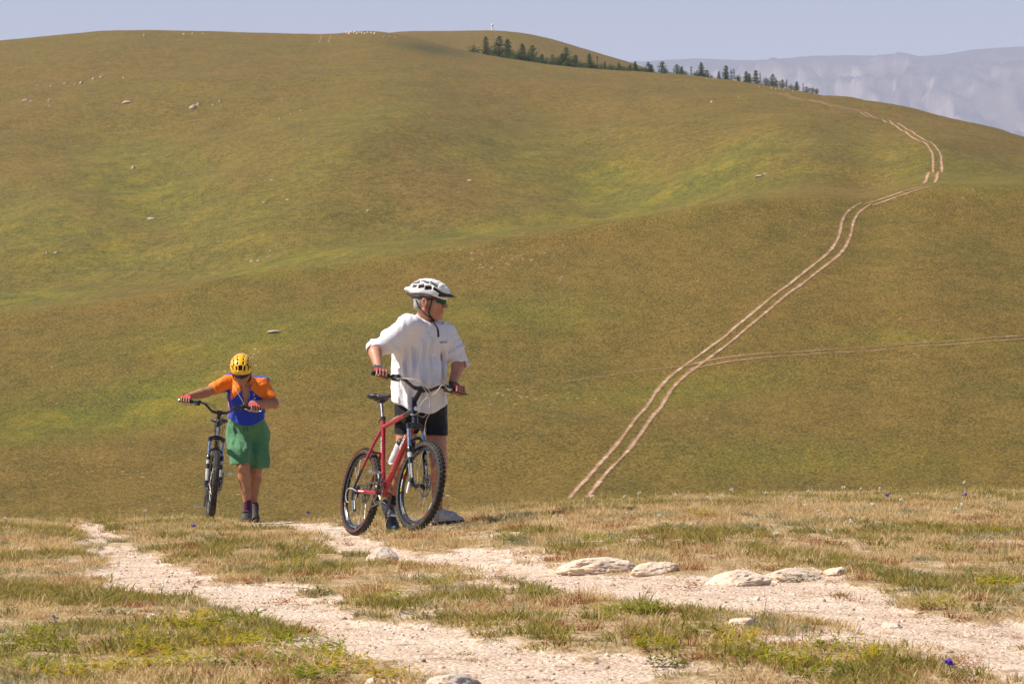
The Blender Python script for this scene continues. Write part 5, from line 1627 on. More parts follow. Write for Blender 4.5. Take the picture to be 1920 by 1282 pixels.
    vents = [(-.085, 54, .030, .011, 8), (-.022, 57, .030, .014, 12), (.042, 53, .030, .014, 14), (-.092, 30, .022, .011, 5), (-.042, 29, .021, .017, -14), (.010, 27, .024, .018, -14), (.080, 23, .036, .011, 14), (-.10, 80, .018, .007, 0), (.06, 84, .030, .005, 0)]
    Hm, HLf = helmet(man, J['C'] + ax[2] * .010 - ax[0] * .012, ax, 1.10, 7, HELM_WHITE, HELM_GREY, VISOR_SMOKE, vents, tail=.105, visor=(.062, .035, 0), zc=.030)
    glasses(man, L, LENS_BLUE)
    for q in (-1, 1):
        bm = bmesh.new(); tube(bm, bez([L(.040, q * .080, .03), L(.028, q * .082, -.03), L(.016, q * .074, -.075), L(.030, q * .045, -.112), L(.034, q * .012, -.127)], 20), .0045, 6, flat=(.45, 1.4)); man.bm('chin_strap', bm, STRAP, Hm)
        bm = bmesh.new(); tube(bm, bez([L(-.075, q * .070, .005), L(-.045, q * .083, -.045), L(-.004, q * .076, -.085), L(.030, q * .045, -.114)], 16), .0045, 6, flat=(.45, 1.4)); man.bm('chin_strap', bm, STRAP, Hm)
    bm = bmesh.new(); box_bm(bm, L(.032, -.030, -.128), (.014, .010, .010), Matrix(((ax[0].x, ax[1].x, ax[2].x), (ax[0].y, ax[1].y, ax[2].y), (ax[0].z, ax[1].z, ax[2].z))), bev=.003); man.bm('buckle', bm, M_PLASTIC, Hm)
    e1 = L(.032, -.034, -.130)
    pts = [e1, P(820, 615, 20.86), P(821.5, 624, 20.85), P(822, 632, 20.85)]
    bm = bmesh.new(); tube(bm, bez(pts, 12), .006, 6, flat=(.5, 1.5)); man.bm('loose_strap', bm, STRAP, Hm)
    return man
MAN1 = front_man()

# ------------------------------------------------------------------ the cyclist climbing behind
def rear_man():
    g = GR2; fwd = (MB2.to_3x3() @ Vector((1, 0, 0)))
    J = dict(C=P(453, 694, 26.98), neck=P(459, 716, 27.14), chest=P(461, 742, 27.16), waist=P(463, 782, 27.28), pel=P(464, 806, 27.36),
             shR=P(433, 714, 27.16), shL=P(491, 719, 27.20), elR=P(389, 735, 27.02), wrR=P(364, 745, 26.86), elL=P(514, 757, 27.14), wrL=P(497, 759, 26.98),
             hipR=P(448, 812, 27.34), hipL=P(482, 812, 27.40), knR=P(456, 874, 27.17), anR=P(464, 949, 27.20), knL=P(480, 880, 27.33), anL=P(474, 950, 27.46))
    base = P(466, 976, 27.2)
    man = Man('person', 'bent cyclist in blue and orange jersey, green shorts and yellow helmet pushing black bike', base)
    T = nv((math.sin(R(4)), -math.cos(R(4)), 0)); Rt = Vector((-T.y, T.x, 0))
    HR = hand_points(g[-1][0], g[-1][1], J['wrR'], fwd); HL = hand_points(g[1][0], g[1][1], J['wrL'], fwd)
    # the hand at the image right holds the inner end of its grip
    for H, w in ((HR, 'wrR'), (HL, 'wrL')):
        t_ = H['palm'] - H['f'] * 0.050 + H['u'] * 0.022
        J[w] = t_; H['wrist'] = t_
    ax = head_axes((0.04, -0.84, -0.53), Vector((0.0, -0.53, 0.84)))
    hs = 1.06
    gz = lambda x, y: float(zg(x, y)[0])
    heelR = J['anR'] + Vector((0, .05, 0)); heelR.z = gz(heelR.x, heelR.y) + .004
    ballR = heelR + Vector((-.008, -.17, 0)); ballR.z = gz(ballR.x, ballR.y) + .006; toeR = ballR + Vector((-.006, -.09, .012))
    heelL = J['anL'] + Vector((.012, .05, -.07)); ballL = Vector((heelL.x + .015, heelL.y - .15, gz(heelL.x, heelL.y - .15) + .006)); toeL = ballL + Vector((.008, -.085, .004))
    allp = list(J.values()) + [heelR, toeR, heelL, toeL, HR['c'], HL['c'], J['C'] + Vector((0, 0, .12))]
    f = Field(*bounds(allp, .12), .005)
    up = nv(J['neck'] - J['pel']); Tn = nv(T - up * T.dot(up))
    f.cone(J['chest'], J['waist'], .150, .138, .03, flat=Tn, fs=.66); f.cone(J['waist'], J['pel'], .138, .150, .03, flat=Tn, fs=.70)
    f.cone(J['shR'], J['shL'], .050, .050, .03); f.cone(J['neck'], J['chest'], .07, .12, .04, flat=Tn, fs=.8)
    L, rot = head_field(f, J['C'], ax, hs)
    f.cone(L(-.03, 0, -.05), J['neck'], .060, .066, .02)
    for a, b_, c in (('shR', 'elR', 'wrR'), ('shL', 'elL', 'wrL')):
        f.cone(J[a], J[b_], .052, .047, .02); m_ = J[b_].lerp(J[c], .3)
        f.cone(J[b_], m_, .046, .049, .012); f.cone(m_, J[c], .049, .030, .012)
    hand_field(f, HR); hand_field(f, HL)
    for h_, k_, a_ in (('hipR', 'knR', 'anR'), ('hipL', 'knL', 'anL')):
        f.cone(J[h_], J[k_], .088, .058, .03)
        kk = J[k_]; d_ = J[a_] - kk; shn = nv(d_); bk = nv(Vector((0, 1, 0)) - shn * shn.y)
        f.cone(kk, kk + d_ * .28 + bk * .02, .055, .058, .02); f.cone(kk + d_ * .28 + bk * .02, kk + d_ * .62 + bk * .008, .058, .044, .02); f.cone(kk + d_ * .62 + bk * .008, J[a_], .044, .036, .015)
        f.ell(kk - bk * .020, (.043, .043, .05), None, .02)
    f.cone(J['anR'], heelR.lerp(ballR, .3) + Vector((0, 0, .06)), .034, .028, .01); f.cone(heelR.lerp(ballR, .3) + Vector((0, 0, .06)), ballR + Vector((0, 0, .035)), .028, .024, .01); f.cone(J['anL'], ballL + Vector((0, 0, .035)), .032, .024, .01)
    man.part('body', f, SKIN2)
    # ---------- jersey
    f = Field(*bounds([J['neck'] + Vector((0, 0, .05)), J['elR'], J['elL'], J['pel'], J['chest'] + Vector((0, -.2, 0)), J['chest'] + Vector((0, .2, 0))], .12), .0055)
    f.cone(J['chest'], J['waist'], .176, .163, .03, flat=Tn, fs=.70); f.cone(J['waist'], J['pel'], .163, .172, .03, flat=Tn, fs=.72)
    f.ell(J['waist'] + Tn * .045, (.13, .11, .13), None, .06)
    f.cone(J['shR'], J['shL'], .062, .062, .04)
    f.cone(J['neck'] + up * .01, J['chest'], .084, .13, .05, flat=Tn, fs=.88)
    f.cone(J['neck'] + up * .030 + Tn * .01, J['neck'], .072, .080, .015)
    sR = J['shR'].lerp(J['elR'], .80); sL = J['shL'].lerp(J['elL'], .78)
    f.cone(J['shR'], sR, .070, .062, .03); f.cone(J['shL'], sL, .070, .062, .03)
    G = f.grid(); rel = G - V3(J['waist']); lat = rel @ V3(Rt); dep = rel @ V3(Tn); zz = rel @ V3(up)
    def seg(a, b_):
        q = G - V3(a); ab = V3(b_ - a); t = (q @ ab) / float(ab @ ab); return t, np.linalg.norm(q - np.clip(t, 0, 1)[..., None] * ab, axis=-1)
    tR, wR = seg(J['shR'], J['elR']); tL, wL = seg(J['shL'], J['elL'])
    I = np.abs(f.d) < .05; la, z_, de = lat[I], zz[I], dep[I]
    n1 = fbm(la / .07, z_ / .16 + la * 3, de / .08, octv=3, seed=111); n2 = fbm(la / .16, z_ / .05, de / .12, octv=3, seed=113)
    f.d[I] += (n1 * .014 + n2 * .012 * sstep(.12, .0, z_)).astype(np.float32)
    for (t_, w_, e_) in ((tR, wR, .80), (tL, wL, .78)):
        L_ = .3
        f.d = np.where((t_ > .4) & (w_ < .12), np.maximum(f.d, (t_ - e_) * L_), f.d)
    hemz = P(460, 798, 27.2).z + .055 * np.clip(np.abs(lat / .15), 0, 1.2) ** 2
    f.d = np.maximum(f.d, np.where((np.abs(lat) < .22) & (zz < .1), hemz - G[..., 2], -1))
    # open V neck
    vz = (J['chest'] - J['waist']).dot(up)
    zbot = -.085 + vz; ztop = (J['neck'] - J['waist']).dot(up) + .06
    wv = np.interp(zz, [zbot, ztop], [0.002, .062])
    vee = np.maximum(np.abs(lat + .005) - wv, np.maximum(zbot - zz, .055 - dep))
    body_front = f.d + .036
    f.d = np.maximum(f.d, -np.maximum(vee, -(body_front)))
    f.cone(J['neck'] + up * .0, J['C'], .066, .075, .004, 'sub')
    me = f.mesh('jersey', JERSEY)
    co = np.zeros(len(me.vertices) * 3, dtype=np.float32); me.vertices.foreach_get('co', co); co = co.reshape(-1, 3)
    rel = co - V3(J['waist']); lat = rel @ V3(Rt); dep = rel @ V3(Tn); zz = rel @ V3(up)
    def sg(a, b_):
        q = co - V3(a); ab = V3(b_ - a); t = (q @ ab) / float(ab @ ab); return t, np.linalg.norm(q - np.clip(t, 0, 1)[:, None] * ab, axis=-1)
    tR, wR = sg(J['shR'], J['elR']); tL, wL = sg(J['shL'], J['elL'])
    zs = (J['shR'] * .5 + J['shL'] * .5 - J['waist']).dot(up)
    sleeve = ((tR > .12) & (wR < .11) & (lat < -.15)) | ((tL > .12) & (wL < .11) & (lat > .15))
    yoke = (zz > zs - .035 - .10 * np.clip((np.abs(lat) - .08) / .1, -.3, 1)) & (dep > -.035)
    orange = sleeve | yoke
    under = ((tR > .05) & (co[:, 2] < (J['shR'].z + (J['elR'].z - J['shR'].z) * np.clip(tR, 0, 1) - .048)) & (lat < -.15))
    collar = (np.linalg.norm(rel - V3(J['neck'] - J['waist']), axis=-1) < .105) & (dep > -.02)
    orange = (orange & ~under) | collar
    top_blue = (dep < -.035) & ~sleeve
    orange = orange & ~top_blue
    pink = (np.abs(lat) > .142) & (zz < zs - .16) & (lat < 0)
    colr = np.where(orange[:, None], V3((.86, .20, .008)), V3((.012, .045, .42)))
    colr = np.where((pink & (dep < .035))[:, None], V3((.50, .16, .32)), colr)
    a_ = me.attributes.new('dye', 'FLOAT_COLOR', 'POINT'); a_.data.foreach_set('color', np.concatenate([colr, np.ones((len(colr), 1))], 1).astype(np.float32).ravel())
    jersey = man.put('jersey', me)
    from mathutils.bvhtree import BVHTree
    bv = BVHTree.FromPolygons([tuple(v.co) for v in jersey.data.vertices], [tuple(p.vertices) for p in jersey.data.polygons])
    def on_j(px, py, lift=.003):
        o = Vector((0, 0, 0)) - man.base; dr = P(px, py, 1.0).normalized()
        h, nrm, _, _ = bv.ray_cast(o, dr)
        return (h - dr * lift) if h is not None else None
    for pts in ([(438, 723), (444, 733), (449, 742), (455, 752), (457, 757)], [(473, 724), (467, 733), (463, 743), (459, 752), (457, 757)], [(456.5, 756), (456, 764)]):
        q = [on_j(*p) for p in pts]; q = [p for p in q if p is not None]
        if len(q) > 1:
            bm = bmesh.new(); tube(bm, q, .0035, 6); bm_obj('zip', bm, M_WHITEP, jersey)
    for (px, py, rx, rz, mt) in ((475.5, 739, .016, .018, M_BRONZE), (476.5, 746.5, .018, .0055, M_WHITEP)):
        h = on_j(px, py, .0015)
        if h is not None:
            bm = bmesh.new(); lathe(bm, [(.0001, -.001), (.8, -.001), (1.0, .001), (.0001, .002)], 16)
            o = bm_obj('chest_badge', bm, mt, jersey); o.matrix_local = Matrix.Translation(h) @ Matrix.Diagonal((rx, 1, rz, 1))
    # ---------- shorts
    f = Field(*bounds([J['waist'], J['hipR'], J['hipL'], J['knR'], J['knL']], .17), .006)
    f.cone(J['waist'], J['pel'], .155, .180, .04, flat=Tn, fs=.80)
    a = J['hipR']; b_ = J['knR']; f.cone(a + Vector((-.005, 0, 0)), a.lerp(b_, .6) + Vector((-.012, 0, 0)), .110, .106, .03); f.cone(a.lerp(b_, .6) + Vector((-.012, 0, 0)), b_ + Vector((-.020, .02, -.04)), .106, .098, .03)
    a = J['hipL']; b_ = J['knL']; f.cone(a, a.lerp(b_, .6) + Vector((.012, 0, 0)), .116, .114, .03); f.cone(a.lerp(b_, .6) + Vector((.012, 0, 0)), b_ + Vector((.02, .02, -.05)), .114, .112, .03)
    G = f.grid()
    I = np.abs(f.d) < .06; gx, gy, gz_ = G[I][:, 0], G[I][:, 1], G[I][:, 2]
    n1 = fbm(gx / .08 + gz_ * 2.5, gz_ / .28, gy / .10, octv=3, seed=121); n2 = fbm((gx * .8 + gz_) / .07, (gz_ - gx) / .2, gy / .14, octv=2, seed=124)
    f.d[I] += (n1 * .026 + n2 * .014).astype(np.float32)
    mx = P(470, 850, 27.25).x
    cz = np.where(G[..., 0] < mx, P(452, 869, 27.1).z + .10 * (G[..., 0] - P(452, 0, 27.1).x), P(485, 878, 27.2).z)
    f.d = np.maximum(f.d, cz - G[..., 2])
    sho = man.part('shorts', f, GREEN_COTTON)
    bm = bmesh.new(); c_ = P(461, 801, 27.18)
    for s in (-1, 1): tube(bm, bez([c_, c_ + Vector((s * .02, -.012, -.01)), c_ + Vector((s * .012, -.012, -.035))], 6), .003, 5)
    man.bm('drawstring', bm, STRAP, sho)
    # ---------- gloves
    for H in (HR, HL):
        f = Field(*bounds([H['c'], H['wrist']], .09), .0035)
        hand_field(f, H, .0035, True)
        G = f.grid(); wd = nv(H['palm'] - H['wrist']); f.d = np.maximum(f.d, -((G - V3(H['wrist'] - wd * .004)) @ V3(wd)))
        gl = man.part('glove', f, GLOVE_RED)
        bm = bmesh.new(); c_ = H['wrist'].lerp(H['palm'], .12); v2 = H['f'].cross(H['b'])
        rr = [c_ + H['b'] * .036 * math.cos(R(an)) + v2 * .030 * math.sin(R(an)) for an in np.linspace(0, 360, 25)]
        tube(bm, rr, .005, 6, flat=(.5, 1.8)); man.bm('cuff', bm, M_WHITEP if H is HL else GLOVE_BLACK, gl)
    # ---------- shoes, socks
    for an, he, ba, to in ((J['anR'], heelR, ballR, toeR), (J['anL'], heelL, ballL, toeL)):
        f = Field(*bounds([an], .1), .0045); f.cone(an + Vector((0, 0, .045)), an - Vector((0, 0, .05)), .042, .043, .0); man.part('sock', f, SOCK_PURPLE)
        shoe(man, he, ba, to, Vector((0, -.1, 1)) if he is heelR else Vector((0, -.45, 1)), .09, SHOE_DARK, SOLE)
    # ---------- hair, helmet, glasses
    f = Field(*bounds([J['C']], .15), .0045); rm = np.array(rot)
    f.ell(L(-.016, 0, .028), [q * hs for q in (.101, .080, .094)], rm, 0)
    q = (f.grid() - V3(J['C'])) @ rm.astype(np.float32) / hs
    f.d = np.maximum(f.d, np.maximum(q[..., 0] - .02, -(q[..., 2] + .06)) * hs)
    f.ell(L(-.012, -.083, -.010), [.026, .016, .038], rm, .0, 'sub'); f.ell(L(-.012, .083, -.010), [.026, .016, .038], rm, .0, 'sub')
    man.part('hair', f, HAIR)
    vents = [(.105, 55, .020, .008, 12), (.108, 82, .022, .0095, 0), (.080, 28, .020, .008, 25), (.066, 72, .013, .0085, 10), (.062, 45, .013, .0085, 18), (.055, 20, .013, .008, 10), (.025, 74, .012, .0075, 10), (.022, 48, .013, .0085, 12), (.016, 22, .013, .008, 8), (-.018, 72, .011, .007, 10), (-.02, 46, .013, .008, 10), (-.03, 22, .013, .008, 8), (-.065, 60, .013, .007, 0)]
    Hm, HLf = helmet(man, J['C'] + ax[2] * .004, ax, 1.10, 3, HELM_YEL, HELM_LINE, VISOR_SMOKE, vents, tail=.0, visor=(.030, .060, 0), zc=.012, ridges=False)
    glasses(man, L, LENS_DARK)
    for q in (-1, 1):
        bm = bmesh.new(); tube(bm, bez([L(.035, q * .081, .03), L(.020, q * .082, -.03), L(.012, q * .070, -.080), L(.030, q * .035, -.118), L(.032, 0, -.126)], 18), .0045, 6, flat=(.45, 1.4)); man.bm('chin_strap', bm, STRAP, Hm)
    return man
MAN2 = rear_man()
# ================================================================== ROCKS, TREES, MONUMENT
def rock_mat(name, a, b_, c):
    m, n, b = new_mat(name)
    tc = N(n, 'ShaderNodeTexCoord').outputs['Object']
    col = ramp(n, noise(n, tc, 9, 8, 0.7), [(0.3, a), (0.5, b_), (0.7, c)])
    col = mixc(n, rmp(n, noise(n, tc, 24, 6, 0.75), 0.58, 0.72, 0, 0.5), col, (0.28, 0.21, 0.15))
    col = mixc(n, rmp(n, noise(n, tc, 7, 5, 0.7), 0.62, 0.70, 0, 0.7), col, (0.50, 0.24, 0.10))
    n.links.new(col, b.inputs['Base Color']); b.inputs['Roughness'].default_value = 0.92; b.inputs['Specular IOR Level'].default_value = 0.2
    bump(n, b, noise(n, tc, 28, 9, 0.75), 0.8, 0.012)
    return m
M_ROCK = rock_mat('pale_granite', (0.54, 0.40, 0.29), (0.66, 0.52, 0.395), (0.75, 0.62, 0.50))
M_ROCKG = rock_mat('grey_granite', (0.36, 0.30, 0.25), (0.52, 0.44, 0.37), (0.64, 0.55, 0.47))
M_ROCKF = rock_mat('weathered_granite', (0.24, 0.19, 0.14), (0.36, 0.29, 0.22), (0.46, 0.385, 0.30))
def _ico(n_):
    bm = bmesh.new(); bmesh.ops.create_icosphere(bm, subdivisions=n_, radius=1.0)
    v = np.array([tuple(x.co) for x in bm.verts]); f = np.array([[q.index for q in p.verts] for p in bm.faces]); bm.free(); return v, f
ICO4 = _ico(5); ICO2 = _ico(3)
def rock(loc, size, seed, mat, label, group=None, rotz=0.0, tilt=(0, 0), sink=0.3, hi=True, flat=0.5, name='rock'):
    v, f = ICO4 if hi else ICO2
    v = v.copy()
    # chisel with planes, then roughen
    r_ = np.random.default_rng(seed)
    for k in range(16):
        nn = r_.normal(size=3); nn[2] = abs(nn[2]) * (1.2 if k < 6 else 0.5); nn /= np.linalg.norm(nn)
        dd = r_.uniform(0.60, 0.86); t = v @ nn
        v = v - np.outer(np.maximum(t - dd, 0), nn) * 0.85
    nzs = fbm(v[:, 0] * 1.6 + seed, v[:, 1] * 1.6, v[:, 2] * 1.6, octv=5 if hi else 3, seed=seed, gain=0.55)
    v = v * (1 + 0.16 * nzs[:, None] - (0.13 if hi else 0.05) * np.abs(fbm(v[:, 0] * 5, v[:, 1] * 5 + seed, v[:, 2] * 5, octv=3, seed=seed + 1))[:, None])
    v[:, 2] = np.where(v[:, 2] < -flat, -flat, v[:, 2])
    v = v * np.array(size)
    me = mesh_np(name, v, f, mat, smooth=True)
    me.set_sharp_from_angle(angle=R(28))
    o = ob(name, me)
    o.matrix_world = Matrix.Translation(Vector(loc) + Vector((0, 0, size[2] * (1 - sink) * 0.5))) @ Matrix.Rotation(rotz, 4, 'Z') @ Matrix.Rotation(tilt[0], 4, 'X') @ Matrix.Rotation(tilt[1], 4, 'Y')
    prop(o, label, 'rock', group)
    return o
# foreground stones: (px, py of base, width px, height px, ...)
for i, (px, py, w, h, dep, mat, ty, lab) in enumerate([
    (1125, 1068, 150, 34, 0.8, M_ROCK, 2, 'long flat pale slab of rock at the upper edge of the right rut'),
    (1222, 1072, 84, 24, 0.7, M_ROCK, 0, 'low pale rock with rusty stain touching the right end of the long slab'),
    (1378, 1096, 108, 36, 0.8, M_ROCK, -8, 'rounded pale rock sloping into gravel right of the long slab'),
    (1480, 1086, 104, 26, 0.8, M_ROCK, 0, 'low half buried pale rock with a grass tuft in front'),
    (1572, 1074, 46, 13, 0.8, M_ROCK, 0, 'small flat pale rock at the right end of the rock row'),
    (718, 1050, 60, 34, 0.8, M_ROCKG, 3, 'small grey stone lying between the ruts before the red bike'),
    (845, 1296, 125, 46, 0.9, M_ROCKG, 2, 'rounded grey boulder cut by the bottom edge'),
    (697, 1287, 32, 20, 0.8, M_ROCK, 0, 'small bright stone left of the bottom boulder'),
    (1510, 953, 19, 11, 0.8, M_ROCK, 0, 'small pale stone on the far turf among white flowers'),
    (1311, 1003, 16, 7, 0.8, M_ROCK, 0, 'tiny white stone in turf above the long slab'),
    (290, 1284, 18, 8, 0.8, M_ROCK, 0, 'tiny white stone in the bottom left herbs'),
    (1672, 1176, 40, 13, 0.9, M_ROCK, 0, 'small tan stone in the right rut'),
    (1392, 1170, 60, 16, 0.9, M_ROCK, 0, 'low pale stone on the grass strip below the rock row'),
    (52, 1031, 36, 7, 0.9, M_ROCK, 0, 'flat pale stone in turf at the far left'),
    (905, 1018, 20, 7, 0.8, M_ROCK, 0, 'small pale stone in turf right of the front wheel'),
    (460, 1018, 14, 5, 0.8, M_ROCKG, 0, 'small grey stone in turf before the rear cyclist'),
]):
    g = hit(px, py, dmax=40)
    s = g.y / F
    rock(g, (w * s * 0.62, w * s * 0.75 * dep, h * s * 0.86), 300 + i * 7, mat, lab, rotz=rng.uniform(-0.4, 0.4), tilt=(R(-5), R(ty)), sink=0.80)
far = [(48, 190, 20, 8), (58, 191, 14, 6), (92, 191, 10, 9), (93, 199, 6, 4), (238, 193, 34, 7), (362, 203, 26, 12), (372, 197, 14, 8), (400, 198, 9, 6), (412, 191, 7, 5), (190, 146, 12, 7), (152, 157, 14, 7), (142, 158, 8, 5), (122, 158, 16, 5),
       (70, 161, 7, 5), (95, 163, 8, 4), (175, 149, 12, 5), (232, 147, 9, 4), (250, 316, 15, 8), (88, 475, 8, 6), (105, 474, 14, 5), (515, 622, 46, 6), (472, 490, 16, 6), (486, 489, 14, 5), (505, 482, 14, 4), (508, 471, 12, 4), (285, 411, 26, 6), (510, 338, 16, 4),
       (525, 224, 7, 4), (565, 209, 8, 4), (545, 215, 6, 4), (572, 262, 12, 4), (690, 396, 11, 5), (540, 375, 14, 4), (495, 380, 9, 4), (880, 339, 18, 4), (1335, 192, 12, 5), (1385, 182, 6, 3), (1425, 331, 30, 6), (1435, 327, 12, 4), (271, 67, 8, 4), (345, 65, 10, 4), (362, 64, 12, 4), (380, 64, 7, 3),
       (1447, 166, 6, 4), (1455, 168, 7, 4), (1462, 167, 6, 4), (1470, 169, 6, 4), (1425, 164, 7, 4), (1487, 172, 6, 3), (1325, 147, 7, 3), (1338, 149, 7, 3), (640, 70, 5, 3), (720, 70, 7, 3), (731, 69, 6, 3), (742, 71, 6, 3)]
far.sort()
_cnt = {}
for i, (px, py, w, h) in enumerate(far):
    g = hit(px, py, dmin=150, dmax=1500); s = g.y / F
    if py < 80: lab, gr = 'tiny pale rock near the far left skyline', 'rocks near the left skyline'
    elif px > 1300 and py < 200: lab, gr = 'small pale rock below the skyline trees', 'rocks below the skyline trees'
    elif py < 205 and px < 450: lab, gr = 'pale boulder high on the left hillside', 'boulders high on the left hillside'
    elif py in (475, 474): lab, gr = 'white boulder low at the far left', 'pair of white boulders'
    elif (px, py) == (515, 622): lab, gr = 'long flat pale rock on the slope above the rear cyclist', None
    elif (px, py) == (250, 316): lab, gr = 'lone grey boulder in the green hollow', None
    else: lab, gr = 'small pale rock lying on the middle hillside', 'rocks on the middle hillside'
    if gr:
        _cnt[gr] = _cnt.get(gr, 0) + 1; lab = lab + ', ' + ordinal(_cnt[gr]) + ' from the left'
    rock(g, (w * s * 0.36, w * s * 0.36, h * s * 0.58), 500 + i * 3, M_ROCKF, lab, gr, rotz=rng.uniform(-.5, .5), sink=0.7, hi=False, name='boulder')
for i, px in enumerate((644, 650, 655, 660, 664, 669, 674, 679, 684, 690, 696, 702)):
    g = hit(px, 62 + (i % 3), dmin=900, dmax=1500); s = g.y / F
    rock(g, (rng.uniform(2, 4) * s, 2.5 * s, rng.uniform(1.6, 3.2) * s), 700 + i, M_ROCK, ordinal(i + 1) + ' rock from the left in the small outcrop on the skyline', 'outcrop on the skyline', rotz=rng.uniform(0, 3), sink=0.2, hi=False, name='boulder')

# ---------------------------------------------------------------- conifers on the skyline
def leaf_mat(name, stops, attr=None, trans=0.35, rough=0.7):
    m, n, b = new_mat(name)
    rnd = N(n, 'ShaderNodeObjectInfo').outputs['Random']
    geo = N(n, 'ShaderNodeNewGeometry')
    f = mth(n, 'ADD', mth(n, 'MULTIPLY', rnd, 0.55), mth(n, 'MULTIPLY', geo.outputs['Random Per Island'], 0.45))
    c = ramp(n, f, stops)
    n.links.new(c, b.inputs['Base Color']); b.inputs['Roughness'].default_value = rough; b.inputs['Specular IOR Level'].default_value = 0.2
    if trans:
        tr = N(n, 'ShaderNodeBsdfTranslucent'); n.links.new(c, tr.inputs['Color'])
        mx = N(n, 'ShaderNodeMixShader'); mx.inputs[0].default_value = trans
        n.links.new(b.outputs[0], mx.inputs[1]); n.links.new(tr.outputs[0], mx.inputs[2]); n.links.new(mx.outputs[0], n.nodes['Material Output'].inputs['Surface'])
    return m
M_NEEDLE = leaf_mat('dark_needles', [(0.1, (0.036, 0.066, 0.020)), (0.5, (0.060, 0.098, 0.028)), (0.9, (0.095, 0.135, 0.036))], trans=0.15)
M_LARCH = leaf_mat('light_needles', [(0.1, (0.050, 0.085, 0.020)), (0.5, (0.085, 0.125, 0.028)), (0.9, (0.125, 0.160, 0.036))], trans=0.2)
M_BARK = simple('bark', (0.10, 0.075, 0.055), 0.9, var=0.3)
def conifer(kind, seed):
    """unit tree, 1 m tall: trunk mesh, crown mesh"""
    r_ = np.random.default_rng(seed)
    bm = bmesh.new(); tube(bm, [(0, 0, -0.12), (0.004, 0.0, 0.4), (0.0, 0.003, 0.97)], [0.024, 0.015, 0.003], 6)
    tm = bpy.data.meshes.new('trunk'); bm.to_mesh(tm); bm.free(); tm.materials.append(M_BARK)
    V = []; Fc = []
    def clump(c, s, out):
        for q in range(3):
            a = r_.normal(size=3); a /= np.linalg.norm(a); b_ = np.cross(a, r_.normal(size=3)); b_ /= np.linalg.norm(b_) + 1e-6
            a = a * 0.6 + out * 0.7
            k = len(V); c2 = c + r_.normal(size=3) * s * 0.35
            V.extend([c2 - b_ * s * .35, c2 + a * s, c2 + b_ * s * .35]); Fc.append((k, k + 1, k + 2))
    levels = {'spruce': 17, 'pine': 13, 'snag': 12, 'bush': 9}[kind]
    for i in range(levels):
        t = (i + r_.uniform(-.3, .3)) / levels
        if kind == 'spruce': z = 0.10 + 0.88 * t; rad = 0.25 * (1 - t) ** 0.8 + 0.02
        elif kind == 'pine': z = 0.16 + 0.80 * t; rad = 0.32 * math.sin(math.pi * min(1, 0.25 + 0.72 * t)) * (1 - 0.45 * t)
        elif kind == 'snag': z = 0.25 + 0.72 * t; rad = 0.085 * (1 - t) + 0.012
        else: z = 0.05 + 0.80 * t; rad = 0.34 * math.sin(math.pi * (0.2 + 0.75 * t))
        nb = {'spruce': 9, 'pine': 8, 'snag': 4, 'bush': 9}[kind]
        a0 = r_.uniform(0, 6)
        for k in range(nb):
            if r_.random() < (0.12 if kind != 'snag' else 0.35): continue
            an = a0 + 2 * math.pi * k / nb + r_.uniform(-.3, .3); rr = rad * r_.uniform(0.55, 1.2)
            out = np.array([math.cos(an), math.sin(an), -0.25 if kind == 'spruce' else 0.25])
            m_ = max(2, int(rr / 0.035))
            for q in range(m_):
                d_ = (q + 0.7) / m_ * rr
                clump(np.array([math.cos(an) * d_, math.sin(an) * d_, z + out[2] * d_]), 0.042 + 0.022 * r_.random(), out)
    for q in range(6): clump(np.array([0, 0, 0.93 + 0.012 * q]), 0.02, np.array([0, 0, 1.0]))
    cm = mesh_np('crown', np.array(V), np.array(Fc), M_LARCH if kind in ('bush',) or seed % 2 else M_NEEDLE, smooth=False)
    return tm, cm
PROTO = {k: [conifer(k, s) for s in ss] for k, ss in dict(spruce=(2, 4, 7), pine=(12, 14, 15), snag=(22, 24), bush=(31, 33)).items()}
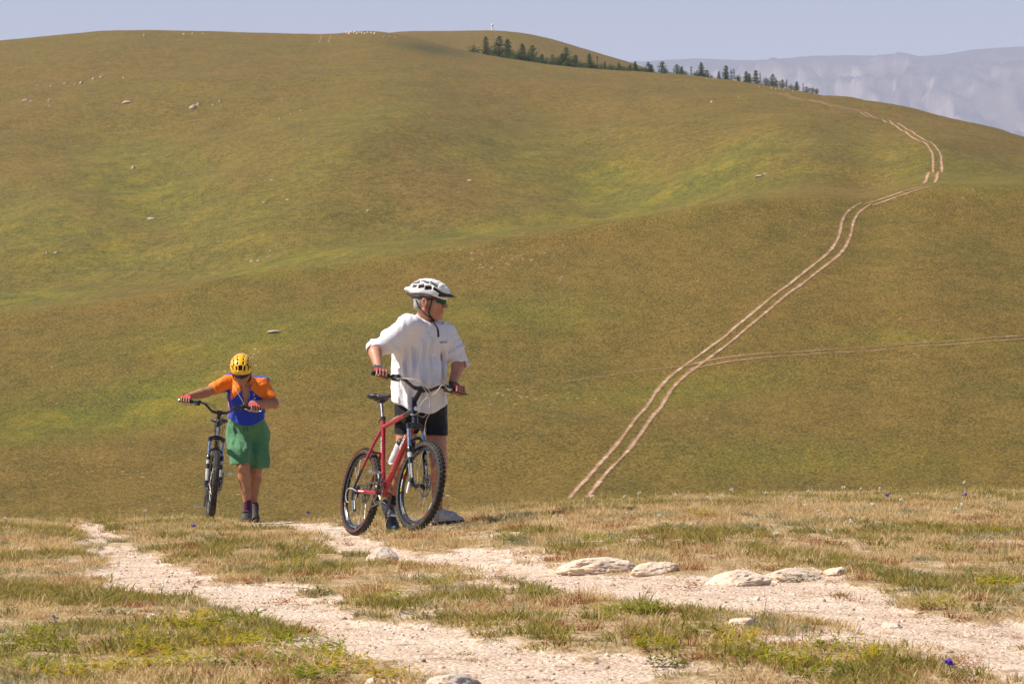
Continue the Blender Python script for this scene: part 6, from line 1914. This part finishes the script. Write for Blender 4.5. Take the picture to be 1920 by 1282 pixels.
trees = [(888, 80, 88, 'bush'), (911, 66, 92, 'spruce'), (922, 88, 96, 'bush'), (936, 65, 100, 'pine'), (952, 71, 103, 'spruce'), (963, 93, 106, 'bush'), (971, 92, 108, 'bush'), (979, 80, 110, 'spruce'), (989, 95, 112, 'bush'), (998, 83, 115, 'pine'), (1007, 103, 118, 'bush'), (1016, 100, 119, 'pine'),
         (1025, 104, 120, 'bush'), (1036, 101, 121, 'pine'), (1044, 103, 122, 'bush'), (1053, 99, 123, 'pine'), (1062, 86, 124, 'pine'), (1071, 101, 125, 'bush'), (1079, 101, 125, 'spruce'), (1088, 112, 126, 'bush'), (1097, 114, 127, 'bush'), (1105, 99, 127, 'spruce'), (1113, 114, 128, 'bush'), (1120, 104, 128, 'snag'),
         (1127, 115, 129, 'bush'), (1134, 114, 130, 'spruce'), (1145, 117, 131, 'bush'), (1152, 120, 131, 'bush'), (1160, 117, 132, 'pine'), (1168, 121, 132, 'bush'), (1174, 123, 133, 'bush'), (1181, 120, 133, 'pine'), (1191, 114, 134, 'spruce'), (1197, 124, 135, 'bush'),
         (1204, 124, 135, 'bush'), (1216, 115, 136, 'pine'), (1221, 120, 136, 'spruce'), (1241, 113, 138, 'pine'), (1249, 126, 139, 'bush'), (1269, 119, 141, 'pine'), (1278, 123, 141, 'spruce'), (1285, 130, 142, 'bush'), (1296, 124, 142, 'snag'), (1306, 131, 143, 'bush'), (1315, 116, 144, 'spruce'), (1325, 130, 145, 'pine'), (1333, 138, 146, 'bush'),
         (1348, 133, 147, 'spruce'), (1361, 121, 148, 'spruce'), (1371, 129, 149, 'snag'), (1376, 128, 150, 'snag'), (1384, 138, 151, 'bush'), (1399, 132, 153, 'spruce'), (1405, 137, 154, 'spruce'), (1417, 130, 156, 'spruce'), (1425, 134, 157, 'snag'), (1435, 142, 158, 'bush'), (1449, 137, 160, 'pine'), (1455, 146, 161, 'bush'),
         (1467, 148, 162, 'pine'), (1475, 148, 163, 'snag'), (1483, 155, 164, 'bush'), (1494, 152, 165, 'spruce'), (1506, 154, 166, 'snag'), (1513, 160, 167, 'bush'), (1523, 162, 169, 'bush'), (1531, 164, 170, 'bush')]
_r2 = np.random.default_rng(5)
for _k in range(26):
    _px = float(_r2.uniform(965, 1185)); _s = float(np.interp(_px, U, cS)); trees.append((_px, _s - _r2.uniform(6, 17) * (1 - .35 * (_px - 965) / 220), _s, ('bush', 'pine', 'bush', 'spruce')[_k % 4]))
trees.sort()
for i, (px, top, bas, kind) in enumerate(trees):
    d = float(np.interp(px, U, dS)) * (1.045 + 0.02 * rng.random())
    x = (px - 960) / F * d; zb = float(zg(x, d)[0]); zt = (641 - top) / F * d
    h = max(2.0, zt - zb) * 0.97
    tm, cm = PROTO[kind][i % len(PROTO[kind])]
    word = dict(spruce='pointed dark conifer', pine='broad bushy conifer', snag='thin sparse conifer', bush='low young conifer')[kind]
    where = 'in the grove below the monument' if px < 1185 else ('in the middle of the skyline row' if px < 1340 else 'at the right of the skyline row')
    T = empty('conifer_tree', (x, d, zb)); T.rotation_euler = (0, 0, rng.uniform(0, 6.28)); wf = rng.uniform(0.95, 1.45) * (1.25 if kind == 'bush' else 1.0) * (0.9 if h > 8 else 1.0)
    T.scale = (h * wf, h * wf, h)
    _cnt[where] = _cnt.get(where, 0) + 1
    prop(T, word + ' ' + where + ', ' + ordinal(_cnt[where]) + ' from the left', 'tree', 'conifers along the skyline')
    ob('trunk', tm, T); ob('crown', cm, T)

# ---------------------------------------------------------------- white monument on the far summit
def monument():
    d = 1895.0; x = (923 - 960) / F * d; zb = float(zg(x, d)[0]); h = 15.5 / F * d
    T = empty('monument', (x, d, zb)); prop(T, 'tiny white pillar monument with round top on the far summit', 'monument')
    mw = simple('whitewashed_stone', (0.74, 0.72, 0.68), 0.8, var=0.08, scale=2)
    bm = bmesh.new(); box_bm(bm, (0, 0, h * .06), (h * .23, h * .23, h * .09)); box_bm(bm, (0, 0, h * .20), (h * .15, h * .15, h * .06)); bm_obj('plinth', bm, mw, T, smooth=False)
    bm = bmesh.new(); tube(bm, [(0, 0, h * .24), (0, 0, h * .72)], [h * .115, h * .085], 12); bm_obj('shaft', bm, mw, T)
    bm = bmesh.new(); lathe(bm, [(.001, h * .70), (h * .10, h * .72), (h * .155, h * .80), (h * .155, h * .90), (h * .09, h * .97), (.001, h * .99)], 16, 'z', closed=False); bm_obj('round_top', bm, mw, T)
    d = 1890.0; x = (884 - 960) / F * d; g = Vector((x, d, float(zg(x, d)[0])))
    rock(g, (1.1, 1.0, .9), 901, M_ROCK, 'small pale cairn left of the monument on the summit', hi=False, sink=.1, name='boulder')
monument()
# ================================================================== FOREGROUND PLANTS
LIB = bpy.data.collections.new('plant_library')          # prototypes only, not placed in the scene
M_STRAW = leaf_mat('straw_blades', [(0.05, (0.46, 0.30, 0.115)), (0.35, (0.60, 0.43, 0.20)), (0.65, (0.72, 0.56, 0.32)), (0.95, (0.44, 0.33, 0.11))], trans=0.45)
M_OLIVE = leaf_mat('olive_blades', [(0.05, (0.175, 0.165, 0.036)), (0.4, (0.27, 0.235, 0.050)), (0.7, (0.42, 0.32, 0.090)), (0.95, (0.20, 0.205, 0.055))], trans=0.45)
M_RUST = leaf_mat('rust_blades', [(0.05, (0.22, 0.080, 0.036)), (0.5, (0.34, 0.145, 0.065)), (0.95, (0.44, 0.24, 0.115))], trans=0.4)
M_GREYG = leaf_mat('grey_green_blades', [(0.05, (0.20, 0.20, 0.11)), (0.5, (0.29, 0.28, 0.16)), (0.95, (0.38, 0.34, 0.21))], trans=0.4)
M_HERB = leaf_mat('herb_leaves', [(0.05, (0.12, 0.17, 0.016)), (0.35, (0.22, 0.255, 0.018)), (0.62, (0.40, 0.345, 0.020)), (0.85, (0.58, 0.40, 0.022)), (0.97, (0.64, 0.30, 0.03))], trans=0.5)
M_HERBD = leaf_mat('dark_herb_leaves', [(0.05, (0.075, 0.100, 0.020)), (0.5, (0.13, 0.150, 0.026)), (0.95, (0.25, 0.215, 0.034))], trans=0.45)
M_FLW = leaf_mat('white_petals', [(0.1, (0.62, 0.56, 0.44)), (0.9, (0.78, 0.73, 0.62))], trans=0.3)
M_FLP = leaf_mat('purple_petals', [(0.1, (0.10, 0.03, 0.42)), (0.9, (0.16, 0.06, 0.55))], trans=0.3)
M_FLY = leaf_mat('yellow_florets', [(0.1, (0.58, 0.33, 0.01)), (0.9, (0.66, 0.42, 0.02))], trans=0.2)

def blades(seed, nb, h0, h1, spread, w, lean, curl=0.5):
    r_ = np.random.default_rng(seed); V = []; Fc = []
    for i in range(nb):
        a = r_.uniform(0, 6.283); rr = spread * math.sqrt(r_.random()); bx, by = rr * math.cos(a), rr * math.sin(a)
        h = r_.uniform(h0, h1); da = a + r_.normal() * 0.9; ln = abs(r_.normal()) * lean * h + 0.15 * h
        dx, dy = math.cos(da), math.sin(da); sx, sy = -dy, dx
        fa = r_.uniform(0, 3.14); sx, sy = math.cos(fa), math.sin(fa)
        k = len(V); ww = w * r_.uniform(0.6, 1.3)
        for t, wt in ((0, 1), (0.5, 0.85), (1, 0.08)):
            off = ln * (t ** 1.7); z = h * (t - curl * 0.3 * t * t)
            cx, cy = bx + dx * off, by + dy * off
            V.append((cx - sx * ww * wt / 2, cy - sy * ww * wt / 2, z)); V.append((cx + sx * ww * wt / 2, cy + sy * ww * wt / 2, z))
        Fc += [(k, k + 1, k + 3, k + 2), (k + 2, k + 3, k + 5, k + 4)]
    return np.array(V), np.array(Fc)
def lib(name, v, f, mat):
    o = bpy.data.objects.new(name, mesh_np(name, v, f, mat, smooth=False)); LIB.objects.link(o); return o
order = []
for i in range(3): lib('tuft_%02d' % len(order), *blades(100 + i, 36, .012, .042, .055, .0030, .75), M_STRAW); order.append('straw')
for i in range(3): lib('tuft_%02d' % len(order), *blades(120 + i, 34, .012, .038, .050, .0034, .75), M_OLIVE); order.append('olive')
for i in range(2): lib('tuft_%02d' % len(order), *blades(140 + i, 26, .010, .034, .045, .0036, .8), M_RUST); order.append('rust')
for i in range(2): lib('tuft_%02d' % len(order), *blades(160 + i, 28, .010, .030, .050, .0045, .9), M_GREYG); order.append('grey')
for i in range(2): lib('tuft_%02d' % len(order), *blades(180 + i, 6, .05, .12, .030, .0020, .45), M_STRAW); order.append('tall')
for i in range(2): lib('tuft_%02d' % len(order), *blades(190 + i, 40, .020, .055, .045, .0038, .6), M_OLIVE); order.append('lushtuft')

def scatter_group(name):
    g = bpy.data.node_groups.new(name, 'GeometryNodeTree')
    g.interface.new_socket('Geometry', in_out='INPUT', socket_type='NodeSocketGeometry'); g.interface.new_socket('Geometry', in_out='OUTPUT', socket_type='NodeSocketGeometry')
    a = g.nodes.new('NodeGroupInput'); z = g.nodes.new('NodeGroupOutput')
    ci = g.nodes.new('GeometryNodeCollectionInfo'); ci.inputs['Collection'].default_value = LIB; ci.inputs['Separate Children'].default_value = True; ci.inputs['Reset Children'].default_value = True
    ip_ = g.nodes.new('GeometryNodeInstanceOnPoints'); ip_.inputs['Pick Instance'].default_value = True
    def na(nm, tp):
        x = g.nodes.new('GeometryNodeInputNamedAttribute'); x.data_type = tp; x.inputs['Name'].default_value = nm
        return x.outputs[0]
    g.links.new(a.outputs[0], ip_.inputs['Points']); g.links.new(ci.outputs[0], ip_.inputs['Instance'])
    g.links.new(na('pick', 'INT'), ip_.inputs['Instance Index']); g.links.new(na('turn', 'FLOAT_VECTOR'), ip_.inputs['Rotation']); g.links.new(na('size', 'FLOAT_VECTOR'), ip_.inputs['Scale'])
    g.links.new(ip_.outputs[0], z.inputs[0])
    return g
SCAT = scatter_group('turf_scatter')
def scatter(name, pts, pick, turn, size, label, cat):
    me = bpy.data.meshes.new(name); me.vertices.add(len(pts)); me.vertices.foreach_set('co', pts.astype(np.float32).ravel())
    for nm, tp, arr, key in (('pick', 'INT', pick.astype(np.int32), 'value'), ('turn', 'FLOAT_VECTOR', turn.astype(np.float32), 'vector'), ('size', 'FLOAT_VECTOR', size.astype(np.float32), 'vector')):
        a = me.attributes.new(nm, tp, 'POINT'); a.data.foreach_set(key, arr.ravel())
    me.update()
    o = ob(name, me); m = o.modifiers.new('scatter', 'NODES'); m.node_group = SCAT
    prop(o, label, cat, kind='stuff')
    return o

def turf():
    n_ = 92000
    y = np.sqrt(rng.uniform(6.5 ** 2, 31.5 ** 2, n_)); u = rng.uniform(-620, 2540, n_)
    x = (u - 960) / F * y
    z = zg(x, y); py = 641 - z / y * F
    dm = dirt_mask(x, y, py)
    cl = fbm(x / .28, y / .40, octv=3, seed=201)
    keep = rng.random(n_) < np.clip((1 - dm) ** 1.5 * (0.70 + 1.3 * cl) + 0.075 * (cl > 0.0), 0, 1)
    for q in (P(466, 976, 27.0), P(470, 977, 27.3), P(393, 976, 26.5), P(740, 993, 21.2), P(835, 985, 21.2), P(776, 997, 20.45), P(668, 1005, 21.4), P(392, 976, 26.2), P(466, 979, 26.5), P(466, 979, 26.0), P(840, 988, 20.8)):     # trodden round the feet and wheels
        keep &= ~((np.hypot((x - q.x) * 1.0, (y - q.y) * .8) < .30) & (rng.random(n_) < .80))
    x, y, z, dm = x[keep], y[keep], z[keep], dm[keep]
    m = len(x)
    a = fbm(x / .55, y / .9, octv=3, seed=211); b_ = fbm(x / .35, y / .5, octv=3, seed=217); r_ = rng.random(m)
    # greener to the front left, drier towards the crest
    dry = 0.66 + 0.9 * a + np.interp(y, [8, 14, 22, 28], [-.10, .0, .08, .14])
    pick = np.where(r_ < dry, 0 + rng.integers(0, 3, m), 3 + rng.integers(0, 3, m))
    r2 = rng.random(m)
    pick = np.where((b_ > .16) & (r2 < .50), 6 + rng.integers(0, 2, m), pick)
    pick = np.where((b_ < -.20) & (r2 < .55), 8 + rng.integers(0, 2, m), pick)
    pick = np.where((dm > .35) & (r2 < .65), 6 + rng.integers(0, 2, m), pick)
    pick = np.where(rng.random(m) < .055, 10 + rng.integers(0, 2, m), pick)
    pick = np.where((a < -.18) & (rng.random(m) < .4), 12 + rng.integers(0, 2, m), pick)
    sc = rng.uniform(.65, 1.35, m) * np.where(dm > .4, .55, 1.0) * np.interp(y, [8, 24], [1.0, 1.15])
    turn = np.stack([rng.normal(0, .12, m), rng.normal(0, .12, m), rng.uniform(0, 6.283, m)], 1)
    size = np.stack([sc * rng.uniform(.9, 1.4, m), sc * rng.uniform(.9, 1.4, m), sc * rng.uniform(.75, 1.15, m)], 1)
    scatter('grass', np.stack([x, y, z - .004], 1), pick, turn, size, 'short dry turf of straw, olive and rusty tufts between the ruts', 'grass')
turf()

# pebbles on the bare ruts
def gravel():
    v, f = _ico(1)
    for i in range(3):
        r_ = np.random.default_rng(800 + i); vv = v * (1 + .3 * r_.normal(size=(len(v), 1))) * np.array([1, .8, .55])
        o = bpy.data.objects.new('zz_pebble_%d' % i, mesh_np('pebble', vv, f, M_PEB[i], smooth=False)); LIB.objects.link(o)
    n_ = 60000
    y = np.sqrt(rng.uniform(6.5 ** 2, 30 ** 2, n_)); u = rng.uniform(-500, 2420, n_); x = (u - 960) / F * y; z = zg(x, y); py = 641 - z / y * F
    dm = dirt_mask(x, y, py); keep = rng.random(n_) < dm * .95 + .02
    x, y, z = x[keep], y[keep], z[keep]; m = len(x)
    s = np.clip(rng.lognormal(-5.5, .5, m), .0025, .020)
    turn = np.stack([rng.normal(0, .4, m), rng.normal(0, .4, m), rng.uniform(0, 6.28, m)], 1)
    scatter('gravel', np.stack([x, y, z + s * .15], 1), 14 + rng.integers(0, 3, m), turn, np.stack([s, s, s], 1), 'loose pinkish granite gravel on the bare ruts', 'gravel')
M_PEB = [simple('pebble_pink', (0.52, 0.39, 0.29), 0.9, var=0.25, scale=3), simple('pebble_pale', (0.66, 0.55, 0.45), 0.9, var=0.2, scale=3), simple('pebble_brown', (0.33, 0.22, 0.15), 0.9, var=0.25, scale=3)]
gravel()

# herb clumps, each a plant of its own
def herb_mesh(seed, mat, nl=70, h=.075, spread=.085, lw=.010, flowers=True):
    r_ = np.random.default_rng(seed); V = []; Fc = []; FV = []; FF = []
    for s in range(nl // 7):
        a = r_.uniform(0, 6.283); rr = spread * math.sqrt(r_.random()); top = np.array([rr * math.cos(a), rr * math.sin(a), h * r_.uniform(.5, 1.15) * (1 - .4 * rr / spread)])
        base = top * np.array([.45, .45, 0])
        for l in range(9):
            t = .25 + .75 * l / 8; p = base + (top - base) * t; an = r_.uniform(0, 6.283)
            d_ = np.array([math.cos(an), math.sin(an), r_.uniform(-.1, .8)]); L_ = r_.uniform(.014, .030); sd_ = np.cross(d_, [0, 0, 1.0]); sd_ /= np.linalg.norm(sd_) + 1e-6
            k = len(V); w = lw * r_.uniform(.5, 1.0)
            V.extend([p, p + d_ * L_ * .5 + sd_ * w * .5, p + d_ * L_ + np.array([0, 0, -.004]), p + d_ * L_ * .5 - sd_ * w * .5]); Fc.append((k, k + 1, k + 2, k + 3))
        if flowers and r_.random() < .35:
            for q in range(5):
                c = top + r_.normal(size=3) * .006; k = len(FV); e1 = r_.normal(size=3) * .006; e2 = np.cross(e1, r_.normal(size=3)); e2 = e2 / (np.linalg.norm(e2) + 1e-9) * .006
                FV.extend([c - e1, c + e2, c + e1, c - e2]); FF.append((k, k + 1, k + 2, k + 3))
    lm = mesh_np('leaves', np.array(V), np.array(Fc), mat, smooth=False)
    fm = mesh_np('florets', np.array(FV), np.array(FF), M_FLY, smooth=False) if FF else None
    return lm, fm
HB = [herb_mesh(1001 + i, M_HERB, 110, .060, .100, .009, False) for i in range(4)]; HD = [herb_mesh(1021 + i, M_HERBD, 80, .048, flowers=False) for i in range(3)]; HRU = [herb_mesh(1041 + i, M_RUST, 70, .036, .085, .006, False) for i in range(3)]
bright = [(383, 1157), (343, 1173), (63, 1193), (243, 1195), (367, 1183), (437, 1170), (467, 1210), (423, 1207), (517, 1203), (547, 1197), (283, 1220), (100, 1217), (567, 1220), (617, 1220), (430, 1247), (217, 1253), (267, 1250), (77, 1250), (43, 1253), (560, 1267), (587, 1270), (147, 1265), (827, 1090), (737, 1122),
          (1017, 1115), (1193, 1143), (1130, 1153), (1220, 1147), (1220, 1210), (650, 1253), (730, 1270), (1373, 1212), (1563, 1217), (1547, 1263), (1883, 1093), (1747, 1137), (1115, 1012), (1327, 962), (1225, 1210), (1645, 1062), (1875, 1095), (1870, 995), (1780, 1030), (555, 1055), (120, 1075 + 190), (330, 1240), (500, 1235), (20, 1215), (640, 1235), (1430, 1232), (1500, 1245), (1640, 1240), (1390, 1195)]
dark = [(20, 1150), (213, 1148), (1847, 1143), (1493, 1083), (1723, 1087), (305, 1007), (350, 1040), (490, 1012), (590, 1110), (820, 1155), (160, 1125), (1260, 985), (1700, 1010), (1420, 1020), (1010, 990), (960, 1010), (1560, 1020), (1330, 1190), (1240, 1245)]
rust = [(57, 1112), (97, 1105), (240, 1108), (417, 1086), (477, 1088), (530, 1128), (460, 1084), (930, 1078), (920, 1138), (640, 1017), (1200, 1002), (1805, 1244), (1240, 1010), (360, 1090), (20, 1120), (1100, 985), (1640, 985), (980, 1035), (1280, 1100), (150, 1105), (700, 1100)]
def plant(name, spots, meshes, cat, lab, size=(1.0, 1.35)):
    cnt = {}
    for i, (px, py) in enumerate(sorted(spots)):
        g = hit(px, py + 6, dmax=40); lm, fm = meshes[i % len(meshes)]
        side = 'at the front left' if (px < 760 and py > 1140) else ('between the two ruts' if (px < 1250 and py > 1040) else ('in the turf before the cyclists' if px < 1000 else ('below the right rut' if py > 1160 else 'on the right hand turf')))
        T = empty(name, g); T.rotation_euler = (0, 0, rng.uniform(0, 6.28)); s = rng.uniform(*size); T.scale = (s * 1.1, s * 1.1, s)
        cnt[side] = cnt.get(side, 0) + 1
        prop(T, lab + ' ' + side + ', ' + ordinal(cnt[side]) + ' from the left', cat, lab + ' ' + side)
        ob('foliage', lm, T)
        if fm: ob('florets', fm, T)
plant('leafy_herb', bright, HB, 'herb', 'bright yellow green herb clump')
plant('leafy_herb', dark, HD, 'herb', 'dark green low herb clump', (.9, 1.2))
plant('rusty_herb', rust, HRU, 'herb', 'dry rust red low herb clump', (.85, 1.25))

# flowers
FC = {}
def flower(px, py, purple, label, group):
    g = hit(px, max(py + 10, float(np.interp(px, [0, 470, 840, 1130, 1500, 1920], [982, 978, 966, 943, 932, 929]))), dmax=32)
    head = Vector((g.x + rng.uniform(-.01, .01), g.y, -(py - 641) / F * g.y)); h = max(.05, head.z - g.z); head.z = g.z + h
    if group:
        FC[group] = FC.get(group, 0) + 1; label = label + ', ' + ordinal(FC[group]) + ' from the left'
    T = empty('purple_flower' if purple else 'white_flower', g); prop(T, label, 'flower', group)
    hd = head - g
    bm = bmesh.new(); tube(bm, bez([(0, 0, -.01), hd * .5 + Vector((rng.uniform(-.012, .012), 0, 0)), hd], 6), [.0022] * 6, 5); bm_obj('stem', bm, M_GREYG, T)
    r_ = np.random.default_rng(int(px * 7 + py)); V = []; Fc = []
    for q in range(26):
        d_ = r_.normal(size=3); d_[2] = abs(d_[2]) * .6; d_ /= np.linalg.norm(d_); s_ = np.cross(d_, r_.normal(size=3)); s_ /= np.linalg.norm(s_) + 1e-9
        k = len(V); L_ = r_.uniform(.010, .020) * (1.0 if not purple else 1.15); w = .006
        c = np.array(hd) + r_.normal(size=3) * .005
        V.extend([c, c + d_ * L_ * .5 + s_ * w, c + d_ * L_, c + d_ * L_ * .5 - s_ * w]); Fc.append((k, k + 1, k + 2, k + 3))
    ob('petal_head', mesh_np('petal_head', np.array(V), np.array(Fc), M_FLP if purple else M_FLW, smooth=False), T)
    V = []; Fc = []
    for q in range(5):
        t = r_.uniform(.05, .6); p = np.array(hd) * t; an = r_.uniform(0, 6.28); d_ = np.array([math.cos(an), math.sin(an), .6]); s_ = np.cross(d_, [0, 0, 1.]); k = len(V)
        V.extend([p, p + d_ * .02 + s_ * .003, p + d_ * .04, p + d_ * .02 - s_ * .003]); Fc.append((k, k + 1, k + 2, k + 3))
    ob('leaf_tuft', mesh_np('leaf_tuft', np.array(V), np.array(Fc), M_GREYG, smooth=False), T)
for px, py in sorted([(1200, 924), (1172, 931), (1265, 928), (1325, 935), (1352, 930), (1372, 918), (1437, 925), (1515, 921), (1582, 914), (1612, 918), (1650, 916), (1720, 926), (1767, 932), (1807, 904), (1830, 930), (1855, 930), (1902, 929), (1635, 948), (1802, 950), (1790, 957), (1234, 971), (1452, 1005), (1552, 999), (1557, 972), (1595, 982), (1532, 962), (1480, 935), (1690, 940), (1110, 930)]):
    crest = py < 940
    flower(px, py, False, 'small white flower standing along the crest on the right' if crest else 'small white flower in the turf of the right foreground', 'white flowers on the crest' if crest else 'white flowers in the right turf')
for px, py in sorted([(272, 957), (9, 972), (97, 1168), (282, 1167), (840, 930), (300, 1112)]):
    flower(px, py, False, 'small white flower in the turf of the left foreground', 'white flowers on the left')
for px, py, lab in [(1783, 1260, 'purple flower near the bottom right corner'), (363, 988, 'purple flower in turf before the rear wheel ruts, left of the rear cyclist'), (1807, 928, 'tiny purple flower on the crest at right'), (1662, 930, 'tiny purple flower on the crest among white flowers'), (577, 960, 'tiny purple flower on the crest between the two cyclists')]:
    flower(px, py, True, lab, None)
